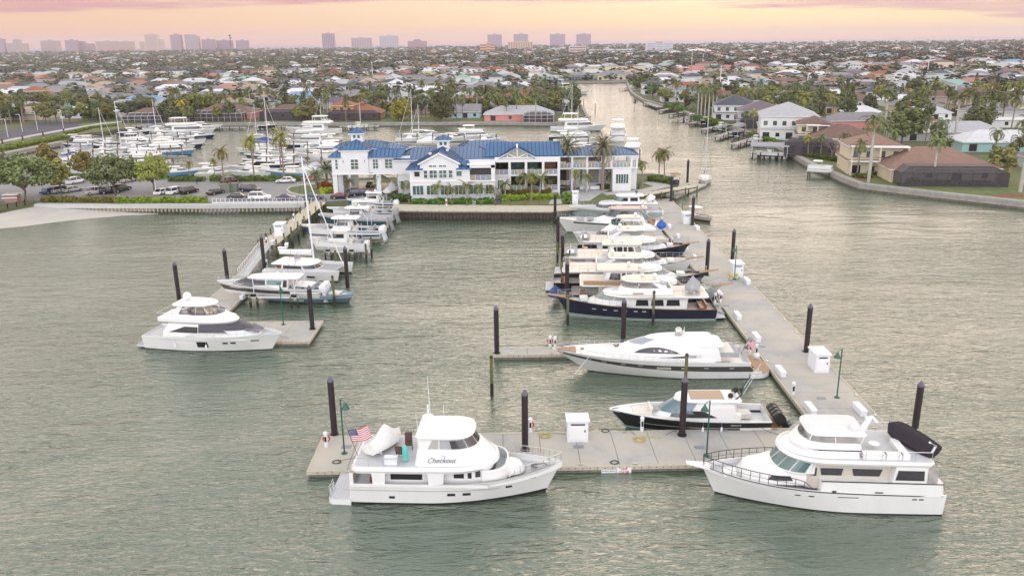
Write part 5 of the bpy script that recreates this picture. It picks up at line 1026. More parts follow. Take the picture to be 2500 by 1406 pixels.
o=covered_tender('dinghy','dinghy under a dark blue cover hanging off a stern in the classic yacht row',(0,0,0),0,3.2,1.7,.6,BCOV,.6); onboat(M6,o,-2.3,.4,1.25,R(80))
M5b=classic('navy-hulled pilothouse yacht whose grey platform stern sticks out left of the row',(1352,704),(1715,706),NAVY,BOOTG,22.3,0)
M5=classic('white pilothouse yacht carrying an uncovered grey inflatable on its stern deck',(1373,668),(1670,671),GEL,BOOTR,20.2,1)
M4=classic('white pilothouse yacht with a navy bow wedge, farthest of the classic row',(1408,628),(1655,632),NAVY,BOOTR,18.6,0,rail=TEAKV)
def rib(label,boat,x,y,z,rz):
    e=empty('inflatable_dinghy',label,'dinghy'); q=MB()
    for s_ in (1,-1): q.tube([(-1.6,s_*.75,0),(.6,s_*.75,.05),(1.35,s_*.4,.12),(1.65,0,.18)],[.2,.22,.2,.17],GCOV,8)
    part(q,'tubes',e); q=MB(); q.box(-1.4,1.0,-.6,.6,-.12,.05,GEL); part(q,'floor',e,False); outboards(e,1,-1.6,.1,1,BLACK,.5); return onboat(boat,e,x,y,z,rz)
rib('grey inflatable dinghy with a small outboard on the stern deck of the fourth classic yacht',M5,1.3,0,3.7,R(85)); rib('grey inflatable dinghy on the stern of the farthest classic yacht',M4,1.2,0,3.7,R(85))
# M3 flybridge convertible, M2 arched grey roof, M1 pale trawler
M3=empty('flybridge_yacht','white flybridge yacht with a royal blue covered dinghy on its stern, mid row','yacht'); place(M3,(1625,596),(1428,600))
h=Hull(16.6,15.2,5.,1.5,2.6,2.,.94,.45,1.,.88,2.2,1.6); h.build(M3,[(.06,BOOT),(1,GEL)],bw=.25,rail=GEL,deckm=GEL2); hs=Cab([(1.4,2.4,13.4,2.1,5.),(2.9,2.6,11.4,1.9,3.6)],2.3,.05); hs.build('deckhouse',M3,GEL2); hs.win(M3,4.5,9.5,4.5,9.,2.0,2.6); hs.glass(M3,-70,70,2.1,2.7,GLASS,3)
fb=Cab([(2.9,2.2,11.2,2.1,3.6),(3.2,2.2,10.9,2.1,3.4),(3.9,4.2,9.8,1.8,2.6)],2.2,0); fb.build('flybridge_coaming',M3,GEL,openz=3.2); slabtop(M3,'hardtop',5.0,4.6,9.0,1.65,1.6,.16,GEL2,.12); fb.glass(M3,-80,80,3.9,4.5,GGL,3); struts(M3,[((4.6,1.7,3.8),(5.8,1.5,5.)),((8.8,1.5,3.9),(8.2,1.4,5.))],.08); seat(M3,6.6,0,3.2,1.,2.2,.5,(-1,0)); seat(M3,8.,-.5,3.2,.6,.6,.7,(-1,0)); dome(M3,5.6,0,5.4,.3); h.railing(M3,.4,.99,.7,10,.025)
o=covered_tender('dinghy','dinghy under a bright royal blue cover on a mid-row yacht stern',(0,0,0),0,3.4,1.8,.7,mat('royal_canvas',(.02,.09,.40),.7,noise=.2),.6); onboat(M3,o,.9,0,3.3,R(75))
M2=empty('sport_yacht','white yacht with an arched silver-grey hardtop and bow sunpads, second from the boardwalk','yacht'); place(M2,(1612,566),(1372,586)); M2.rotation_euler[2]=R(180-2)
h=Hull(19.8,17.6,5.2,1.7,2.9,1.3,.95,.45,1.,.85,2.2,1.5); h.build(M2,[(.05,BOOT),(1,GEL)],bw=.2,rail=GEL,deckm=GEL); h.stripe(M2,lambda x:1.55+.03*x,lambda x:1.75+.035*x,8.,16.5,GLASS,'hull_window')
hs=Cab([(1.6,3.,14.8,2.1,7.),(2.6,3.2,13.0,1.95,6.),(3.1,3.4,11.0,1.8,4.4)],2.1,.15); hs.build('deckhouse',M2,GEL); up2=Cab([(3.1,4.0,10.6,1.75,3.6),(4.5,3.8,9.4,1.55,2.6)],2.3,0); up2.build('upper_cabin',M2,GCOV); up2.win(M2,4.8,9.,4.8,8.2,3.35,4.3,GLASS); up2.glass(M2,-75,75,3.35,4.35,GLASS,2); slabtop(M2,'hardtop',4.5,2.6,10.0,1.75,2.6,.2,mat('silver_paint',(.30,.30,.33),.3),.1,top=mat('copper_top',(.48,.36,.31),.4)); struts(M2,[((1.6,1.9,2.8),(4.4,1.6,4.6))],.12,mat('silver_paint',(.30,.30,.33),.3)); seat(M2,15.2,0,2.4,1.4,2.2,.25,None,GCOV,'sunpad'); seat(M2,13.3,0,2.55,1.2,2.,.25,None,GCOV,'sunpad'); dome(M2,3.6,.8,4.9,.3); dome(M2,2.6,-.8,3.4,.35); seat(M2,1.8,0,1.7,1.,3.2,.5,(-1,0),TEAK); h.railing(M2,.6,.99,.75,10,.028)
antenna(M2,(4.,0,4.7),(3.,.0,6.2),.05,BLACK)
M1=empty('pilothouse_yacht','pale grey-green hulled pilothouse yacht nearest the boardwalk in the right row','yacht'); place(M1,(1612,532),(1385,541)); M1.rotation_euler[2]=R(180-2)
h=Hull(18.6,17.2,5.,1.9,2.7,1.6,.95,.45,1.,.88,2.2,1.6); h.build(M1,[(.05,BOOT),(.85,GRYH),(1,GEL)],bw=.3,rail=GEL,deckm=DECK); hs=Cab([(1.8,3.,13.6,1.95,3.4),(3.2,3.,12.6,1.85,2.8)],2.5,.05); hs.build('deckhouse',M1,GEL); hs.win(M1,9.2,10.,9.2,10.,2.5,3.05); hs.win(M1,10.2,11.4,10.2,11.3,2.5,3.05); hs.win(M1,4.,8.,4.,8.,2.5,3.05); hs.glass(M1,-80,80,2.45,3.05,GLASS,3); slabtop(M1,'boat_deck',3.2,.8,12.4,2.2,3.,.18,GEL); up2=Cab([(3.4,4.4,9.6,1.7,2.2),(4.7,4.6,9.0,1.6,1.8)],2.5,0); up2.build('upper_pilothouse',M1,GEL); up2.win(M1,4.9,6.4,4.9,6.4,3.8,4.5); up2.win(M1,6.9,8.4,6.9,8.0,3.8,4.5); up2.glass(M1,-80,80,3.75,4.55,ISING if 0 else GGL,3); slabtop(M1,'hardtop',4.7,3.6,9.3,1.8,2.,.16,GEL); dome(M1,5.,0,5.2,.3,BLACK); antenna(M1,(5.,.5,4.9),(5.,.5,7.)); h.railing(M1,.5,.99,.75,10,.026)
h.port(M1,11.5,1.3,.8,.25,GLASS)
o=covered_tender('dinghy','white covered dinghy on the stern boat deck of the pale grey-green yacht',(0,0,0),0,3.6,1.8,.7,WCOV,.5); onboat(M1,o,2.2,0,3.9,R(70))
# sailing boat and launch on the right
def sailboat(name,label,L,mh,hm,loc,rz,cover=NCOV,split=None):
    e=empty(name,label,'sailboat',loc,rz); h=Hull(L,L*.9,L*.3,1.1,1.4,1.6,.6,.42,1.,.85,2.,1.5); h.build(e,[(.06,BOOT),(1,hm)],bw=.06,N=16,rail=GEL)
    h.stripe(e,.9,1.02,.3,L*.8,NAVY,'stripe',n=12)
    c=Cab([(1.0,L*.33,L*.75,L*.095,L*.22),(1.55,L*.34,L*.7,L*.085,L*.2)],2.2,.06); c.build('cabin',e,GEL); c.win(e,L*.38,L*.58,L*.38,L*.58,1.2,1.4)
    q=MB(); q.tube([(L*.58,0,1.5),(L*.57,0,mh)],[.13,.09],PLA,7); q.tube([(L*.57,-L*.08,mh*.45),(L*.57,L*.08,mh*.45)],.04,PLA,4); q.tube([(L*.57,-L*.06,mh*.7),(L*.57,L*.06,mh*.7)],.04,PLA,4); part(q,'mast',e)
    q=MB(); q.tube([(L*.57,0,2.6),(L*.12,0,2.6)],.08,PLA,6); part(q,'boom',e); q=MB(); q.tube([(L*.56,0,2.75),(L*.35,0,2.85),(L*.13,0,2.75)],[.28,.2,.13],cover,8); part(q,'sail_cover',e)
    q=MB()
    for a,b_ in (((L*.57,0,mh),(L*.97,0,1.5)),((L*.57,0,mh),(.2,0,1.3)),((L*.57,0,mh*.98),(L*.52,L*.14,1.3)),((L*.57,0,mh*.98),(L*.52,-L*.14,1.3))): q.tube([a,b_],.018,BLACK,4,False)
    part(q,'rigging',e,False); q=MB(); q.tube([(L*.95,0,1.8),(L*.59,0,mh*.93)],[.07,.04],hm if 0 else WCOV,6); part(q,'furled_jib',e); h.railing(e,.05,.98,.55,10,.018); return e
p=P(1706,449,0); sb=sailboat('sailing_yacht','white sailing yacht with a blue-grey mast moored bow-on past the walkway head',11.5,16.2,GEL,(p.x+3.2,p.y+7.5,0),R(-103))
e=empty('launch','small cream launch with a white canopy and dark red waterline right of the walkway','boat'); place(e,(1678,528),(1715,548)); e.rotation_euler[2]=R(-62)
h=Hull(7.6,6.9,2.6,.85,1.15,1.6,.85,.45,1.,.85,2.1,1.6); h.build(e,[(.3,mat('dark_red_paint',(.10,.02,.02),.4)),(1,GEL2)],N=14,bw=.3,rail=TEAKV); slabtop(e,'canopy',2.3,1.,3.8,1.,.6,.12,GEL,.1); struts(e,[((1.1,.9,.8),(1.1,.9,2.3)),((4.1,.8,.9),(4.1,.8,2.3))],.04,TEAK); seat(e,1.6,0,.45,.6,1.5,.4,None,SEAT); seat(e,3.,0,.45,.5,1.5,.4,None,GGL)
# ================================================================ CLUBHOUSE
CH=empty('clubhouse','long white two-storey clubhouse with blue standing-seam roofs, cupolas and open balconies','building')
G=1.8
IRI=[mat('rail_glass_teal',(.30,.42,.38),.1,alpha=.75),mat('rail_glass_green',(.40,.44,.28),.1,alpha=.6),mat('rail_glass_amber',(.48,.42,.34),.1,alpha=.6),mat('rail_glass_lilac',(.42,.38,.46),.1,alpha=.6),mat('rail_glass_blue',(.36,.40,.55),.1,alpha=.6)]
TRUSS=mat('sage_infill',(.33,.36,.28),.8); CURT=mat('dark_roller_screen',(.05,.04,.045),.7)
def wall(*b,m_=WHT,name='wall'): q=MB(); q.box(*b,m_); return q.build(name,CH)
def slope(q,a,b_,c,d,seam=.85,m_=BROOF,th=.14):
    "eave a-b, top d-c (a below d, b below c); standing seams run up the slope"
    a,b_,c,d=map(Vector,(a,b_,c,d)); n=(b_-a).cross(d-a if (d-a).length>.01 else c-a).normalized()
    if n.z<0: n=-n
    lo=[p-Vector((0,0,th)) for p in (a,b_,c,d)]; q.add([a,b_,c,d]+lo,[(0,1,2,3),(0,1,5,4),(4,5,6,7),(1,2,6,5),(3,0,4,7),(2,3,7,6)],m_)
    L=(b_-a).length; e=(b_-a)/L; up=n.cross(e); 
    if up.z<0: up=-up
    def uv(p): r=p-a; return r.dot(e),r.dot(up)
    poly=[uv(p) for p in (a,b_,c,d)]; k=int(L/seam)
    for i in range(1,k):
        u=L*i/k; ys=[]
        for (u0,v0),(u1,v1) in zip(poly,poly[1:]+poly[:1]):
            if (u0-u)*(u1-u)<0: ys.append(v0+(v1-v0)*(u-u0)/(u1-u0))
        if len(ys)>=2:
            p0=a+e*u+up*min(ys); p1=a+e*u+up*max(ys); w=e*.06
            q.add([p0-w,p0+w,p1+w,p1-w,p0-w+n*.07,p0+w+n*.07,p1+w+n*.07,p1-w+n*.07],[(4,5,6,7),(0,1,5,4),(1,2,6,5),(3,0,4,7)],BSEAM)
def hip(x0,x1,y0,y1,z0,z1,i=None,name='roof',ov=.5,fascia=True,m_=BROOF,parent=None,seam=.85):
    x0-=ov;x1+=ov;y0-=ov;y1+=ov; i=min((x1-x0)/2,(y1-y0)/2) if i is None else i; ym=(y0+y1)/2; q=MB()
    A,B_,C_,D=(x0,y0,z0),(x1,y0,z0),(x1,y1,z0),(x0,y1,z0); Rl=(x0+i,ym,z1); Rr=(max(x0+i+.01,x1-i),ym,z1)
    slope(q,A,B_,Rr,Rl,seam,m_); slope(q,C_,D,Rl,Rr,seam,m_); slope(q,B_,C_,Rr,Rr,seam,m_); slope(q,D,A,Rl,Rl,seam,m_)
    o=q.build(name,parent or CH)
    if fascia: q=MB(); q.box(x0+.08,x1-.08,y0+.08,y1-.08,z0-.38,z0-.12,WTRIM); q.build('fascia',parent or CH)
    return o
def cwin(x0,x1,z0,z1,y,n=1,gl=None,name='window',rows=1):
    q=MB(); q.box(x0,x1,y-.03,y+.02,z0,z1,gl or WGLASS); o=q.build(name,CH); q=MB()
    for i in range(n+1): x=x0+(x1-x0)*i/n; q.box(x-.045,x+.045,y-.09,y-.03,z0,z1,WTRIM)
    for z in [z0+(z1-z0)*j/rows for j in range(rows+1)]: q.box(x0-.05,x1+.05,y-.1,y-.03,z-.045,z+.045,WTRIM)
    f=q.build('frame',o); return o
def rail(x0,x1,y,z,n,h=1.1):
    q=MB()
    for i in range(n):
        a=x0+(x1-x0)*i/n+.05; b_=x0+(x1-x0)*(i+1)/n-.05; q.box(a,b_,y-.02,y+.02,z+.08,z+h-.08,IRI[(i+int(x0))%5])
    for i in range(n+1): x=x0+(x1-x0)*i/n; q.box(x-.04,x+.04,y-.05,y+.05,z,z+h,ALUW)
    q.box(x0,x1,y-.05,y+.05,z+h-.05,z+h,ALUW); return q.build('glass_railing',CH)
# --- left wing raised over the drive
wall(-40.2,-38.0,183.5,194,6.7,10.5); wall(-38.0,-32.0,183.5,194,6.7,12.0); wall(-32.0,-22.6,183.9,194,6.7,10.4)
q=MB(); q.box(-40.25,-22.5,183.4,183.5,6.55,6.8,WTRIM); q.build('trim_band',CH)
wall(-40.2,-39.2,183.6,184.6,G,6.7,name='pier_column'); wall(-39.9,-38.6,187,193.5,G,6.7,name='pier_wall'); wall(-37.4,-36.2,190,193.5,G,6.7,name='pier_wall'); wall(-30.4,-29.4,183.9,185,G,6.7,name='pier_column'); wall(-26.,-25.2,186,194,G,6.7,name='pier_wall')
q=MB(); slope(q,(-40.9,183.1,10.55),(-38,183.1,10.55),(-38,185.8,12.0),(-38.9,185.8,12.0)); slope(q,(-40.9,194,10.55),(-40.9,183.1,10.55),(-38.9,185.8,12.),(-38.9,194,12.)); q.build('roof',CH); q=MB(); slope(q,(-32,183.3,10.45),(-24.6,183.3,10.45),(-23.6,186,11.85),(-32,186,11.85)); slope(q,(-32,188.8,10.45),(-32,188.8,10.46),(-23.6,186,11.85),(-32,186,11.85)); q.build('roof',CH)
hip(-38,-31.9,183.6,190.5,12.15,14.0,3.4); hip(-40.2,-28.,188.5,195.5,12.0,13.25,3.4); hip(-30,-24.,188,194,11.8,12.6,3.)
def cupola(x0,x1,y0,y1,z0,z1,z2):
    o=wall(x0,x1,y0,y1,z0,z1,name='cupola'); hip(x0,x1,y0,y1,z1+.3,z2,None,'cupola_roof',.55,parent=o); w=(x1-x0)/2
    for i in range(2): q=MB(); a=x0+.55+i*(w-.35); q.box(a,a+w-.75,y0-.05,y0,z1-.95,z1-.25,WGLASS); q.build('cupola_window',o)
cupola(-36.2,-33.6,187.2,189.8,13.2,15.2,16.6)
cwin(-39.4,-38.8,7.8,10.0,183.5,1,rows=3); cwin(-35.9,-34.2,7.75,10.0,183.5,2,rows=3); cwin(-31.,-29.8,7.8,9.9,183.9,2,rows=3); cwin(-28.3,-26.6,7.8,9.9,183.9,2,rows=3)
q=MB(); q.box(-37.6,-37.5,183.42,183.5,9.3,9.8,BLACK); q.box(-32.8,-32.7,183.42,183.5,9.3,9.8,BLACK); q.build('wall_lamp',CH)
# --- main body and bay
wall(-25.6,-21.6,184.2,196,G,9.7); wall(-21.6,-3.4,184,197,G,9.6)
cwin(-25.2,-24.4,6.6,9.5,184.2,1,rows=2); cwin(-23.2,-22.5,7.6,9.5,184.2,1,rows=2); cwin(-23.1,-22.5,6.6,7.3,184.2,1); cwin(-25.,-24.3,3.,4.9,184.2,1); cwin(-23,-22.4,3,4.9,184.2,1)
hip(-25.8,-3.6,184,196.,9.85,11.75,4.6,ov=.7); hip(-12.,1.,190,200,11.0,12.6,4.)
cupola(-16.6,-13.9,186.6,189.2,11.2,13.5,14.6)
# --- front wing
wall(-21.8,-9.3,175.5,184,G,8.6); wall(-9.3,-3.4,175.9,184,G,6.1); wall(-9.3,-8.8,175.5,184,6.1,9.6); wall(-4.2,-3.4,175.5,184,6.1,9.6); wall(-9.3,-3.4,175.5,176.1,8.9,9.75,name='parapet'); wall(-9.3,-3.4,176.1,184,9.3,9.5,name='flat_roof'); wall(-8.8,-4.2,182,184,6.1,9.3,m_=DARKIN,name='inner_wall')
q=MB(); q.box(-9.35,-3.3,175.35,175.5,9.55,9.85,WTRIM); q.box(-21.9,-3.3,175.38,175.5,6.0,6.25,WTRIM); q.build('trim_band',CH)
q=MB(); q.prism([(-19.5,175.45),(-11.2,175.45),(-11.2,176.2),(-19.5,176.2)],8.0,9.0,WHT); q.add([(-19.5,175.45,9.),(-11.2,175.45,9.),(-11.2,175.45,10.05),(-15.35,175.45,12.0),(-19.5,175.45,10.05),(-19.5,176.2,9.),(-11.2,176.2,9.),(-11.2,176.2,10.05),(-15.35,176.2,12.0),(-19.5,176.2,10.05)],[(0,1,2,3,4),(9,8,7,6,5),(1,6,7,2),(0,4,9,5)],WHT); q.build('gable_wall',CH)
q=MB(); xm=-15.35
slope(q,(-19.9,175.1,9.95),(-19.9,177.4,9.95),(xm,177.4,12.25),(xm,175.1,12.25)); slope(q,(-10.8,177.4,9.95),(-10.8,175.1,9.95),(xm,175.1,12.25),(xm,177.4,12.25))
slope(q,(-22.6,175.1,8.7),(-22.6,188,8.7),(xm,188,12.25),(xm,177.4,12.25)); slope(q,(-8.4,188,8.7),(-8.4,175.1,8.7),(xm,177.4,12.25),(xm,188,12.25))
slope(q,(-22.6,175.1,8.7),(-18.9,175.1,8.7),(-18.9,177.4,10.45),(-19.6,177.4,10.2)); slope(q,(-11.7,175.1,8.7),(-8.4,175.1,8.7),(-9.0,177.6,10.3),(-11.7,177.6,10.45)); q.build('roof',CH)
q=MB(); q.box(-22.5,-18.9,175.15,175.5,8.35,8.6,WTRIM); q.box(-11.7,-8.9,175.15,175.5,8.35,8.6,WTRIM)
for s_ in (-1,1): q.add([(xm,175.02,12.3),(xm,175.02,12.0),(xm+s_*4.6,175.02,9.65),(xm+s_*4.6,175.02,9.95),(xm,175.1,12.3),(xm,175.1,12.0),(xm+s_*4.6,175.1,9.65),(xm+s_*4.6,175.1,9.95)],[(0,1,2,3),(0,3,7,4),(1,2,6,5),(4,5,6,7)],WTRIM)
q.build('fascia',CH)
X3=lambda px: -21.8+(px-1215)*.01649
for a,b_ in ((1470,1570),(1600,1700)): cwin(X3(a),X3(b_),9.2,9.62,175.45,2)
for a,b_,n in ((1400,1450,1),(1475,1575,2),(1600,1700,2),(1725,1778,1)): cwin(X3(a),X3(b_),6.85,8.55,175.4 if 1 else 0,n,rows=2)
cwin(X3(1275),X3(1350),7.15,8.35,175.45,1,BLACK); cwin(X3(1825),X3(1900),7.2,8.4,175.45,1)
for a,b_,n in ((1245,1390,3),(1430,1575,3),(1615,1760,3),(1800,1945,3),(1985,2170,3),(2205,2290,2)): cwin(X3(a),X3(b_),3.2,5.25,175.45 if b_<1960 else 175.85,n,rows=1)
q=MB(); q.box(-8.8,-4.2,176.2,176.3,7.4,8.9,CURT); q.build('roller_screen',CH); rail(-8.8,-4.2,175.8,6.15,4,1.2)
q=MB(); q.lathe((-17.6,180,11.3),[(.35,0),(.35,.3),(.45,.35),(.1,.45)],GEL,8); q.lathe((-13.9,181,11.9),[(.3,0),(.3,.3),(.4,.35),(.1,.45)],GEL,8); q.build('roof_vent',CH)
# --- balcony part
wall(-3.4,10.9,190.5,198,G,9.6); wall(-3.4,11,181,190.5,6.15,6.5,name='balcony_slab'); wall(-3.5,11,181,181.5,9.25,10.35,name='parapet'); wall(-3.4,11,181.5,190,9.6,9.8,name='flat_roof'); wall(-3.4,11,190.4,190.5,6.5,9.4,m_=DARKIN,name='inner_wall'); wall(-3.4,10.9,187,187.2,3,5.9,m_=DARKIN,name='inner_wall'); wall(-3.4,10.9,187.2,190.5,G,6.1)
X4=lambda px:-3.6+(px-150)*.01695
for x in (X4(140),X4(350),X4(565),X4(790),X4(995)):
    for z0,z1 in ((6.5,9.25),(G,6.15)): wall(x-.28,x+.28,181,181.5,z0,z1,name='column')
wall(X4(160),X4(350),181.3,181.6,G,6.15); cwin(X4(190),X4(265),3.2,5.3,181.3,3)
for a,b_,n in ((160,330,3),(370,550,4),(580,775,4),(805,980,3)): rail(X4(a),X4(b_),181.2,6.5,n)
for a,b_,n in ((380,560,3),(805,985,2)): rail(X4(a),X4(b_),181.2,3.0,n)
wall(X4(350),10.9,181.1,187,2.4,2.95,name='terrace_slab')
for a,b_ in ((375,545),(585,740),(810,975)): q=MB(); q.box(X4(a),X4(b_),188.6,188.7,6.7,9.2,WGLASS if a<800 else mat('warm_interior',(.22,.09,.05),.7,noise=.6,nscale=1.5)); q.build('glass_wall',CH)
q=MB()
for i in range(12): q.box(X4(650)+i*.2,X4(650)+i*.2+.25,181.6,183.,2.9-i*.09,3.-i*.09,WTRIM)
q.tube([(X4(650),181.6,4.0),(X4(800),181.6,2.9)],.05,ALUW,5); q.build('staircase',CH)
q=MB(); xm=1.5; yb=191; slope(q,(-6.4,184,10.3),(11.8,184,10.3),(11.4,yb-2,12.8),(-5.,yb-2,12.8)); slope(q,(11.8,195,10.3),(-6.4,195,10.3),(-5,yb-2,12.8),(11.4,yb-2,12.8)); slope(q,(11.8,184,10.3),(11.8,195,10.3),(11.4,yb-2,12.8),(11.4,yb-2,12.8))
slope(q,(xm-4.,180.6,10.2),(xm-4.,187,10.2),(xm,187.5,12.45),(xm,180.6,12.45)); slope(q,(xm+4.,187,10.2),(xm+4.,180.6,10.2),(xm,180.6,12.45),(xm,187.5,12.45)); q.build('roof',CH)
q=MB(); q.add([(xm-3.4,181,10.35),(xm+3.4,181,10.35),(xm,181,12.1)],[(0,1,2)],TRUSS); q.add([(xm-3.4,181.2,10.35),(xm+3.4,181.2,10.35),(xm,181.2,12.1)],[(0,1,2)],TRUSS); q.build('gable_infill',CH)
q=MB()
def bar(a,b_,r=.13): q.tube([a,b_],r,WTRIM,4)
bar((xm-4,180.8,10.2),(xm,180.8,12.3));bar((xm+4,180.8,10.2),(xm,180.8,12.3));bar((xm-4,180.8,10.25),(xm+4,180.8,10.25));bar((xm,180.8,10.3),(xm,180.8,12.2));bar((xm-2.2,180.8,11.2),(xm-.2,180.8,10.3),.1);bar((xm+2.2,180.8,11.2),(xm+.2,180.8,10.3),.1);bar((xm-2.2,180.8,10.3),(xm-2.2,180.8,11.2),.1);bar((xm+2.2,180.8,10.3),(xm+2.2,180.8,11.2),.1); q.build('truss',CH)
q=MB(); q.box(xm-.15,xm+.15,180.5,187,12.46,12.56,WTRIM); q.build('ridge_cap',CH)
# --- open pavilion part on the right
wall(11,29.1,186,195,6.75,7.1,name='balcony_slab'); hip(11.4,28.8,186.2,195.4,9.95,11.3,4.2,ov=.5)
X5=lambda px: 11.3+(px-1030)*.01745
for px in (1190,1385,1590,1700,1965,2035): wall(X5(px)-.22,X5(px)+.22,186,186.4,7.1,9.9,name='column')
for px in (1190,1590,1990): wall(X5(px)-.22,X5(px)+.22,194.4,194.8,7.1,9.9,name='column')
for a,b_,n in ((1040,1170,3),(1200,1370,4),(1400,1575,4),(1605,1690,2),(1720,1950,5),(1975,2030,2)): rail(X5(a),X5(b_),186.15,7.1,n)
q=MB(); q.box(X5(1040),X5(1160),186.5,186.6,8.5,9.9,CURT); q.box(X5(1400),X5(1570),186.5,186.6,8.5,9.9,CURT); q.build('roller_screen',CH)
wall(23.2,27.4,184.6,190,G,6.9); wall(27.4,29.,187,190,G,6.75); cwin(23.9,26.8,3.6,5.8,184.6,5)
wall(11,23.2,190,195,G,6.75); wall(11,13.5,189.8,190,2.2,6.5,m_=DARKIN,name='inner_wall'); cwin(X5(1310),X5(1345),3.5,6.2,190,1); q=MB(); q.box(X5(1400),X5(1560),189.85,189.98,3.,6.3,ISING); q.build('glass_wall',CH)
for px in (1190,1385): wall(X5(px)-.25,X5(px)+.25,186,186.5,G,6.75,name='column')
rail(X5(1040),X5(1180),186.2,3.1,3)
CHAIRM=mat('bistro_furniture',(.20,.18,.17),.6)
for i in range(16):
    x=12.2+i*1.05+rnd.uniform(-.2,.2); y=188+rnd.uniform(-.8,3); e=empty('bistro_table','x','table',(x,y,7.1)); q=MB(); q.lathe((0,0,0),[(.25,0),(.03,.05),(.03,.7),(.4,.72),(.4,.76)],WTRIM if i%3 else TEAK,10); q.build('top_and_stem',e); tag(e,'small round table on the open upper balcony, %s from the left'%ordn(i),'table','balcony tables')
tag(CH)
# garden flagpole, tables, people
e=empty('flagpole','tall white club flagpole with small flags in front of the clubhouse','flagpole',tuple(P(1507,457,G))); q=MB(); q.tube([(0,0,0),(0,0,9.)],[.09,.05],PLA,8); q.tube([(-2.2,0,5.4),(2.2,0,4.3)],.04,PLA,5); q.build('pole',e)
q=MB(); q.add([(.05,0,8.8),(1.1,.2,8.3),(1.0,.2,7.7),(.05,0,8.1)],[(0,1,2,3)],FRED); q.add([(.05,.03,8.5),(.9,.23,7.9),(.8,.23,7.5),(.05,.03,7.9)],[(0,1,2,3)],FWH); q.add([(-.05,0,5.),(-1.3,.1,4.7),(-1.3,.1,4.2),(-.05,0,4.5)],[(0,1,2,3)],FRED); q.build('flag',e)
for i,(x,y) in enumerate([(1418,452),(1427,462),(1452,462),(1440,452)]):
    e=empty('patio_table','x','table',tuple(P(x,y,G+.12))); q=MB(); q.prism([(-1.1,-.6),(1.1,-.6),(1.1,.6),(-1.1,.6)],.05,.78,WTRIM) if i!=9 else 0; q.build('tablecloth',e); tag(e,'white-clothed patio table below the tall date palms, %s from the left'%ordn(i),'table','patio tables')
def person(label,loc,rz,top_,leg_,skin=(.35,.2,.13),h=1.75):
    e=empty('person',label,'person',loc,rz); s=h/1.75
    J=[(0,0,.95,.15),(0,0,1.15,.13),(0,0,1.4,.155),(0,0,1.5,.06),(0,.02,1.6,.085),(0,.02,1.7,.08),(.19,0,1.42,.06),(.25,.02,1.15,.045),(.24,.1,.9,.035),(-.19,0,1.42,.06),(-.26,.0,1.15,.045),(-.25,.08,.92,.035),(.1,0,.85,.09),(.11,.03,.48,.06),(.11,-.02,.08,.045),(.11,.12,.04,.04),(-.1,0,.85,.09),(-.12,-.03,.48,.06),(-.12,-.05,.08,.045),(-.12,.1,.04,.04)]
    E=[(0,1),(1,2),(2,3),(3,4),(4,5),(2,6),(6,7),(7,8),(2,9),(9,10),(10,11),(0,12),(12,13),(13,14),(14,15),(0,16),(16,17),(17,18),(18,19)]
    me=bpy.data.meshes.new('body'); me.from_pydata([(a*s,b_*s,c*s) for a,b_,c,_ in J],E,[]); o=bpy.data.objects.new('body',me); COL.objects.link(o); md=o.modifiers.new('skin','SKIN'); o.modifiers.new('sub','SUBSURF').levels=1
    for i,v in enumerate(me.skin_vertices[0].data): v.radius=(J[i][3]*s,J[i][3]*s*.75); v.use_root=(i==0)
    dg=bpy.context.evaluated_depsgraph_get(); m2=bpy.data.meshes.new_from_object(o.evaluated_get(dg)); bpy.data.objects.remove(o)
    ms=[mat('skin_tone',skin,.6),mat('cloth_%s'%'_'.join(str(int(c*100)) for c in top_),top_,.8),mat('cloth_%s'%'_'.join(str(int(c*100)) for c in leg_),leg_,.8),mat('hair_dark',(.04,.025,.02),.7)]
    m2.materials.clear(); [m2.materials.append(m_) for m_ in ms]
    for f in m2.polygons: z=f.center.z/s; f.material_index=3 if z>1.68 else 0 if z>1.47 or (abs(f.center.x)>.2*s and z<1.1) else 1 if z>.93 else 2; f.use_smooth=True
    o=bpy.data.objects.new('body',m2); COL.objects.link(o); o.parent=e; return e
person('person in dark clothes walking across the car park',P(481,452,G),R(200),(.02,.02,.025),(.03,.03,.04))
person('person in a green top at the hedge by the basin',P(466,440,G),R(30),(.10,.45,.08),(.04,.04,.05))
person('person in white standing on the patio left of the tables',P(1392,463,G+.1),R(150),(.7,.7,.7),(.05,.05,.06)); person('person in pink standing on the patio beside the one in white',P(1401,460,G+.1),R(200),(.55,.30,.40),(.5,.5,.5))
# golf cart
e=empty('golf_cart','tan-roofed golf cart with dark seats parked at the walkway head','golf cart',tuple(P(1648,446,G+.3)),R(95)); q=MB(); q.box(-1.3,1.3,-.65,.65,.35,.75,BLACK); q.box(.6,1.3,-.6,.6,.75,1.05,BLACK); q.build('body',e); q=MB(); q.prism([(-1.5,-.85),(1.4,-.85),(1.4,.85),(-1.5,.85)],2.05,2.2,mat('tan_canopy',(.30,.17,.10),.7)); q.build('canopy',e); q=MB(); q.box(-.6,.0,-.6,.6,.75,1.0,SEAT); q.box(-.75,-.6,-.6,.6,.9,1.5,SEAT); q.build('seat',e)
q=MB(); [q.tube([(x,y,.7),(x,y,2.05)],.05,mat('tan_canopy',(.3,.17,.1)),5) for x in (-1.3,1.2) for y in (-.75,.75)]; q.build('posts',e)
for x in (-.95,.95):
    for y in (-.6,.6): q=MB(); q.M=Matrix.Translation((x,y,.28))@Matrix.Rotation(R(90),4,'X'); q.cyl((0,0,-.1),.28,.2,RUB,12); q.build('wheel',e)
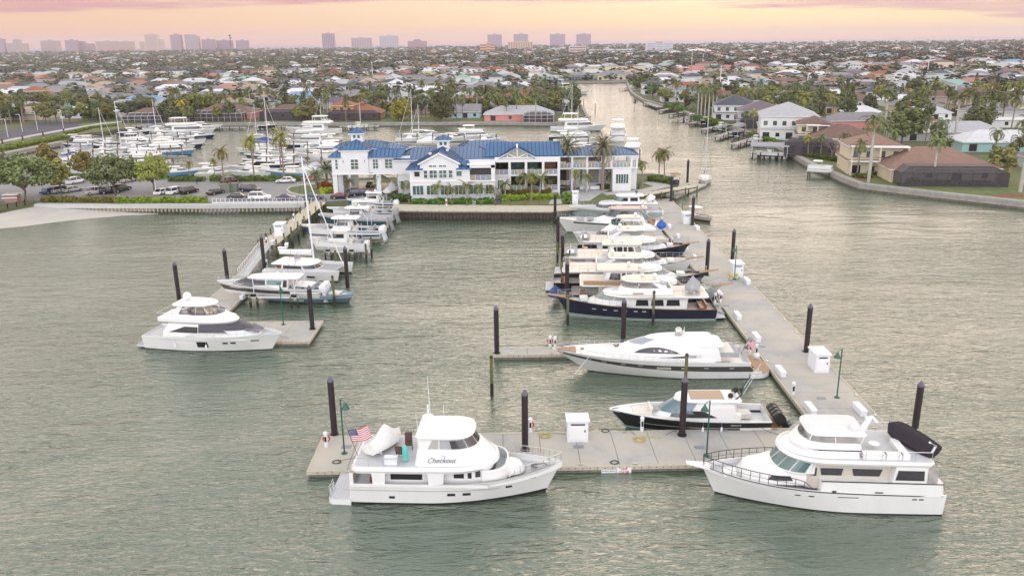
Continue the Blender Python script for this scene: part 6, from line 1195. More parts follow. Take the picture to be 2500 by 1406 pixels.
# ================================================================ CARS
def mkcar(kind):
    "kind: 0 sedan 1 suv 2 coupe/convertible"
    e=empty('parked_car','x','car'); L,W_,H=[(4.9,1.86,1.45),(4.95,1.98,1.78),(4.5,1.86,1.28)][kind]; hb=[.85,1.0,.8][kind]
    q=MB(); xs=[-L/2,-L/2+.12,-L/2+.5,-.5*L*.5,0,L*.25,L/2-.55,L/2-.1,L/2]; tz=[hb-.22,hb-.05,hb,hb,hb,hb-.02,hb-.12,hb-.25,hb-.35]; wy=[.86,.94,.99,1,1,1,.97,.9,.8]; rr=[]
    for x,z,w_ in zip(xs,tz,wy):
        y=W_/2*w_; rr.append([(x,-y*.93,.28),(x,-y,.45),(x,-y,z-.12),(x,-y*.9,z),(x,y*.9,z),(x,y,z-.12),(x,y,.45),(x,y*.93,.28)])
    q.loft(rr,CARP,cap0=True,cap1=True); q.build('body',e,smooth=40)
    x0,x1,x2,x3=[(-1.9,-1.2,.4,1.25),(-2.3,-2.0,.55,1.25),(-1.5,-.7,.2,.95)][kind]; y=W_/2*.9; yt=W_/2*.72
    q=MB(); z0=hb-.02; z1=H
    q.add([(x0,-y,z0),(x3,-y,z0),(x3,y,z0),(x0,y,z0),(x1,-yt,z1-.06),(x2,-yt,z1-.06),(x2,yt,z1-.06),(x1,yt,z1-.06)],[(0,1,5,4),(1,2,6,5),(2,3,7,6),(3,0,4,7)],GLASS); q.build('windows',e)
    q=MB(); q.loft([[(x1-.03,-yt-.02,z1-.07),(x2+.03,-yt-.02,z1-.07),(x2+.03,yt+.02,z1-.07),(x1-.03,yt+.02,z1-.07)],[(x1+.12,-yt+.1,z1),(x2-.12,-yt+.1,z1),(x2-.12,yt-.1,z1),(x1+.12,yt-.1,z1)]],CARP,cap1=True)
    for s_ in (1,-1):
        for a,b_ in (((x3,y,z0),(x2,yt,z1-.05)),((x0,y,z0),(x1,yt,z1-.05)),((-.3,y,z0),(-.3,yt,z1-.05))): q.tube([(a[0],a[1]*s_,a[2]),(b_[0],b_[1]*s_,b_[2])],.05,CARP,4,False)
    q.build('roof',e,smooth=40)
    for x in (-L*.3,L*.31):
        for s_ in (1,-1):
            q=MB(); q.M=Matrix.Translation((x,s_*(W_/2-.08),.34))@Matrix.Rotation(R(90),4,'X'); q.cyl((0,0,-.13),.34,.26,RUB,14); w=q.build('wheel',e); q=MB(); q.M=Matrix.Translation((x,s_*(W_/2+.055),.34))@Matrix.Rotation(R(90),4,'X'); q.cyl((0,0,-.01),.22,.02,STEEL,10); q.build('rim',w)
    for s_ in (1,-1):
        q=MB(); q.box(L/2-.2,L/2-.02,s_*.62-.2,s_*.62+.2,hb-.42,hb-.3,HEADL); q.build('headlight',e); q=MB(); q.box(-L/2-.02,-L/2+.08,s_*.66-.18,s_*.66+.18,hb-.35,hb-.2,TAILL); q.build('tail_light',e)
    return e
CK=[mkcar(i) for i in range(3)]; CT=[tree_of(o) for o in CK]; cu_=[0,0,0]
def car(kind,px,py,rz,col,label,z=G+.03,top=None):
    o=CK[kind] if not cu_[kind] else copy_tree(CK[kind],None,None,None,None,None,CT[kind]); cu_[kind]=1
    o.location=P(px,py,z); o.rotation_euler=(0,0,R(rz)); tag(o,label,'car','cars parked at the clubhouse')
    for c in o.children: c.color=(*(top if top and c.name.startswith('roof') else col),1)
    return o
WC=(.78,.78,.78);BC=(.012,.012,.015);NC=(.02,.03,.09);SC_=(.42,.42,.42)
car(0,399,474,68,WC,'white car left of the white SUV in the hedge-side row'); car(1,430,473,68,WC,'white SUV between a white car and a black SUV by the hedge'); car(1,462,472,68,BC,'black SUV at the right end of the hedge-side row'); car(2,527,474,62,(.03,.02,.02),'black coupe left of the green utility boxes')
car(0,583,486,4,BC,'black sedan behind the white railing, left of the white SUV'); car(1,635,487,2,WC,'large white SUV behind the white railing'); car(1,612,468,-18,(.02,.02,.035),'dark SUV parked behind the large white SUV'); car(2,700,487,-2,NC,'navy convertible behind the railing, right of the white SUV'); car(2,765,486,0,(.03,.06,.12),'slate blue coupe behind the catamaran mast'); car(2,832,485,8,BC,'black convertible with a red soft top near the lift boats',top=(.45,.01,.02)); car(1,880,478,20,(.015,.02,.05),'dark blue SUV beside the left clubhouse column'); car(0,909,456,80,BC,'black car under the raised clubhouse wing')
car(0,698,446,184,WC,'white sedan driving on the court above the round lawn'); car(2,761,441,178,(.55,.015,.02),'red sports car behind the small date palms'); car(1,563,448,60,(.05,.02,.015),'dark brown SUV facing the hedge by the basin')
car(0,125,472,66,(.03,.08,.25),'small blue car at the left of the car park beside the silver pair'); car(1,150,470,60,SC_,'silver SUV between the blue car and a silver sedan'); car(0,178,468,60,(.5,.5,.48),'pale silver sedan right of the silver SUV'); car(1,236,474,30,(.5,.42,.42),'pinkish silver SUV half hidden behind the middle tree'); car(1,270,472,30,BC,'black SUV under the middle tree'); car(1,296,466,62,(.06,.06,.07),'dark grey SUV right of the middle tree trunk')
car(0,147,449,70,(.55,.5,.42),'beige car in the back row by the basin hedge'); car(1,186,448,66,WC,'white SUV in the back row between the trees'); car(0,298,446,66,WC,'white car in the back row right of the middle tree'); car(1,314,444,66,(.5,.45,.4),'tan SUV next to the white car in the back row')
for i,(x,y) in enumerate([(553,470),(570,468)]):
    e=empty('utility_box','x','utility box',tuple(P(x,y,G))); q=MB(); q.box(-1.1,1.1,-.9,.9,0,1.9,mat('sage_box',(.16,.18,.14),.6)); q.build('cabinet',e); q=MB(); q.box(-1.2,1.2,-1,1,1.9,2.05,mat('sage_box',(.16,.18,.14))); q.build('lid',e); tag(e,'%s grey-green utility box in the car park between the black cars'%('left' if i==0 else 'right'),'utility box','green utility boxes')
e=empty('covered_trailer','boat on a trailer under a white cover beside the raised wing','trailer',(-27.2,185.5,G+.9),R(75)); t_=covered_tender('x','x',(0,0,0),0,6.5,2.4,1.6,WCOV,1.2)
for c in list(t_.children): c.parent=e
bpy.data.objects.remove(t_)
# street lamps of the car park
def stlamp(px,py,h,d,z=G,lean=0):
    e=empty('car_park_lamp','white curved lamp post '+d,'lamp post',tuple(P(px,py,z)),0,'white lamp posts'); q=MB(); q.tube([(0,0,0),(0,0,h-.6),(-.15,0,h-.15),(-.6,0,h),(-1.0,0,h-.05)],.09,PLA,7); q.build('post',e); q=MB(); q.box(-1.6,-.95,-.16,.16,h-.13,h,PLA); q.build('lamp_head',e)
for a in ((382,475,6.6,'at the hedge beside the white cars'),(20,336,7.,'first on the road at the far left'),(55,322,7.,'second along the left road'),(92,318,7.6,'third along the left road'),(155,313,7.6,'at the bend of the left road')): stlamp(*a[:3],a[3],z=G if a[1]>400 else 1.6)
# beach bits
def fence_run(name,label,pts,z,h,m_,n,cat='fence'):
    e=empty(name,label,cat); A=[P(x,y,z) for x,y in pts]
    tot=0
    for a,c in zip(A,A[1:]):
        k=max(1,int((c-a).length/n))
        for i in range(k+1):
            p=a+(c-a)*i/k; q=MB(); q.box(p.x-.07,p.x+.07,p.y-.07,p.y+.07,z-1,z+h,m_); q.build('post',e)
        q=MB(); q.tube([a+Vector((0,0,h*.9)),c+Vector((0,0,h*.9))],.05,m_,4); q.tube([a+Vector((0,0,h*.3)),c+Vector((0,0,h*.3))],.05,m_,4); q.build('rail',e)
fence_run('wooden_fence','low green timber fence on the beach at the far left',[(-20,520),(20,512),(42,508),(62,504),(84,499)],1.6,1.3,WOODG,2.4)
fence_run('wooden_fence','weathered boundary rail of the far-left beach access',[(-60,500),(0,494),(30,492)],1.9,1.1,WOODW,3)
e=empty('lifeguard_shed','small pink-brown hut with white bars beside the left beach trees','hut',tuple(P(32,492,G)),R(8)); q=MB(); q.box(-1.3,1.3,-1,1,0,1.5,mat('pink_brick',(.36,.22,.19),.9)); q.build('wall',e); q=MB(); q.box(-1.6,1.6,-1.2,1.2,1.6,1.8,WTRIM); q.box(-1.7,1.5,-1.3,-1.1,.9,1.1,WTRIM); q.build('roof',e)
for x,y,d in ((295,507,'on the sheet-pile wall below the hedge'),(1158,522,'at the boardwalk before the clubhouse')):
    p=P(x,y,.0); e=empty('ladder','white ladder '+d,'ladder',(p.x,p.y-.3,0)); q=MB()
    for s_ in (-.22,.22): q.tube([(s_,0,-.3),(s_,.25,2.9)],.05,PLA,5)
    for k in range(8): q.tube([(-.22,.02*k,.1+k*.35),(.22,.02*k,.1+k*.35)],.035,PLA,4)
    q.build('rungs',e)
for x,d in ((1090,'in front of the glazed wing'),): 
    o=copy_tree(pa,P(x,503,G+.32),0,'white life ring post on the boardwalk '+d,None,None,ka)
# bicycle on the walkway
e=empty('bicycle','bicycle with yellow panniers leaning by the utility cabinet on the walkway','bicycle',tuple(P(1792,685,.6)),R(12))
for x in (-.5,.5):
    q=MB(); q.tube([(x+math.cos(a*PI/8)*.34,0,.34+math.sin(a*PI/8)*.34) for a in range(17)],.03,RUB,5,False); q.build('wheel',e)
q=MB(); q.tube([(-.5,0,.34),(-.15,0,.75),(.35,0,.8),(.5,0,.34)],.025,STEEL,5); q.tube([(-.15,0,.75),(0,0,.3),(.35,0,.8)],.025,STEEL,5); q.tube([(.4,-.25,1.05),(.4,.25,1.05)],.02,BLACK,5); q.build('frame',e); q=MB(); q.box(-.7,-.3,-.22,.22,.6,.95,mat('yellow_bag',(.6,.42,.03),.7)); q.box(.25,.55,-.2,.2,.65,.95,mat('lime_bag',(.4,.55,.05),.7)); q.build('pannier',e)
# ================================================================ VEGETATION
def frond_crown(q,n,L,droop,up,seed,m_,wl=.6,seg=8,dead=0):
    r=random.Random(seed)
    for i in range(n):
        a=2*PI*(i*.618+r.uniform(-.04,.04)); tilt=R(up[0]+(up[1]-up[0])*((i+.5)/n)**.8+r.uniform(-8,8)); l=L*r.uniform(.82,1.08)
        ca,sa=math.cos(a),math.sin(a); p=Vector((0,0,0)); d=tilt; pts=[(0,0,d)]; x=z=0
        for k in range(seg): d-=droop/seg*(.5+k/seg)*r.uniform(.8,1.2); x+=math.cos(d)*l/seg; z+=math.sin(d)*l/seg; pts.append((x,z,d))
        tw=r.uniform(-.35,.35)
        for k in range(1,seg+1):
            x,z,d=pts[k]; x0,z0,_=pts[k-1]; w=wl*math.sin(PI*min(.93,(k+.6)/(seg+1)))**.6; 
            for s in (-1,1):
                for h in (0,.5):
                    xa=x0+(x-x0)*h; za=z0+(z-z0)*h; bl=Vector((xa*ca,xa*sa,za)); br=Vector(((xa+(x-x0)*.52)*ca,(xa+(x-x0)*.52)*sa,za+(z-z0)*.52))
                    ox=xa+(x-x0)*.9+.15; tip=Vector((ox*ca-s*sa*w,ox*sa+s*ca*w,za+(z-z0)*.8-w*(.42+s*tw)*r.uniform(.6,1.3)))
                    q.add([bl,br,tip],[(0,1,2)],m_)
def make_palm(seed,H,n,L,droop,up,m_,tm,tr=.16,bulge=0,lean=.06,wl=.6,name='palm_tree',shaft=None):
    r=random.Random(seed); e=empty(name,'x','palm tree'); q=MB(); n_=7; lx=r.uniform(-1,1)*lean*H; ly=r.uniform(-1,1)*lean*H
    pts=[(lx*(k/n_)**1.7,ly*(k/n_)**1.7,H*k/n_) for k in range(n_+1)]; rs=[tr*(1.35-.5*k/n_+bulge*math.exp(-((k/n_-.35)/.25)**2)) for k in range(n_+1)]
    q.tube(pts,rs,tm,7); q.build('trunk',e,smooth=60)
    q=MB(); 
    if shaft: q.tube([(0,0,-1.2),(0,0,.25)],[tr*.95,tr*.6],shaft,7)
    frond_crown(q,n,L,droop,up,seed,m_,wl); q.build('crown',e,loc=(lx,ly,H),fix=False); return e
SHAFT=mat('green_crownshaft',(.16,.24,.05),.5)
PALMS=[make_palm(11,9.5,19,3.3,2.0,(82,-35),FROND,TRUNK,.15,0,.09),make_palm(12,8,17,3.0,2.1,(80,-40),FROND,TRUNK,.14,0,.12),make_palm(13,11,18,3.2,1.9,(80,-25),FROND,TRUNKW,.2,.35,.01,shaft=SHAFT),make_palm(14,6.5,15,2.6,1.9,(78,-30),FROND,TRUNK,.13,0,.08),make_palm(15,7.2,16,2.8,2.3,(75,-45),FROND,TRUNK,.16,0,.04)]
DATE=make_palm(21,9.,54,3.9,1.15,(85,-38),FRONDG,TRUNK,.27,0,.01,.42,'date_palm'); DATE2=make_palm(22,3.6,46,3.1,1.1,(84,-25),FRONDG,TRUNK,.24,0,.01,.38,'date_palm'); FOX=make_palm(23,2.9,11,1.9,1.8,(72,-20),FROND,TRUNKW,.09,0,.05,.42,'small_palm')
VT={}
def veg(proto,loc,rz,sc,col,label,group,cat=None):
    k=proto.name
    if k not in VT: VT[k]=tree_of(proto); o=proto; o.location=loc; o.rotation_euler=(0,0,rz); o.scale=(sc,sc,sc) if not isinstance(sc,tuple) else sc
    else: o=copy_tree(proto,loc,rz,None,None,sc,VT[k])
    tag(o,label,cat,group)
    for c in o.children:
        if c.name.startswith('crown'): c.color=(*col,1)
    return o
def leaf_blob(q,c,rad,n,sz,m_,r,clump=22,flat=.75,inner=.35):
    cs=[]
    for _ in range(clump):
        while True:
            v=Vector((r.uniform(-1,1),r.uniform(-1,1),r.uniform(-.75,1)))
            if .3<v.length<1: break
        cs.append((v.normalized()*r.uniform(.55,.86),r.uniform(.2,.38)))
    for i in range(n):
        cc,cr=cs[r.randrange(clump)]; d=Vector((r.gauss(0,1),r.gauss(0,1),r.gauss(0,1))).normalized()*cr*r.uniform(.55,1.05); p=cc+d; p=Vector((p.x*rad[0],p.y*rad[1],p.z*rad[2]))+Vector(c)
        nn=(d.normalized()+Vector((r.uniform(-.8,.8),r.uniform(-.8,.8),r.uniform(-.3,1)))).normalized(); a=nn.cross(Vector((0,0,1)) if abs(nn.z)<.9 else Vector((1,0,0))).normalized(); b_=nn.cross(a); s=sz*r.uniform(.6,1.35); t=r.uniform(.5,.9)
        q.add([p-a*s*.5-b_*s*t*.5,p+a*s*.5-b_*s*t*.35,p+a*s*.35+b_*s*t*.5,p-a*s*.4+b_*s*t*.45],[(0,1,2,3)],m_)
def make_tree(seed,rad,H,n,sz,name='broadleaf_tree',clump=24,spread=True,cat='tree'):
    r=random.Random(seed); e=empty(name,'x',cat); q=MB(); th=H-rad[2]*.55
    q.tube([(0,0,0),(.05*H,0,th*.5),(0,0,th)],[.05*H*.7,.035*H,.025*H],BARK,7)
    for i in range(6):
        a=i*PI/3+r.uniform(-.4,.4); d=Vector((math.cos(a)*rad[0]*.62,math.sin(a)*rad[1]*.62,H-rad[2]*.1*r.uniform(-1,2))); q.tube([(0,0,th*.55+.1*i),tuple(d*.5+Vector((0,0,th*.35))),tuple(d)],[.024*H,.016*H,.006*H],BARK,5)
    q.build('trunk',e,smooth=60); q=MB(); leaf_blob(q,(0,0,H),rad,n,sz,LEAF,r,clump); q.build('crown',e,fix=False); return e
TREES=[make_tree(31,(4.2,4.,3.1),5.4,1500,.62),make_tree(32,(3.4,3.5,3.4),5.6,1300,.6,clump=18),make_tree(33,(5,4.6,3.),5.2,1700,.66,clump=30),make_tree(34,(2.6,2.6,2.8),4.2,900,.55,clump=14)]
BIGT=make_tree(41,(7.4,6.,3.6),6.4,5200,.5,'spreading_tree',clump=46); BALL=make_tree(42,(5.6,5.6,5.4),5.9,5200,.55,'rounded_fig_tree',clump=70)
def make_pine(seed,H):
    r=random.Random(seed); e=empty('pine_tree','x','tree'); q=MB(); q.tube([(0,0,0),(0,0,H)],[.3,.05],BARK,6); q.build('trunk',e); q=MB()
    for i in range(700):
        t=r.random()**.8; z=H*(.12+.88*t); rr=(1-t)*H*.17+.25; a=r.uniform(0,2*PI); d=r.uniform(.5,1)*rr; p=Vector((math.cos(a)*d,math.sin(a)*d,z)); s=.55
        q.add([p,p+Vector((math.cos(a)*s,math.sin(a)*s,-.25)),p+Vector((-math.sin(a)*s*.6,math.cos(a)*s*.6,.2))],[(0,1,2)],LEAF)
    q.build('crown',e,fix=False); return e
PINE=make_pine(5,15)
BARE=empty('bare_tree','x','tree'); q=MB(); rr_=random.Random(3); BPK=mat('pinkish_bare_branches',(.26,.19,.19),.95)
def branch(p,d,l,w,k):
    e_=p+d*l; q.tube([tuple(p),tuple(e_)],[w,w*.7],BPK,4,False)
    if k:
        for _ in range(3): branch(e_,(d+Vector((rr_.uniform(-.8,.8),rr_.uniform(-.8,.8),rr_.uniform(-.3,.5)))).normalized(),l*.78,w*.66,k-1)
branch(Vector((0,0,0)),Vector((0,0,1)),1.7,.22,5); q.build('crown',BARE)
GRN_=[(1,1,1),(1.25,1.15,.9),(.8,.9,.85),(1.5,1.35,.8),(.75,.7,.65)]
# -- named plants near the club, from the photograph
def at(px,py,z): return P(px,py,z)
for i,(x,y,k,sc,d) in enumerate([(241*0+548,452,1,1.05,'left of the white sail masts by the car park hedge'),(622,443,0,1.1,'middle one of the three tall palms along the basin hedge'),(695,444,0,1.2,'right one of the three tall palms along the basin hedge'),(463,441,3,.7,'small one on the basin hedge left of the tall palms'),(525,440,3,.75,'small one leaning beside the first tall palm')]):
    veg(PALMS[k],at(x,y,G),i*1.3,sc,(1.5,1.25,.55),'yellow-green coconut palm, '+d,'palms along the basin hedge')
veg(DATE,at(1385,462,G),0,1.1,(1.05,.95,.8),'left of the two tall date palms before the clubhouse patio','tall date palms'); veg(DATE,at(1471,466,G),2,1.13,(1.05,.95,.8),'right of the two tall date palms before the clubhouse patio','tall date palms')
for x,y,sc,d in ((929,470,1.15,'in front of the raised clubhouse wing'),(773,462,.95,'left of the pair on the round lawn'),(799,452,1.1,'right of the pair on the round lawn')): veg(DATE2,at(x,y,G+.1),x*.1,sc,(1,1,1),'grey-green date palm '+d,'short date palms')
for i,(x,y,h,d) in enumerate([(1003,486,1.25,'at the left corner of the glazed wing'),(1070,494,1.2,'before the first ground floor windows'),(1105,495,1.1,'before the second ground floor windows'),(1141,494,1.3,'under the gable window row'),(1202,494,1.05,'at the right corner of the glazed wing'),(1233,486,1.2,'just right of the glazed wing'),(1268,474,1.35,'at the left of the open terrace'),(1228,460,2.9,'thin tall one left of the truss gable'),(1341,470,1.1,'before the lower balcony'),(855,470,.9,'in the planter under the raised wing'),(985,478,.9,'by the white ramp left of the glazed wing'),(1172,494,1.15,'before the fourth ground floor windows'),(1318,480,1.5,'beside the terrace stairs'),(1285,478,1.6,'in the shrubs under the truss gable'),(1432,470,1.3,'behind the patio tables'),(1490,462,1.2,'left of the right white block')]): veg(FOX,at(x,y,G),i,h if h<2 else (1.1,1.1,2.7),(1.15,1.1,.7),'small feathery palm '+d,'small palms around the clubhouse')
for i,(x,y,k,sc,d) in enumerate([(1297,496,4,.85,'on the front lawn below the truss gable'),(1404,476,4,.72,'on the patio between the date palms'),(1568,461,4,.85,'on the lawn right of the clubhouse'),(1622,448,3,1.15,'right of the pair on the east garden mound'),(1608,445,3,1.05,'left of the pair on the east garden mound')]): veg(PALMS[k],at(x,y,G),i*2.,sc,(1.25,1.15,.65),'green palm '+d,'green palms of the club garden')
veg(BIGT,at(62,492,G),.4,(1.05,1,1.05),(1.1,1.15,.9),'spreading tree with a forked trunk at the left end of the beach','trees of the car park'); veg(BIGT,at(-30,486,G),2,(1,1,1.1),(.9,1,.8),'dense spreading tree cut by the left edge of the picture','trees of the car park')
veg(BIGT,at(283,478,G),3.6,(.85,.8,.95),(1.0,1.1,.85),'dark spreading tree over the parked silver cars in the middle of the lot','trees of the car park'); veg(BIGT,at(377,472,G),1.7,(.70,.7,.9),(1.7,1.6,.8),'lighter yellow-green tree beside the white curved lamp post','trees of the car park')
for i,(x,y,sc,d) in enumerate([(150,478,1.0,'thin olive tree beside the small blue car'),(120,440,1.1,'olive tree behind the left car row'),(205,440,.9,'small tree behind the silver sedan')]): veg(TREES[i],at(x,y,G),i,(sc*.8,sc*.8,sc),(1.8,1.5,.8),d,'trees of the car park')
veg(BALL,at(981,296,1.5),0,(1.0,1,.9),(1.5,1.05,.45),'round olive-brown fig tree left of the darker round tree on the north bank','round fig trees on the north bank'); veg(BALL,at(1078,298,1.5),2,(1.12,1.1,1.18),(.75,.7,.55),'large round dark fig tree on the north bank behind the clubhouse','round fig trees on the north bank')
# royal palms row and palms on the right bank
for i,(x,y,sc) in enumerate([(1703,283,1.),(1711,288,1.05),(1720,293,1.0),(1729,296,1.08),(1738,296,1.),(1747,290,.95)]): veg(PALMS[2],at(x,y,1.5),i,(sc,sc,sc*1.18),(1.,.95,.8),'grey-trunked royal palm, %s from the left in the tight row on the right canal bank'%ordn(i),'row of royal palms on the right bank')
for i,(x,y,k,sc,d) in enumerate([(2120,446,2,1.35,'big royal palm closest to the curved seawall'),(2276,452,2,.93,'royal palm before the pool screen'),(2490,470,2,1.45,'royal palm cut by the right picture edge'),(2328,352,2,1.35,'large royal palm behind the terracotta roof'),(2158,330,2,1.35,'large palm with a green shaft behind the cream house'),(2056,404,0,.85,'palm left of the screened balcony'),(2092,430,1,1.02,'leaning palm at the corner of the cream house'),(1972,384,3,.9,'yellow-green slim palm by the dark pool cage'),(2003,386,3,.95,'second slim palm by the dark pool cage'),(2395,300,0,1.,'palm behind the blue-roofed house'),(1868,322,3,1.1,'yellow-green palm before the dark screened house'),(1818,322,4,1.,'green palm cluster head beside the dark screened house'),(1838,325,3,1.15,'yellow-green palm in the cluster beside the screened house'),(1548,275+0,3,.9,'small palm on the canal corner'),(1505*0+1690,300,4,.9,'palm behind the lift docks')]): veg(PALMS[k],at(x,y,1.5),i*1.7,sc,((1.9,1.6,.5) if 'yellow' in d else (.95,.95,.7)),d+' on the right bank','palms of the right bank gardens')
veg(BARE,at(2030,388,1.5),0,1.0,(1,1,1),'leafless pinkish tree beside the dark pool cage on the right bank','bare tree'); veg(BARE,at(2075,396,1.5),2,.8,(1,1,1),'smaller leafless tree left of the cream house','bare tree')
for i,(x,y,k,sc,col,d) in enumerate([(2225,330,2,1.5,(.75,.75,.6),'dark broad tree beside the orange house'),(2200,360,2,1.5,(.9,1.,.75),'broad green tree behind the terracotta roofs'),(2068,300,1,1.15,(.7,.8,.6),'dark round tree in front of the white flat house'),(1690*0+1672,262,1,1.,(.9,1.,.8),'tree beside the far white house'),(1575*0+1560,222,0,1.1,(.8,.9,.7),'tree at the head of the seawall corner'),(2395,330,1,1.,(.9,.95,.8),'tree by the grey-roofed house'),(1775*0+1650,285,3,1.,(.9,1,.7),'bushy tree behind the lift docks'),(2440,440,3,1.2,(1.7,1.5,1.),'pale thin shrub tree at the far right lawn')]): veg(TREES[k],at(x,y,1.5),i*1.1,sc,col,d,'broadleaf trees of the right bank')
NB=[(640,274),(672,266),(745,266),(800,279),(815,268),(857,246),(905,259),(845,297),(880,297),(935,268),(972,256),(1002,268),(1130,294),(1165,284),(1190,276),(1238,295),(1262,294),(1308,299),(1345,266),(1374,256),(1392,274),(1300,262),(1282,256),(1256,252),(1330,252),(60,306),(520,250),(482,258),(612,268),(1215,262),(1148,262),(1100,270)]
for i,(x,y) in enumerate(sorted(NB)): veg(PALMS[(0,1,4,2)[i%4]],at(x,y,1.5),i*1.9,(1.2,1.05,1.15,.95)[i%4]*1.05,((.8,.9,.65),(1.,1.,.7),(.9,.8,.6))[i%3],'tall dark palm on the north bank, %s from the left'%ordn(i),'tall palms of the north bank')
veg(PALMS[4],at(445,298,1.5),0,1.25,(3.2,2.1,.5),'yellowing palm beside the white-framed pool cages on the north bank','yellow palm')
# hedges
def hedge(label,px,z,w,h,col,dens=16,m_=HEDGE,name='hedge',cat='hedge'):
    r=random.Random(len(label)*7+int(px[0][0])); q=MB(); A=[P(x,y,z) for x,y in px]
    for a,c in zip(A,A[1:]):
        L=(c-a).length; d=(c-a)/L; nn=Vector((-d.y,d.x,0))
        for i in range(int(L*dens*(w+h)*.8)):
            u=r.random(); v=r.choice(((r.uniform(-.5,.5),1),(-.5,r.random()),(.5,r.random()))); hh=h*(.88+.12*math.sin(u*L*1.3)+.06*math.sin(u*L*3.7))
            p=a+d*L*u+nn*w*v[0]+Vector((0,0,hh*v[1]+r.uniform(-.1,.08))); s=.3; n2=Vector((r.uniform(-1,1),r.uniform(-1.2,.6),r.uniform(0,1.2))).normalized(); t1=n2.cross(Vector((0,0,1))).normalized()*s; t2=n2.cross(t1)*.8
            q.add([p-t1-t2,p+t1-t2*.6,p+t1*.6+t2,p-t1*.8+t2*.7],[(0,1,2,3)],m_)
        old=q.M; q.M=Matrix.Translation(a)@Matrix.Rotation(math.atan2(d.y,d.x),4,'Z'); q.box(0,L,-w*.42,w*.42,0,h*.8,m_); q.M=old
    o=q.build(name,fix=False); o.color=(*col,1); return tag(o,label,cat)
hedge('bright yellow-green hedge along the sheet-pile wall, right half',[(285,497),(505,494)],G,1.6,1.3,(1.25,1.2,.6)); hedge('patchy olive and brown hedge along the sheet-pile wall, left half',[(106,494),(285,496)],G,1.6,1.3,(1.3,.95,.7))
hedge('dark hedge between the car park and the basin, middle stretch',[(412,443),(500,443)],G,1.2,1.2,(.6,.6,.5)); hedge('dark green hedge between the car park and the basin, right stretch',[(515,443),(735,442)],G,1.4,1.4,(.7,.7,.55)); hedge('bright green hedge by the left basin boats',[(120,437),(405,437)],G,1.4,1.2,(.8,.9,.5))
hedge('low bright green hedge beside the left shore path',[(-20,371),(60,356),(155,337)],1.55,4.5,1.1,(1.2,1.2,.6)); hedge('green bank of shrubs above the shore rocks',[(165,330),(220,315),(285,309)],1.3,2.5,1.0,(1.,1.1,.6))
hedge('row of dark green shrubs against the glazed clubhouse wing',[(1008,499),(1205,496)],G,1.3,1.1,(.55,.75,.55)); hedge('lime shrubs along the lawn below the balconies',[(1225,490),(1290,487),(1365,485)],G,2.4,1.1,(1.4,1.3,.5)); hedge('reddish-brown shrubs under the lower balcony',[(1225,480),(1345,478)],G,1.8,1.4,(.9,.45,.4)); hedge('dark shrubs along the patio edge and right block',[(1455,461),(1560,461)],G,1.2,1.,(.6,.7,.5)); hedge('bushy mound of shrubs on the east garden point',[(1590,441),(1640,447)],G,4.,1.2,(.6,.75,.5)); hedge('yellow croton bushes on the round lawn',[(785,474),(815,470)],G+.1,2.,1.2,(2.,1.7,.4)); hedge('dark red cordyline bushes on the round lawn',[(780,462),(808,458)],G+.1,2.,1.5,(1.6,.3,.4)); hedge('dark planting bed left of the glazed wing',[(955,492),(1003,490)],G,3.,1.4,(.4,.45,.35)); hedge('lime bushes beside the patio path',[(1378,482),(1400,483)],G,2,1.,(1.2,1.2,.5)); hedge('small green shrubs beside the boardwalk end',[(1378,499),(1410,497)],G,2,1.,(.7,.9,.5))
hedge('clipped dark hedge before the covered terrace on the right bank',[(2052,410),(2130,428),(2210,434)],1.5,1.3,.9,(.65,.6,.4)); hedge('clipped hedge along the pool screen on the right bank',[(2215,446),(2275,452),(2420,454)],1.5,1.5,1.,(.8,.7,.35)); hedge('low round planting at the foot of the big royal palm',[(2085,432),(2125,436)],1.5,2.5,.8,(.6,.65,.4)); hedge('dark hedge by the dark pool cage',[(1960,381),(2060,398)],1.5,1.6,1.2,(.5,.55,.35)); hedge('magenta bougainvillea beds by the dark pool cage',[(1938,368),(1966,382)],1.5,1.4,.8,(2.4,.5,1.1)); hedge('green hedge behind the royal palm row',[(1690,292),(1760,306)],1.5,2.,2.,(.7,.9,.5)); hedge('clipped green hedge beside the blue swimming pool',[(1832,330),(1905,352)],1.5,1.5,1.,(.9,1.,.5)); hedge('dense green hedge by the far white houses',[(1625,262),(1672,272)],1.5,2.5,2.,(.7,.9,.5)); hedge('dark hedge right of the pool screen',[(2425,385),(2480,405)],1.5,2,1.3,(.6,.6,.4)); hedge('clipped hedge along the house left of the basin',[(150,288),(285,290)],1.5,2,2.2,(.7,.9,.5))
for x,y,rx,ry,d in ((2100,437,2.6,2.,'under the big royal palm'),(2255,455,2.2,1.5,'beside the screen hedge'),(2480,478,5,2.,'at the right picture edge')):
    q=MB(); c=P(x,y,1.57); q.prism([(c.x+rx*math.cos(a*PI/8),c.y+ry*math.sin(a*PI/8)) for a in range(16)],1.5,1.575,MULCH); tag(q.build('mulch_bed'),kind='structure')
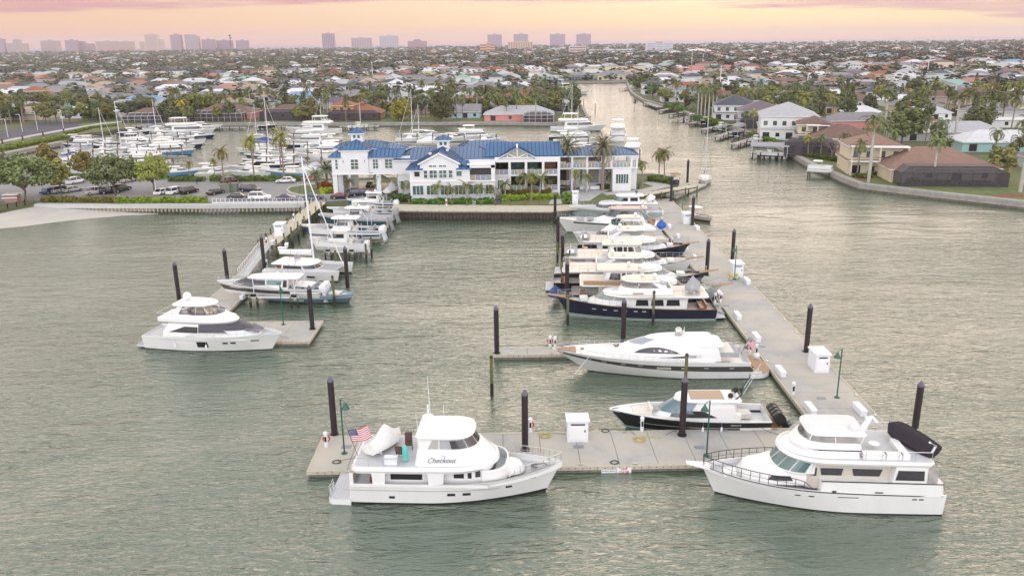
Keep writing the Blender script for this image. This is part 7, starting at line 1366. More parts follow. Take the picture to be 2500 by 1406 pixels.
# ================================================================ HOUSES, TOWERS, SUBURB
RC={'clay brown':(.25,.15,.115),'terracotta':(.30,.11,.06),'brown':(.17,.10,.085),'grey':(.22,.21,.22),'dark slate':(.075,.08,.10),'white':(.60,.60,.62),'pale grey':(.40,.40,.42),'salmon':(.40,.20,.16),'blue metal':(.20,.32,.48),'tan':(.36,.29,.23),'green metal':(.26,.40,.34),'purple-grey':(.15,.12,.14)}
WCs={'white':(.70,.70,.70),'cream':(.62,.55,.42),'beige':(.50,.42,.34),'pink':(.62,.26,.24),'mint':(.35,.55,.46),'pale blue':(.40,.52,.58),'yellow':(.60,.45,.20),'grey':(.42,.42,.44),'orange':(.55,.28,.12),'turquoise':(.36,.55,.53)}
def build_house(w,d,h=3.,rtype='hip',wing=None,st2=None,cage=None,cagem=None,nwin=4,ov=.6,cupo=None,balc=None,rise=None):
    e=empty('house','x','house'); q=MB(); q.box(-w/2,w/2,-d/2,d/2,0,h,PAINT)
    if wing: x0,x1,y0,y1=wing; q.box(x0,x1,y0,y1,0,h-.01,PAINT)
    if st2: x0,x1,y0,y1=st2; q.box(x0,x1,y0,y1,h-.2,h*2+.2,PAINT)
    q.build('wall',e); q=MB()
    def hp(x0,x1,y0,y1,z,slopek=.42):
        x0-=ov;x1+=ov;y0-=ov;y1+=ov; lx,ly=x1-x0,y1-y0; i=min(lx,ly)/2; rz_=z+i*slopek if rise is None else z+rise; 
        if lx>=ly: A=(x0+i*(1 if rtype=='hip' else 0),(y0+y1)/2,rz_); B_=(x1-i*(1 if rtype=='hip' else 0),(y0+y1)/2,rz_)
        else: A=((x0+x1)/2,y0+i*(1 if rtype=='hip' else 0),rz_); B_=((x0+x1)/2,y1-i*(1 if rtype=='hip' else 0),rz_)
        v=[(x0,y0,z),(x1,y0,z),(x1,y1,z),(x0,y1,z),A,B_,(x0,y0,z-.2),(x1,y0,z-.2),(x1,y1,z-.2),(x0,y1,z-.2)]
        f=[(0,1,5,4),(2,3,4,5),(1,2,5),(3,0,4)] if lx>=ly else [(1,2,5,4),(3,0,4,5),(0,1,4),(2,3,5)]
        q.add(v,f,ROOF); q.add(v,[(0,1,7,6),(1,2,8,7),(2,3,9,8),(3,0,6,9),(6,7,8,9)],WTRIM)
    hp(-w/2,w/2,-d/2,d/2,h)
    if wing: hp(*wing[:2],*wing[2:],h-.02)
    if st2: hp(*st2[:2],*st2[2:],h*2+.2)
    q.build('roof',e)
    def wn(x,z,ww,hh,y,k=2):
        q=MB(); q.box(x-ww/2,x+ww/2,y-.05,y+.01,z,z+hh,GLASS if k!=3 else WGLASS); o=q.build('window',e); return o
    r=random.Random(int(w*31+d*7)); n=nwin
    for i in range(n):
        x=-w/2+w*(i+.5)/n; wn(x,.9 if i%2 else .25,1.3 if i%2 else 2.2,1.3 if i%2 else 2.1,-d/2)
    if st2:
        n2=max(2,int((st2[1]-st2[0])/3))
        for i in range(n2): wn(st2[0]+(st2[1]-st2[0])*(i+.5)/n2,h+.9,1.3,1.5,st2[2],3)
    if cage:   # x0,x1,depth,height: framed insect screen over the pool
        x0,x1,dp,ch=cage; y1=-d/2-.02; y0=y1-dp; fm=cagem or ALUW; q=MB(); 
        for f in ([(x0,y0,0),(x1,y0,0),(x1,y0,ch),(x0,y0,ch)],[(x0,y0,0),(x0,y1,0),(x0,y1,ch),(x0,y0,ch)],[(x1,y0,0),(x1,y1,0),(x1,y1,ch),(x1,y0,ch)]): q.add(f,[(0,1,2,3)],SCREEN)
        i=dp*.35; q.add([(x0,y0,ch),(x1,y0,ch),(x1-i,y0+i,ch+1.2),(x0+i,y0+i,ch+1.2),(x0+i,y1,ch+1.2),(x1-i,y1,ch+1.2),(x0,y1,ch),(x1,y1,ch)],[(0,1,2,3),(3,2,5,4),(0,3,4,6),(1,7,5,2)],SCREEN); q.build('screen',e,fix=False); q=MB(); n=max(3,int((x1-x0)/2.6))
        for k in range(n+1):
            x=x0+(x1-x0)*k/n; q.tube([(x,y0,0),(x,y0,ch)],.06,fm,4,False); xt=min(max(x,x0+i),x1-i); q.tube([(x,y0,ch),(xt,y0+i,ch+1.2),(xt,y1,ch+1.2)],.05,fm,4,False)
        q.tube([(x0,y1,ch),(x0,y0,ch),(x1,y0,ch),(x1,y1,ch)],.09,fm,4,False); q.tube([(x0,y0,ch*.5),(x1,y0,ch*.5)],.05,fm,4,False); q.tube([(x0+i,y0+i,ch+1.2),(x1-i,y0+i,ch+1.2)],.05,fm,4,False); q.build('cage_frame',e)
    if balc:
        x0,x1=balc; q=MB(); q.box(x0,x1,-d/2-2.2,-d/2,h-.1,h+.15,WTRIM); 
        for k in range(3): x=x0+.2+(x1-x0-.4)*k/2; q.box(x-.2,x+.2,-d/2-2.1,-d/2-1.7,0,h*2,PAINT)
        q.box(x0,x1,-d/2-2.2,-d/2,h*2,h*2+.3,WTRIM); q.tube([(x0,-d/2-2.1,h+1.1),(x1,-d/2-2.1,h+1.1)],.06,BRONZ,4,False); q.build('balcony',e)
    if cupo:
        x,y=cupo; q=MB(); q.box(x-1,x+1,y-1,y+1,h+1,h+3.6,PAINT); q.add([(x-1.4,y-1.4,h+3.6),(x+1.4,y-1.4,h+3.6),(x+1.4,y+1.4,h+3.6),(x-1.4,y+1.4,h+3.6),(x,y,h+4.6)],[(0,1,4),(1,2,4),(2,3,4),(3,0,4),(0,3,2,1)],ROOF); q.build('cupola',e)
    return e
def paint(e,rc,wc):
    for c in e.children:
        n=c.name.split('.')[0]
        if n in('wall','balcony'): c.color=(*wc,1)
        elif n in ('roof','cupola'): c.color=(*rc,1)
TAKEN=[]
def hhouse(label,px,py,rz,rc,wc,**k):
    e=build_house(**k); p=P(px,py,1.5); e.location=(p.x,p.y+k['d']/2,1.5); e.rotation_euler=(0,0,R(rz)); paint(e,RC[rc],WCs[wc]); tag(e,label); TAKEN.append((p.x,p.y+k['d']/2,max(k['w'],k['d'])*.62)); return e
hhouse('beige bungalow with a white-framed pool cage on the north bank, leftmost of the waterfront row',362,297,0,'brown','beige',w=19,d=12,cage=(-9,9,7,3.))
hhouse('pinkish house with a brown hip roof and white-framed pool cage behind the basin yachts',545,293,0,'brown','pink',w=27,d=16,cage=(-13,11,7,3.4),cagem=ALUW)
hhouse('brown-roofed house wholly fronted by a dark bronze pool cage',705,291,0,'brown','beige',w=22,d=14,cage=(-11,11,8,3.6),cagem=BRONZ)
hhouse('terracotta-roofed orange house with a second storey and small cupola tower',868,292,0,'terracotta','orange',w=23,d=14,st2=(-11,-1,-7,5),cage=(-11.5,11.5,6,3.2),cagem=BRONZ,cupo=(2,0))
hhouse('pale blue-grey gabled house with a small portico between the two round fig trees',1032,268,0,'pale grey','pale blue',w=14,d=12,rtype='gable',st2=(-3.5,3.5,-6.3,3))
hhouse('long pink bungalow with a red roof behind the north lawn',1185,262,0,'salmon','pink',w=34,d=12)
hhouse('pink bungalow with a pale grey roof and white pool cage on the point',1268,296,-2,'pale grey','pink',w=30,d=14,cage=(2,15,7,3.))
hhouse('turquoise bungalow with a pale roof at the canal corner',1352,270,-6,'pale grey','turquoise',w=19,d=12,cage=(-4,8,5,2.8))
hhouse('green-walled bungalow with a long brown roof at the left',168,262,0,'tan','mint',w=31,d=12); hhouse('low white house with a white metal roof beside the left road',215,289,3,'white','white',w=27,d=12,cage=None); hhouse('yellow gable-fronted house at the far left of the basin',90,283,-12,'brown','yellow',w=11,d=15,rtype='gable',wing=(-14,-5.6,-5,5))
hhouse('two-storey cream house with terracotta roofs at the far left',88,246,0,'terracotta','cream',w=22,d=13,st2=(-9,4,-6.4,5)); hhouse('white two-storey gabled house left of the basin palms',232,238,4,'tan','white',w=16,d=12,rtype='gable',st2=(-7.5,2,-6.3,5)); hhouse('white house with a light blue metal roof and orange door wing',342,262,0,'blue metal','white',w=27,d=13,wing=(8,13,-9,-6))
hhouse('white two-storey house with a dark slate roof behind the north row',880,236,0,'dark slate','white',w=30,d=14,st2=(-13,5,-7,5),balc=(-9,4)); hhouse('house with a broad bright blue metal roof',748,252,0,'blue metal','white',w=31,d=14); hhouse('brown-roofed long house behind the brown pool cage',790,222,0,'brown','beige',w=27,d=14); hhouse('house with a pale blue roof just behind the dark cage house',720,268,0,'blue metal','cream',w=24,d=10)
hhouse('white two-storey house with a brown hip roof behind the pinkish house',622,240,0,'tan','white',w=24,d=13,st2=(-10,3,-6.4,5)); hhouse('salmon tiled house left of the white two-storey one',565,226,0,'salmon','cream',w=28,d=14); hhouse('turquoise-roofed cottage left of the middle masts',640*0+608,200,0,'green metal','turquoise',w=22,d=11)
# head of the canal
hhouse('white three-level house with blue-grey roof at the left of the canal head',1345,205,0,'pale grey','pale blue',w=20,d=14,st2=(-10,1,-7,5),balc=(2,9)); hhouse('low house with a grey roof and pool cage at the canal head',1418,196,0,'grey','pale blue',w=24,d=12,cage=(-11,10,6,3)); hhouse('stone-grey hip-roofed house with white garden chairs at the canal head',1497,196,0,'grey','cream',w=27,d=15,h=4.2,nwin=6,ov=.9)
# right bank
hhouse('white two-storey house with a slate roof at the canal bend, farther one',1610,231,-4,'dark slate','white',w=20,d=15,st2=(-10,4,-7.4,6),wing=(3,12,-10,-3)); hhouse('white two-storey house with a grey roof and French windows, nearer one at the bend',1668,250,-6,'grey','white',w=22,d=15,st2=(-11,6,-7.4,6))
hhouse('white two-storey house with a dark slate hip roof behind the royal palm row',1812,294,-12,'dark slate','white',w=19,d=22,st2=(-9.3,8,-10.8,8),nwin=5); hhouse('two-storey house with purple-brown roof and dark screened porches',1880,312,-14,'purple-grey','grey',w=20,d=20,st2=(-9.8,7,-9.8,6),cage=(-9,8,5,3.2),cagem=BRONZ)
hhouse('white two-storey house with green-tinted windows beside the blue pool',1945,341,-14,'pale grey','white',w=19,d=22,st2=(-9.5,9,-10.9,9),h=3.8,nwin=5); hhouse('cream two-storey house with a brown tiled roof and cupola',2010,352,-16,'brown','cream',w=13,d=13,st2=(-6.4,4,-6.4,5),balc=(-4,3)); hhouse('single-storey wing with a brown tiled roof and tiny tower beside the cream house',2075,362,-16,'brown','cream',w=20,d=16,cupo=(-5,1))
e=hhouse('cream house with covered lower terrace and screened balcony under a clay tiled roof',2158,427,-10,'clay brown','cream',w=15.5,d=13,st2=(-7.7,5,-6.4,5),h=3.5,nwin=4,balc=(-7.6,6)); e=hhouse('wide clay-tiled house wholly fronted by a bronze pool screen at the right',2312,444,-7,'clay brown','cream',w=25,d=18,h=3.3,cage=(-12,11.5,7.5,3.2),cagem=BRONZ,wing=(-12.5,-8,-11,-8))
hhouse('dark-netted long pool enclosure house left of the cream houses',1985,379,-22,'purple-grey','beige',w=15,d=5,cage=(-7,7,4,4.),cagem=BRONZ)
hhouse('tall orange house with terracotta tiles behind the dark tree',2245,318,-4,'terracotta','orange',w=15,d=12,st2=(-7,2,-6,4)); hhouse('lilac house with a long grey-blue roof behind the large royal palm',2330,345,-5,'pale grey','grey',w=34,d=13); hhouse('pale mint house at the far right edge of the garden',2460,372,-8,'white','turquoise',w=24,d=13); hhouse('yellow house with a dark slate roof on the second street',2060,278,-3,'dark slate','yellow',w=17,d=10); hhouse('low white house with a white roof beside the yellow one',2112,292,-3,'white','white',w=14,d=10); hhouse('white bungalow with dark slate roof and three windows on the second canal',2160,238,-3,'dark slate','white',w=22,d=12); hhouse('long bungalow with a brown roof on the second canal',2300,250,-3,'brown','beige',w=36,d=12); hhouse('pale blue bungalow with a sage roof on the far street at the right',2310,218,-2,'green metal','pale blue',w=34,d=13); hhouse('white marble-like gabled villa on the far street',2085,172,-2,'pale grey','white',w=26,d=15,st2=(-10,8,-7.4,5)); hhouse('white carport-like flat roof at the right edge',2480,312,-4,'white','white',w=26,d=10,rise=.3)
PROTO=[build_house(20,12),build_house(24,13,wing=(-12,-4,-10,-6)),build_house(18,13,rtype='gable'),build_house(26,12,cage=(-8,8,6,3.)),build_house(22,14,st2=(-10,2,-6.9,5)),build_house(28,12,wing=(6,13,-9,-6)),build_house(17,17),build_house(24,14,cage=(-11,11,6,3),cagem=BRONZ)]
PT=[tree_of(o) for o in PROTO]; PTL=[[x for x in t if x[0].name.split('.')[0] in('wall','roof')] for t in PT]; PUSED=[0]*8
def inpoly(x,y,pl):
    c=False; j=len(pl)-1
    for i in range(len(pl)):
        if (pl[i][1]>y)!=(pl[j][1]>y) and x<(pl[j][0]-pl[i][0])*(y-pl[i][1])/(pl[j][1]-pl[i][1])+pl[i][0]: c=not c
        j=i
    return c
def clear(x,y,rad):
    if not inpoly(x,y,outl): return False
    for a,b_,r_ in TAKEN:
        if (x-a)**2+(y-b_)**2<(r_+rad)**2: return False
    for i in range(0,len(shore)-1):
        ax,ay=shore[i]; bx_,by=shore[i+1]; dx,dy=bx_-ax,by-ay; t_=max(0,min(1,((x-ax)*dx+(y-ay)*dy)/(dx*dx+dy*dy+1e-9))); 
        if (x-ax-dx*t_)**2+(y-ay-dy*t_)**2<(rad+3)**2: return False
    return True
TAKEN+= [(P(1700,175,1.5).x,yy,9) for yy in range(700,1050,14)]
TAKEN+= [(P(140,330,1.5).x-8,P(140,320,1.5).y,42),(P(40,350,1.5).x-10,P(40,350,1.5).y,40),(P(250,308,1.5).x,P(250,305,1.5).y,18)]
rh=random.Random(99); cand=[]
y=205.
row=0
while y<1150:
    xm=.66*y+30; x=-xm+rh.uniform(0,20)
    while x<xm:
        if not(y<300 and x<110) : cand.append((x+rh.uniform(-3,3),y+rh.uniform(-3,3)+.04*x,row))
        x+=rh.uniform(24,31)
    y+=(26 if row%2 else 38)+y*.008; row+=1
cand=[c for c in cand if clear(c[0],c[1],10)]
cand.sort(key=lambda c:c[1]); keep=cand[:240]
rk=list(RC); wk_=list(WCs); wts=[8,5,11,18,11,20,22,3,2,11,1.5,6]; ww=[34,16,18,4,4,6,5,8,2,2]; recs=[]
for x,y,row in keep:
    k=rh.choices(range(8),[4,4,2,3,3,3,2,3])[0]; rc=rh.choices(rk,wts)[0]; wc=rh.choices(wk_,ww)[0]; full=y<520
    if not PUSED[k]: o=PROTO[k]; PUSED[k]=1
    else: o=copy_tree(PROTO[k],None,None,None,None,None,PT[k] if full else PTL[k])
    o.location=(x,y,1.5); o.rotation_euler=(0,0,R(rh.choice((0,0,0,180))+rh.uniform(-5,5))); s_=rh.uniform(.85,1.05); o.scale=(s_,s_,1)
    j=rh.uniform(.85,1.15); paint(o,tuple(c*j for c in RC[rc]),tuple(c*j for c in WCs[wc])); TAKEN.append((x,y,10)); recs.append((o,rc,wc,k))
def zone(o):
    px,py=pix(o.location); hz='left' if px<830 else 'middle' if px<1500 else 'right'; D=o.location.y
    b_='in nearest streets' if D<430 else 'in middle streets' if D<620 else 'in farther streets' if D<850 else 'near far haze'
    return px,hz,b_
def autolabel(recs,desc,group,cat=None):
    d={}
    for r_ in recs:
        px,hz,b_=zone(r_[0]); d.setdefault((desc(r_),hz,b_),[]).append((px,r_[0]))
    for (ds,hz,b_),l in d.items():
        l.sort(key=lambda t_:t_[0])
        for i,(px,o) in enumerate(l): tag(o,'%s %s, picture %s%s'%(ds,b_,hz,'' if len(l)==1 else ', %s from left'%ordn(i)),cat,group)
KD=['hip-roofed house','L-plan house','gabled house','caged-pool house','two-storey house','long house','square house','bronze-caged house']
autolabel(recs,lambda r_:'%s %s, %s roof'%(r_[2],KD[r_[3]],r_[1]),'houses of the waterfront suburb')
# trees of the suburb
rt=random.Random(5); tp_=[];tb=[]; n=0
def okt(x,y,r_):
    if not inpoly(x,y,outl): return False
    for a,b_,q_ in TAKEN:
        if abs(x-a)<q_*1.05+r_ and abs(y-b_)<q_*.62+r_: return False
    for i in range(len(shore)-1):
        ax,ay=shore[i]; bx_,by=shore[i+1]; dx,dy=bx_-ax,by-ay; t_=max(0,min(1,((x-ax)*dx+(y-ay)*dy)/(dx*dx+dy*dy+1e-9)))
        if (x-ax-dx*t_)**2+(y-ay-dy*t_)**2<16: return False
    return True
pts=[]
while len(pts)<1500:
    y=1/rt.uniform(1/1000.,1/372.); x=rt.uniform(-1,1)*(.66*y+20)
    if len(pts)<42: y=rt.uniform(205,372); x=rt.uniform(105,.66*y+20)
    if okt(x,y,1.5): pts.append((x,y))
pts.sort(key=lambda p:p[1])
ip=ib=0; stuffT=[]
for x,y in pts:
    if rt.random()<.5:
        if ip<232:
            k=rt.choice((0,1,1,3,4,4)); ip+=1; o=veg(PALMS[k],(x,y,1.5),rt.uniform(0,6),rt.uniform(.95,1.35),rt.choice(((1,1,.8),(.8,.85,.7),(1.3,1.1,.6),(.9,.75,.6))),'x','palms of the suburb'); tp_.append((o,k))
        else: stuffT.append((x,y,1))
    else:
        if ib<270:
            k=rt.choice((0,1,2,3,0,1,2,9)) ; ib+=1
            if k==9: o=veg(PINE,(x,y,1.5),rt.uniform(0,6),rt.uniform(.6,.95),(.45,.5,.5),'x','trees of the suburb')
            else: o=veg(TREES[k],(x,y,1.5),rt.uniform(0,6),(rt.uniform(.7,1.3),)*2+(rt.uniform(.75,1.2),),rt.choice(GRN_),'x','trees of the suburb')
            tb.append((o,k))
        else: stuffT.append((x,y,0))
PK=['tall slender palm','leaning palm','royal palm','short palm','bushy-headed palm']; TK={0:'wide leafy tree',1:'tall round tree',2:'broad spreading tree',3:'small bushy tree',9:'dark conical pine'}
autolabel(tp_,lambda r_:PK[r_[1]],'palms of the suburb','palm tree'); autolabel(tb,lambda r_:TK[r_[1]],'trees of the suburb','tree')
# everything too far to count: canopy and roofs
def far_canopy():
    r=random.Random(8); V=[];Fc=[];Mi=[]; cols=[leafmat('far_leaves_a',(.115,.120,.070)),leafmat('far_leaves_b',(.145,.145,.082)),leafmat('far_leaves_c',(.085,.085,.065))]
    P_=[(x,y) for x,y,_ in stuffT]
    while len(P_)<17000:
        y=1/r.uniform(1/5500.,1/950.); x=r.uniform(-1,1)*(.68*y+30)
        if inpoly(x,y,outl) and y<4000+1500*(1-(x/4000)**2): P_.append((x,y))
    for x,y in P_:
        sz=1+y/3500.; w_=r.uniform(2.6,5.)*sz; h_=r.uniform(4.5,9.5)*(1+y/9000); m_=r.randrange(3); n=24 if y<1600 else 14
        for i in range(n):
            a=r.uniform(0,2*PI); u=r.random()**.5; z=1.5+h_*r.uniform(.25,1)*(1-.35*u*u); px,py=x+math.cos(a)*u*w_,y+math.sin(a)*u*w_; s=w_*r.uniform(.22,.45); k=len(V); t=r.uniform(0,PI); c,sn=math.cos(t)*s,math.sin(t)*s; dz=s*r.uniform(.2,.8)
            V+=[(px-c,py-sn,z-dz*.5),(px+c,py+sn,z-dz*.3),(px+c*.6-sn*.5,py+sn*.6+c*.5,z+dz*.6),(px-c*.7-sn*.5,py-sn*.7+c*.5,z+dz*.5)]; Fc.append((k,k+1,k+2,k+3)); Mi.append(m_)
    me=bpy.data.meshes.new('far_treetops'); me.from_pydata(V,[],Fc); [me.materials.append(c) for c in cols]; me.polygons.foreach_set('material_index',Mi); o=bpy.data.objects.new('far_treetops',me); COL.objects.link(o); tag(o,'hazy mass of treetops stretching from the suburb to the coast','trees',kind='stuff')
    q=MB(); rm=[mat('far_roof_%s'%k.replace(' ','_'),tuple(c*1.0 for c in RC[k]),.8) for k in rk]; wm_=[mat('far_wall_%s'%k.replace(' ','_'),WCs[k],.8) for k in ('white','cream','beige','pink')]
    for i in range(2500):
        y=1/r.uniform(1/5200.,1/900.); x=r.uniform(-1,1)*(.68*y+30)
        if not inpoly(x,y,outl) or y>3900+1400*(1-(x/4000)**2) or not all((x-a)**2+(y-b_)**2>(q_+9)**2 for a,b_,q_ in TAKEN[-260:] if abs(y-b_)<30): continue
        big=r.random()<.06; w_=r.uniform(8,13)*(2.6 if big else 1); d_=r.uniform(6,8)*(1.6 if big else 1); h_=r.uniform(2.8,4)*(1.6 if r.random()<.25 else 1); z=1.5; m1=r.choices(rm,wts)[0]; m2=r.choice(wm_+wm_[:1]*2); t=h_+z; rg=t+(2.6 if not big else .6)
        if big: m1=rm[4]
        v=[(x-w_,y-d_,z),(x+w_,y-d_,z),(x+w_,y+d_,z),(x-w_,y+d_,z),(x-w_,y-d_,t),(x+w_,y-d_,t),(x+w_,y+d_,t),(x-w_,y+d_,t),(x-w_+d_,y,rg),(x+w_-d_,y,rg)]
        q.add(v,[(0,1,5,4),(1,2,6,5),(3,0,4,7)],m2); q.add(v,[(4,5,9,8),(5,6,9),(6,7,8,9),(7,4,8)],m1)
    tag(q.build('far_rooftops',fix=False),'hazy scatter of low roofs stretching from the suburb to the coast','houses',kind='stuff')
far_canopy()
# towers on the coast and large buildings
def PD(px,py,D):
    d=fw+RT*((px-1250)/FPX)-UP*((py-703)/FPX); t_=D/d.y; return Vector((d.x*t_,D,CAMZ+d.z*t_))
def tower(label,x0,x1,yt,D,c1,c2,bands='v',steps=None,cap=None,base=1.5,nb=None,cat='tower block'):
    a=PD(x0,yt,D); b_=PD(x1,yt,D); W_=b_.x-a.x; H=(a.z+b_.z)/2-base; e=empty('tower_block' if cat=='tower block' else 'large_building',label,cat,((a.x+b_.x)/2,D,base))
    m1=mat('tower_wall_%02d%02d%02d'%tuple(int(c*99) for c in c1),c1,.7); m2=mat('tower_band_%02d%02d%02d'%tuple(int(c*99) for c in c2),c2,.4); q=MB(); dp=min(W_*.5,26)
    st=steps or [(0,1,1)]
    for f0,f1,hf in st: q.box(-W_/2+W_*f0,-W_/2+W_*f1,0,dp,0,H*hf,m1)
    q.build('wall',e); q=MB()
    for f0,f1,hf in st:
        w_=W_*(f1-f0); X0=-W_/2+W_*f0; hh=H*hf
        if bands=='v':
            n=nb or max(3,int(w_/9))
            for i in range(n): x=X0+w_*(i+.5)/n; q.box(x-w_/n*.22,x+w_/n*.22,-.6,0,hh*.04,hh*.96,m2)
        else:
            n=nb or max(3,int(hh/5))
            for i in range(n): z=hh*(i+.55)/n; q.box(X0+w_*.04,X0+w_*.96,-.6,0,z-hh/n*.2,z+hh/n*.2,m2)
    q.build('balcony_bands',e); q=MB(); q.box(-W_*.12,W_*.12,dp*.2,dp*.8,H*(st[len(st)//2][2]),H*(st[len(st)//2][2])+H*.07,cap or m1); q.build('roof_plant',e); return e
PKT=(.40,.26,.27); PKB=(.26,.24,.33); CRM=(.50,.38,.31)
T=[('pink-grey slab tower cut by the left edge of the skyline',-8,8,89,5200,PKT,PKB,'v',None),('stepped pink-grey block second from the left on the skyline',12,62,91,5200,CRM,PKB,'h',[(0,.35,.75),(.35,.7,1),(.7,1,.7)]),('low wide pink block, third on the skyline from the left',97,142,93,5300,CRM,PKB,'h',None),('pink-brown block beside its white-roofed neighbour on the left skyline',157,186,91.5,5200,PKT,PKB,'v',None),('lower pink-brown block touching the previous one',188,226,94,5250,PKT,PKB,'h',[(0,.4,1),(.4,1,.75)]),('long sandy block with two roof humps, left skyline',232,285,94.5,5000,CRM,PKT,'h',None),('long sandy block right of the two-hump block',286,324,95,5000,CRM,PKT,'h',None),('massive cream stepped hotel with little roof towers',337,394,81,4300,(.60,.50,.42),PKT,'h',[(0,.25,.6),(.25,.8,1),(.8,1,.72)]),('slim grey-pink tower right of the cream hotel',414,440,81.5,4700,PKT,(.30,.28,.36),'v',None),('wider grey-pink tower right of the slim one',449,483,80.5,4700,(.46,.36,.36),(.32,.29,.36),'v',[(0,.8,1),(.8,1,.9)]),('medium lilac block on the left skyline before the sea gap',491,522,93,4700,PKT,PKB,'v',None),('lower lilac block beside the radio mast',527,565,95,4800,PKT,PKB,'v',None),('last lilac block left of the open sea gap',575,604,95,4800,PKT,PKB,'v',None),('tall tower with a dark blue glass half standing alone',785,815,81,4600,(.48,.34,.38),(.12,.14,.22),'v',None),('wide pale pink block right of the blue glass tower',857,906,92,4700,(.50,.40,.42),PKB,'v',None),('wide pale tower with blue-green bands',926,971,87,4700,(.50,.45,.50),(.32,.36,.42),'v',None),('reddish broad block with an uneven roof',995,1041,97,4500,(.40,.22,.22),PKB,'v',[(0,.3,.85),(.3,.7,1),(.7,1,.85)]),('lilac square tower, first of the four alike',1190,1225,84,4900,(.42,.32,.38),(.28,.24,.33),'v',None),('lilac square tower, second of the four alike',1254,1289,83,4900,(.42,.32,.38),(.28,.24,.33),'v',None),('lilac square tower, third of the four alike',1343,1380,83,4900,(.42,.32,.38),(.28,.24,.33),'v',None),('lilac square tower, last of the four alike',1408,1443,82.5,4900,(.42,.32,.38),(.28,.24,.33),'v',None)]
for l,x0,x1,yt,D,c1,c2,bd_,st in T: tower(l,x0,x1,yt+(7 if x1<330 else 4 if x1<610 else 1),D,c1,c2,bd_,st)
tower('peach office block with red-brown bands nearer than the skyline',1171,1207,105.5,2300,(.60,.42,.32),(.30,.10,.08),'h',[(0,.5,.9),(.5,.68,1),(.68,1,.9)],nb=4,cat='building'); tower('cream apartment block under the second lilac tower',1240,1300,103,3200,(.58,.47,.36),(.35,.22,.18),'v',cat='building'); tower('white hotel with rows of small windows and a red roof crest',1580,1643,105,2200,(.66,.64,.68),(.30,.30,.40),'h',[(0,.35,1),(.35,.65,1.02),(.65,1,1)],cap=INKR,nb=6,cat='building'); tower('white building with a terracotta roof edge',1390,1431,114,2100,(.62,.55,.52),(.28,.12,.10),'h',nb=3,cat='building'); tower('long low white warehouse in the middle distance',1440,1540,121,2300,(.62,.60,.62),(.35,.34,.38),'h',nb=1,cat='building'); tower('longer white commercial roof below the hotel',1440,1600,127,1950,(.60,.60,.64),(.20,.20,.24),'h',nb=1,cat='building'); tower('long white marina storage building at the right edge',2400,2540,112,2500,(.62,.62,.66),(.35,.45,.60),'v',nb=7,cat='building'); tower('grey-white storage building left of the longer one',2330,2385,111,2500,(.50,.50,.54),(.25,.26,.32),'v',nb=5,cat='building')
a=PD(1672,136,1900); b_=PD(1745,136,1900); e=empty('domed_hall','wide white domed hall roof in the right middle distance','building',((a.x+b_.x)/2,1915,1.5)); q=MB(); w_=(b_.x-a.x)/2; q.lathe((0,0,0),[(w_,0),(w_,4.),(w_*.85,7.5),(w_*.55,10),(w_*.2,11.5),(.1,11.8)],mat('pale_dome',(.62,.60,.56),.7),28); q.build('roof',e,smooth=50)
e=empty('radio_mast','thin dark radio mast with bulbous heads on the left skyline','mast',tuple(PD(563,110,3600))); q=MB(); q.tube([(0,0,-12),(0,0,34)],1.2,BLACK,6); q.lathe((0,0,33),[(1,0),(4.5,2),(4.5,6),(1,8)],BLACK,8); q.lathe((3,0,24),[(1,0),(3.5,1),(3.5,4),(1,6)],BLACK,8); q.build('mast',e)
for i,(x,y,h_,d) in enumerate([(1757,228,17,'over the right bank roofs'),(1968,242,14,'among the right bank palms'),(1688,170,18,'left one at the end of the far street'),(1715,168,17,'right one at the end of the far street'),(2042*0+2262,196,15,'carrying cables on the right'),(910,195,16,'behind the north bank palms')]):
    e=empty('utility_pole','pale concrete utility pole '+d,'utility pole',tuple(P(x,y,1.5)),0,'utility poles'); q=MB(); q.tube([(0,0,0),(0,0,h_)],[.32,.2],PLA,7); q.build('pole',e); q=MB(); q.box(-1.3,1.3,-.1,.1,h_-.6,h_-.45,PLA); q.build('crossarm',e)
q=MB(); c=P(1868,332,1.56); q.M=Matrix.Translation((P(1885,338,1.5)))@Matrix.Rotation(R(-38),4,'Z'); q.box(-7,7,-3,3,0,.25,WTRIM,mat('pool_water',(.22,.50,.55),.05)); tag(q.build('swimming_pool'),'pale blue swimming pool beside the white two-storey house on the right bank','swimming pool')
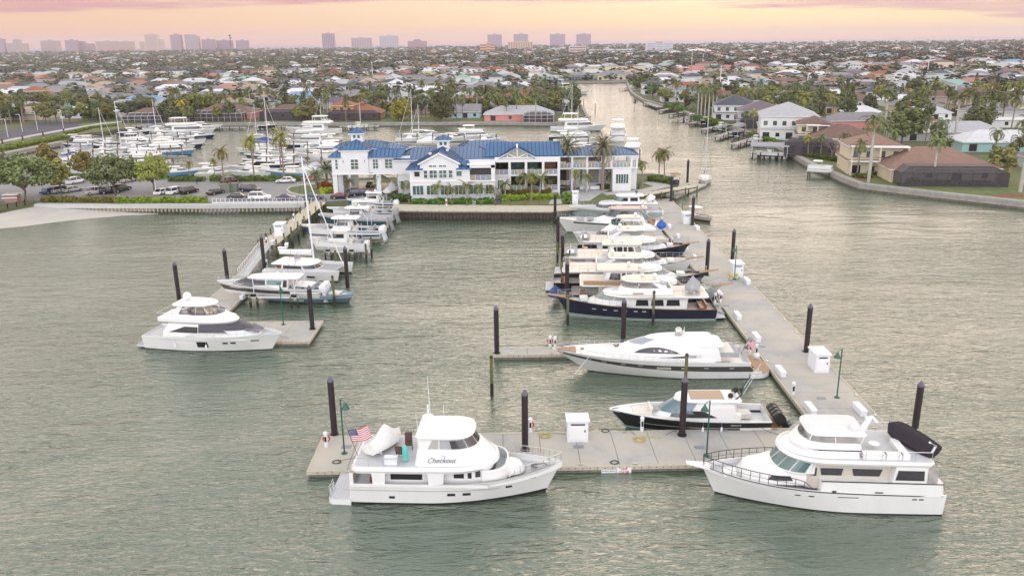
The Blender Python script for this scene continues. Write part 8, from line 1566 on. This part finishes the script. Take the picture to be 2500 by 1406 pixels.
# ================================================================ BASIN MARINA
def gboat(kind,L,hm,name,label):
    e=empty(name,label,'boat'); W_=L*.28
    h=Hull(L,L*.9,W_,1.1,1.75,1.8,.92,.45,1.,.86,2.2,1.6); h.build(e,[(.08,BOOT),(.8,HULLC),(1,GEL)],N=14,bw=.2,cock=(.28,.5) if kind!=3 else None,rail=GEL)
    if kind==0: c=Cab([(1.,L*.3,L*.86,W_*.36,L*.4),(1.6,L*.32,L*.72,W_*.32,L*.26),(2.1,L*.34,L*.6,W_*.28,L*.16)],2.2,.08); c.build('cabin',e,GEL); c.glass(e,-85,85,1.62,2.05,GLASS,1,gap=0); slabtop(e,'hardtop',2.5,L*.22,L*.52,W_*.33,1.,.12,GEL)
    if kind==1:
        c=Cab([(1.,L*.25,L*.84,W_*.42,L*.34),(2.7,L*.26,L*.68,W_*.38,L*.22)],2.3,.05); c.build('cabin',e,GEL); c.win(e,L*.3,L*.58,L*.3,L*.55,1.7,2.3,GLASS,5); c.glass(e,-80,80,1.7,2.35,GLASS,1,gap=0)
        slabtop(e,'flybridge',2.7,L*.14,L*.68,W_*.43,L*.22,.5,GEL); slabtop(e,'hardtop',4.5,L*.22,L*.5,W_*.34,1.,.14,GEL); struts(e,[((L*.25,W_*.3,3),(L*.26,W_*.3,4.5)),((L*.48,W_*.25,3),(L*.47,W_*.25,4.5))],.06)
    if kind==2: c=Cab([(.7,L*.4,L*.62,W_*.24,.6),(2.,L*.42,L*.56,W_*.22,.4)],2.4,0); c.build('console',e,GEL); slabtop(e,'hardtop',2.6,L*.32,L*.62,W_*.36,.8,.12,GEL); struts(e,[((L*.36,W_*.3,1),(L*.37,W_*.28,2.6)),((L*.58,W_*.28,1),(L*.57,W_*.26,2.6))],.05); outboards(e,2,-.1,.2,.7,PLA,1.)
    if kind==3:
        q=MB(); rr=[]
        for i in range(11): t=i/10; y=h.y(t*.97,1)+.05; z=h.zs(t); pk=.3+1.1*math.exp(-((t-.4)/.22)**2); rr.append([(t*.97*L,-y,z-.3),(t*.97*L,-y*.4,z+pk*.8),(t*.97*L,0,z+pk),(t*.97*L,y*.4,z+pk*.8),(t*.97*L,y,z-.3)])
        q.loft(rr,mat('canvas_any',(1,1,1),.8,objcol=True,noise=.1),closed=False); part(q,'cover',e)
    h.railing(e,.5,.98,.5,6,.02); return e
GB=[gboat(0,12,0,'cabin_cruiser','x'),gboat(1,15,0,'flybridge_cruiser','x'),gboat(2,9.5,0,'centre_console_boat','x'),gboat(3,11,0,'covered_boat','x')]; GT=[tree_of(o) for o in GB]; gu=[0]*4
HC=[('white',(.74,.74,.74),12),('navy',(.015,.02,.06),4),('blue',(.12,.30,.50),1.5),('black',(.015,.015,.02),1.5),('cream',(.62,.58,.48),2)]
rb_=random.Random(17); br=[]
def putb(k,x,y,rz,s,hc=None,lift_=0):
    o=GB[k] if not gu[k] else copy_tree(GB[k],None,None,None,None,None,GT[k]); gu[k]=1; p=P(x,y,lift_); r_=R(rz); L=[12,15,9.5,11][k]*s
    o.location=(p.x-math.cos(r_)*L/2,p.y-math.sin(r_)*L/2,lift_); o.rotation_euler=(0,0,r_); o.scale=(s,s,s); c_=hc or rb_.choices(HC,[h_[2] for h_ in HC])[0]
    for c in o.children: c.color=(*c_[1],1) if c.name.startswith('hull') else ((*rb_.choice(((.5,.5,.52),(.05,.08,.2),(.7,.7,.7),(.3,.3,.32))),1))
    br.append((o,c_[0],k,x,y)); return o
ly=[(352,212,262),(360,170,260),(369,165,268),(378,160,272),(387,158,275),(396,155,280),(405,150,285),(414,150,290),(423,150,300)]
for y,x0,x1 in ly: 
    putb(rb_.choice((0,0,3,1,2)),(x0+30),y,rb_.choice((0,180))+rb_.uniform(-4,4),rb_.uniform(.75,.95)) if x0<200 else None
    putb(rb_.choice((0,1,3,0)),x1-8,y+2,rb_.choice((0,180))+rb_.uniform(-4,4),rb_.uniform(.85,1.05))
for y in (340,348,357,366,375,384,393,402,411,420): putb(rb_.choice((0,0,1,2,3)),340+rb_.uniform(-12,12),y,rb_.choice((0,180))+rb_.uniform(-4,4),rb_.uniform(.85,1.05))
for y,x in ((330,330),(336,400),(344,395),(352,415),(360,430),(370,420),(379,415),(325,395),(352,470),(338,490),(345,445),(362,455)): putb(rb_.choice((0,0,1,2)),x,y,rb_.uniform(-6,6),rb_.uniform(.9,1.15))
for y,x in ((345,675),(352,640),(360,700),(366,650),(373,620),(380,690),(388,640),(396,700),(402,640),(409,690),(416,600),(422,640),(430,610),(430,700),(352,760),(360,790),(369,760),(377,800),(385,765),(393,790),(338,740),(344,800),(424,750),(414,780)): putb(rb_.choice((0,1,2,0,3)),x,y,rb_.choice((0,180,180))+rb_.uniform(-5,5),rb_.uniform(.85,1.1))
for y,x in ((428,440),(420,515),(431,530)): putb(rb_.choice((0,3)),x,y,rb_.uniform(-5,5),.95)
for y,x,k in ((346,1010,0),(338,1060,0),(345,1110,0),(340,1160,1),(349,1190,0),(333,1130,2),(352,1060,3)): putb(k,x,y,rb_.uniform(-6,6),1.1)
for y,x,k,rz in ((340,1385,0,0),(350,1410,1,0),(362,1400,0,0),(372,1430,0,0),(382,1410,0,0)): putb(k,x,y,rz,1.15)
for y,x,k,rz,s in ((336,1508,1,82,1.5),(382,1545,1,78,1.25),(232,1395,1,0,1.6),(320,1412,1,-4,1.5),(326,765,1,176,1.5),(330,460,1,2,1.5),(318,500,0,0,1.3),(298,470,0,0,.9)): putb(k,x,y,rz,s,HC[0])
putb(0,190,345,8,1.0,HC[0])
def lbl(recs):
    d={}
    KN=['cabin cruiser','flybridge yacht','centre console boat','canvas-covered boat']
    for o,c_,k,x,y in recs:
        z='in the left pontoon rows' if x<330 else 'in the second pontoon block' if x<560 else 'behind the tall car park palms' if x<860 else 'behind the clubhouse roofs' if x<1300 else 'at the right rear dock'
        b_='far side' if y<352 else 'middle' if y<392 else 'near side'; d.setdefault((c_,KN[k],z,b_),[]).append((x,o))
    for (c_,kn,z,b_),l in d.items():
        l.sort(key=lambda t_:t_[0])
        for i,(x,o) in enumerate(l): tag(o,'%s-hulled %s %s, %s%s'%(c_,kn,z,b_,'' if len(l)==1 else ', %s from left'%ordn(i)),'boat','boats in the basin marina')
lbl(br)
for i,(x,y,h_,rz,c_,d) in enumerate([(253,349,13,0,NCOV,'leftmost mast, navy sail cover'),(297,371,17,5,NCOV,'second mast from the left'),(381,318,13,0,BCOV,'mast in front of the caged bungalow'),(628,338,13,180,NCOV,'mast left of the tallest one behind the palms'),(657,372,18,0,WCOV,'tallest mast between the car park palms'),(786,308,12,180,WCOV,'mast before the terracotta house'),(1008,336,18,180,WCOV,'taller mast behind the clubhouse cupola'),(1024,342,13,175,NCOV,'shorter mast beside the tall one behind the cupola'),(1396,316,18,180,WCOV,'tallest mast at the right rear dock'),(1411,330,11,180,WCOV,'shorter mast at the right rear dock')]):
    p=P(x,y,0); L=h_*.75; r_=R(rz); s_=sailboat('sailing_boat','white sailing boat in the basin, '+d,L,h_,GEL,(p.x-math.cos(r_)*L*.57,p.y-math.sin(r_)*L*.57,0),r_,c_); s_['group']='sailing boats in the basin'
# pontoons with piles
def pont(label,a,b_,w,np_=4):
    A=P(*a,.5); B_=P(*b_,.5); d=B_-A; L=d.length; e=empty('pontoon',label,'dock',(A.x,A.y,0),math.atan2(d.y,d.x),'basin pontoons'); q=MB(); q.box(0,L,-w/2,w/2,-.2,.5,WOODW); q.build('deck',e)
    for i in range(np_):
        q=MB(); x=L*(i+.5)/np_; q.cyl((x,w/2+.15,-1),.17,3.6,TRUNK,7); q.cyl((x,w/2+.15,2.6),.19,1.3,mat('pile_sleeve_brown',(.10,.06,.055),.6),7); q.build('pile',e)
for i,y in enumerate((356,374,392,410)): pont('floating pontoon between boats in the left basin rows, %s from the far side'%ordn(i),(150,y),(300,y+2),1.6,5)
for i,y in enumerate((344,362,380,398,416)): pont('floating pontoon in the second block, %s from the far side'%ordn(i),(320,y),(480-i*12,y+1),1.6,5)
for i,y in enumerate((349,370,391,412)): pont('floating pontoon behind the tall palms, %s from the far side'%ordn(i),(600,y),(800,y+1),1.6,6)
pont('floating pontoon behind the clubhouse cupola',(960,350),(1230,352),2.,7); pont('floating pontoon at the right rear dock',(1360,362),(1480,364),2.,4); pont('pontoon leading to the big yachts at the right rear',(1480,392),(1575,396),2.5,3)
for i,(x,y) in enumerate([(11,376),(60,366),(110,356),(160,347)]):
    e=empty('quay_post','pale post with a brown sleeve on the left quay, %s from the left'%ordn(i),'post',tuple(P(x,y,.0)),0,'posts on the left quay'); q=MB(); q.cyl((0,0,-.5),.28,3.6,TRUNKW,8); q.cyl((0,0,3.1),.3,2.,mat('pile_sleeve_brown',(.1,.06,.055)),8); q.build('post',e)
# private docks and lifts along the north and east banks
def pdock(label,a,b_,w,z=1.5,boat=None,np_=4,m_=WOODW,rails=0,bk=2,roof=None):
    A=P(*a,z); B_=P(*b_,z); d=B_-A; L=d.length; rz=math.atan2(d.y,d.x); e=empty('private_dock',label,'dock',(A.x,A.y,0),rz,'private docks along the banks'); q=MB(); q.box(0,L,-w/2,w/2,z-.2,z,m_); q.build('deck',e)
    for i in range(np_):
        for s in (1,-1): q=MB(); x=L*(i+.5)/np_; q.cyl((x,s*w/2,-1),.17,z+1+(.9 if rails else .3),WOODD if not rails else WOODW,7); q.build('pile',e)
    if boat:
        q=MB(); wx=rz+(PI if boat<0 else 0); M_=Matrix.Translation((A.x,A.y,0))@Matrix.Rotation(rz,4,'Z'); c=M_@Vector((L*.55,abs(boat)*(1 if boat>0 else -1),0))
        x,y=pix((c.x,c.y,1.3)); o=putb(bk,x,y,math.degrees(rz),.85,None,1.3); br.pop(); tag(o,'boat on its lift, '+label,'boat','boats on lifts along the banks')
        q=MB()
        for dx in (-2.5,2.5):
            for dy in (-2,2): q.cyl((L*.55+dx,boat+dy,-1),.18,3.4,WOODD,7)
            q.box(L*.55+dx-.12,L*.55+dx+.12,boat-2.1,boat+2.1,1.,1.25,ALUW)
        q.build('lift_frame',e)
    if roof:
        q=MB(); n=8; q.loft([[(L*.55-5.5,boat-2.2*math.cos(PI*i/n),4.1+1.1*math.sin(PI*i/n)) for i in range(n+1)],[(L*.55+5.5,boat-2.2*math.cos(PI*i/n),4.1+1.1*math.sin(PI*i/n)) for i in range(n+1)]],roof,closed=False); q.build('boat_canopy',e)
        q=MB(); [q.cyl((L*.55+sx*5,boat+sy*2.1,1),.07,3.2,ALUW,6) for sx in (1,-1) for sy in (1,-1)]; q.build('canopy_post',e)
for a in (('brown timber dock below the caged bungalow, north bank',(306,308),(385,309),3.,1.5,None,6),('grey dock below the pinkish house, north bank',(430,312),(600,311),2.5,1.3,None,7),('dock below the dark caged house, north bank',(620,309),(700,309),3,1.4,-4.,4),('dock before the terracotta house, north bank',(830,309),(925,308),4,1.5,-5.,5),('L dock at the canal point',(1405,292),(1437,284),3,1.5,None,4)): pdock(*a)
EB=[('bare pile-framed dock at the far bend, right bank',(1576,250),(1612,262),4,1.5,None,5),('dark covered-boat dock at the far bend, right bank',(1545,214),(1515,218),4,1.5,3.5,4),('timber dock left of the lift row, right bank',(1640,264),(1612,270),3,1.5,None,3),('thin timber dock with posts, right bank',(1668,274),(1634,279),2.5,1.5,None,3),('lift dock with white rails, first below the bend',(1700,287),(1654,291),3,1.5,3.2,3),('lift dock with white rails, second below the bend',(1728,294),(1684,301),3,1.5,3.2,3),('lift dock carrying a navy-striped boat, right bank',(1765,306),(1716,316),3,1.5,3.5,4),('lift dock beside the grey arched canopy, right bank',(1800,318),(1750,334),3,1.5,3.5,4),('long lift dock with slim boats, right bank',(1850,336),(1790,352),3,1.5,3.8,4),('boardwalk dock nearest the seawall corner',(1932,374),(1830,372),4,1.6,4.2,7)]
for i,a in enumerate(EB): pdock(*a,**({'roof':mat('grey_canopy',(.33,.32,.35),.8)} if i in (7,9) else {}))
e=empty('boat_lift','small lift with a pontoon boat at the curved seawall corner','boat lift',tuple(P(2000,432,0)),R(-28)); q=MB()
for dx in (-2.6,2.6):
    for dy in (-1.8,1.8): q.cyl((dx,dy,-1),.15,2.6,WOODD,7)
q.box(-3,3,-1.9,-1.7,1.5,1.65,ALUW); q.box(-3,3,1.7,1.9,1.5,1.65,ALUW); q.build('lift_frame',e)
e=empty('pontoon_boat','white pontoon boat with a pale canopy on the seawall corner lift','boat',tuple(P(2000,432,0)),R(-28)); q=MB(); [q.tube([(-3,s,1.8),(2.6,s,1.8),(3.2,s,2.0)],.3,ALUW,8) for s in (-1,1)]; q.build('float_tube',e); q=MB(); q.box(-3,3,-1.3,1.3,2.1,2.25,DECK); q.build('deck',e); q=MB()
for s in (-1.28,1.28): q.box(-2.9,2.9,s-.03,s+.03,2.3,3.0,WTRIM)
q.box(-2.9,-2.85,-1.2,1.2,2.3,3.,WTRIM); q.box(2.85,2.9,-1.2,1.2,2.3,3.,WTRIM); q.build('side_panel',e); slabtop(e,'canopy',4.0,-1.9,.6,1.1,.5,.15,PLA,.15); struts(e,[((-1.7,1.1,2.3),(-1.7,1.,4.)),((.4,1.1,2.3),(.4,1.0,4.))],.04,STEEL)
# ---------------------------------------------------------------- air
vm=bpy.data.materials.new('evening_haze'); vm.use_nodes=True; t=vm.node_tree; t.nodes.clear(); o_=t.nodes.new('ShaderNodeOutputMaterial'); pv=t.nodes.new('ShaderNodeVolumePrincipled'); pv.inputs['Density'].default_value=.00008; pv.inputs['Color'].default_value=(.90,.84,.93,1); pv.inputs['Anisotropy'].default_value=.2; t.links.new(pv.outputs[0],o_.inputs['Volume'])
q=MB(); q.box(-13500,13500,-60,14500,-2.6,150,vm); hz=q.build('haze'); tag(hz,kind='stuff')
for o in bpy.data.objects:      # tidy names of things built as single meshes
    if o.get('label')=='x': o['label']='spare'
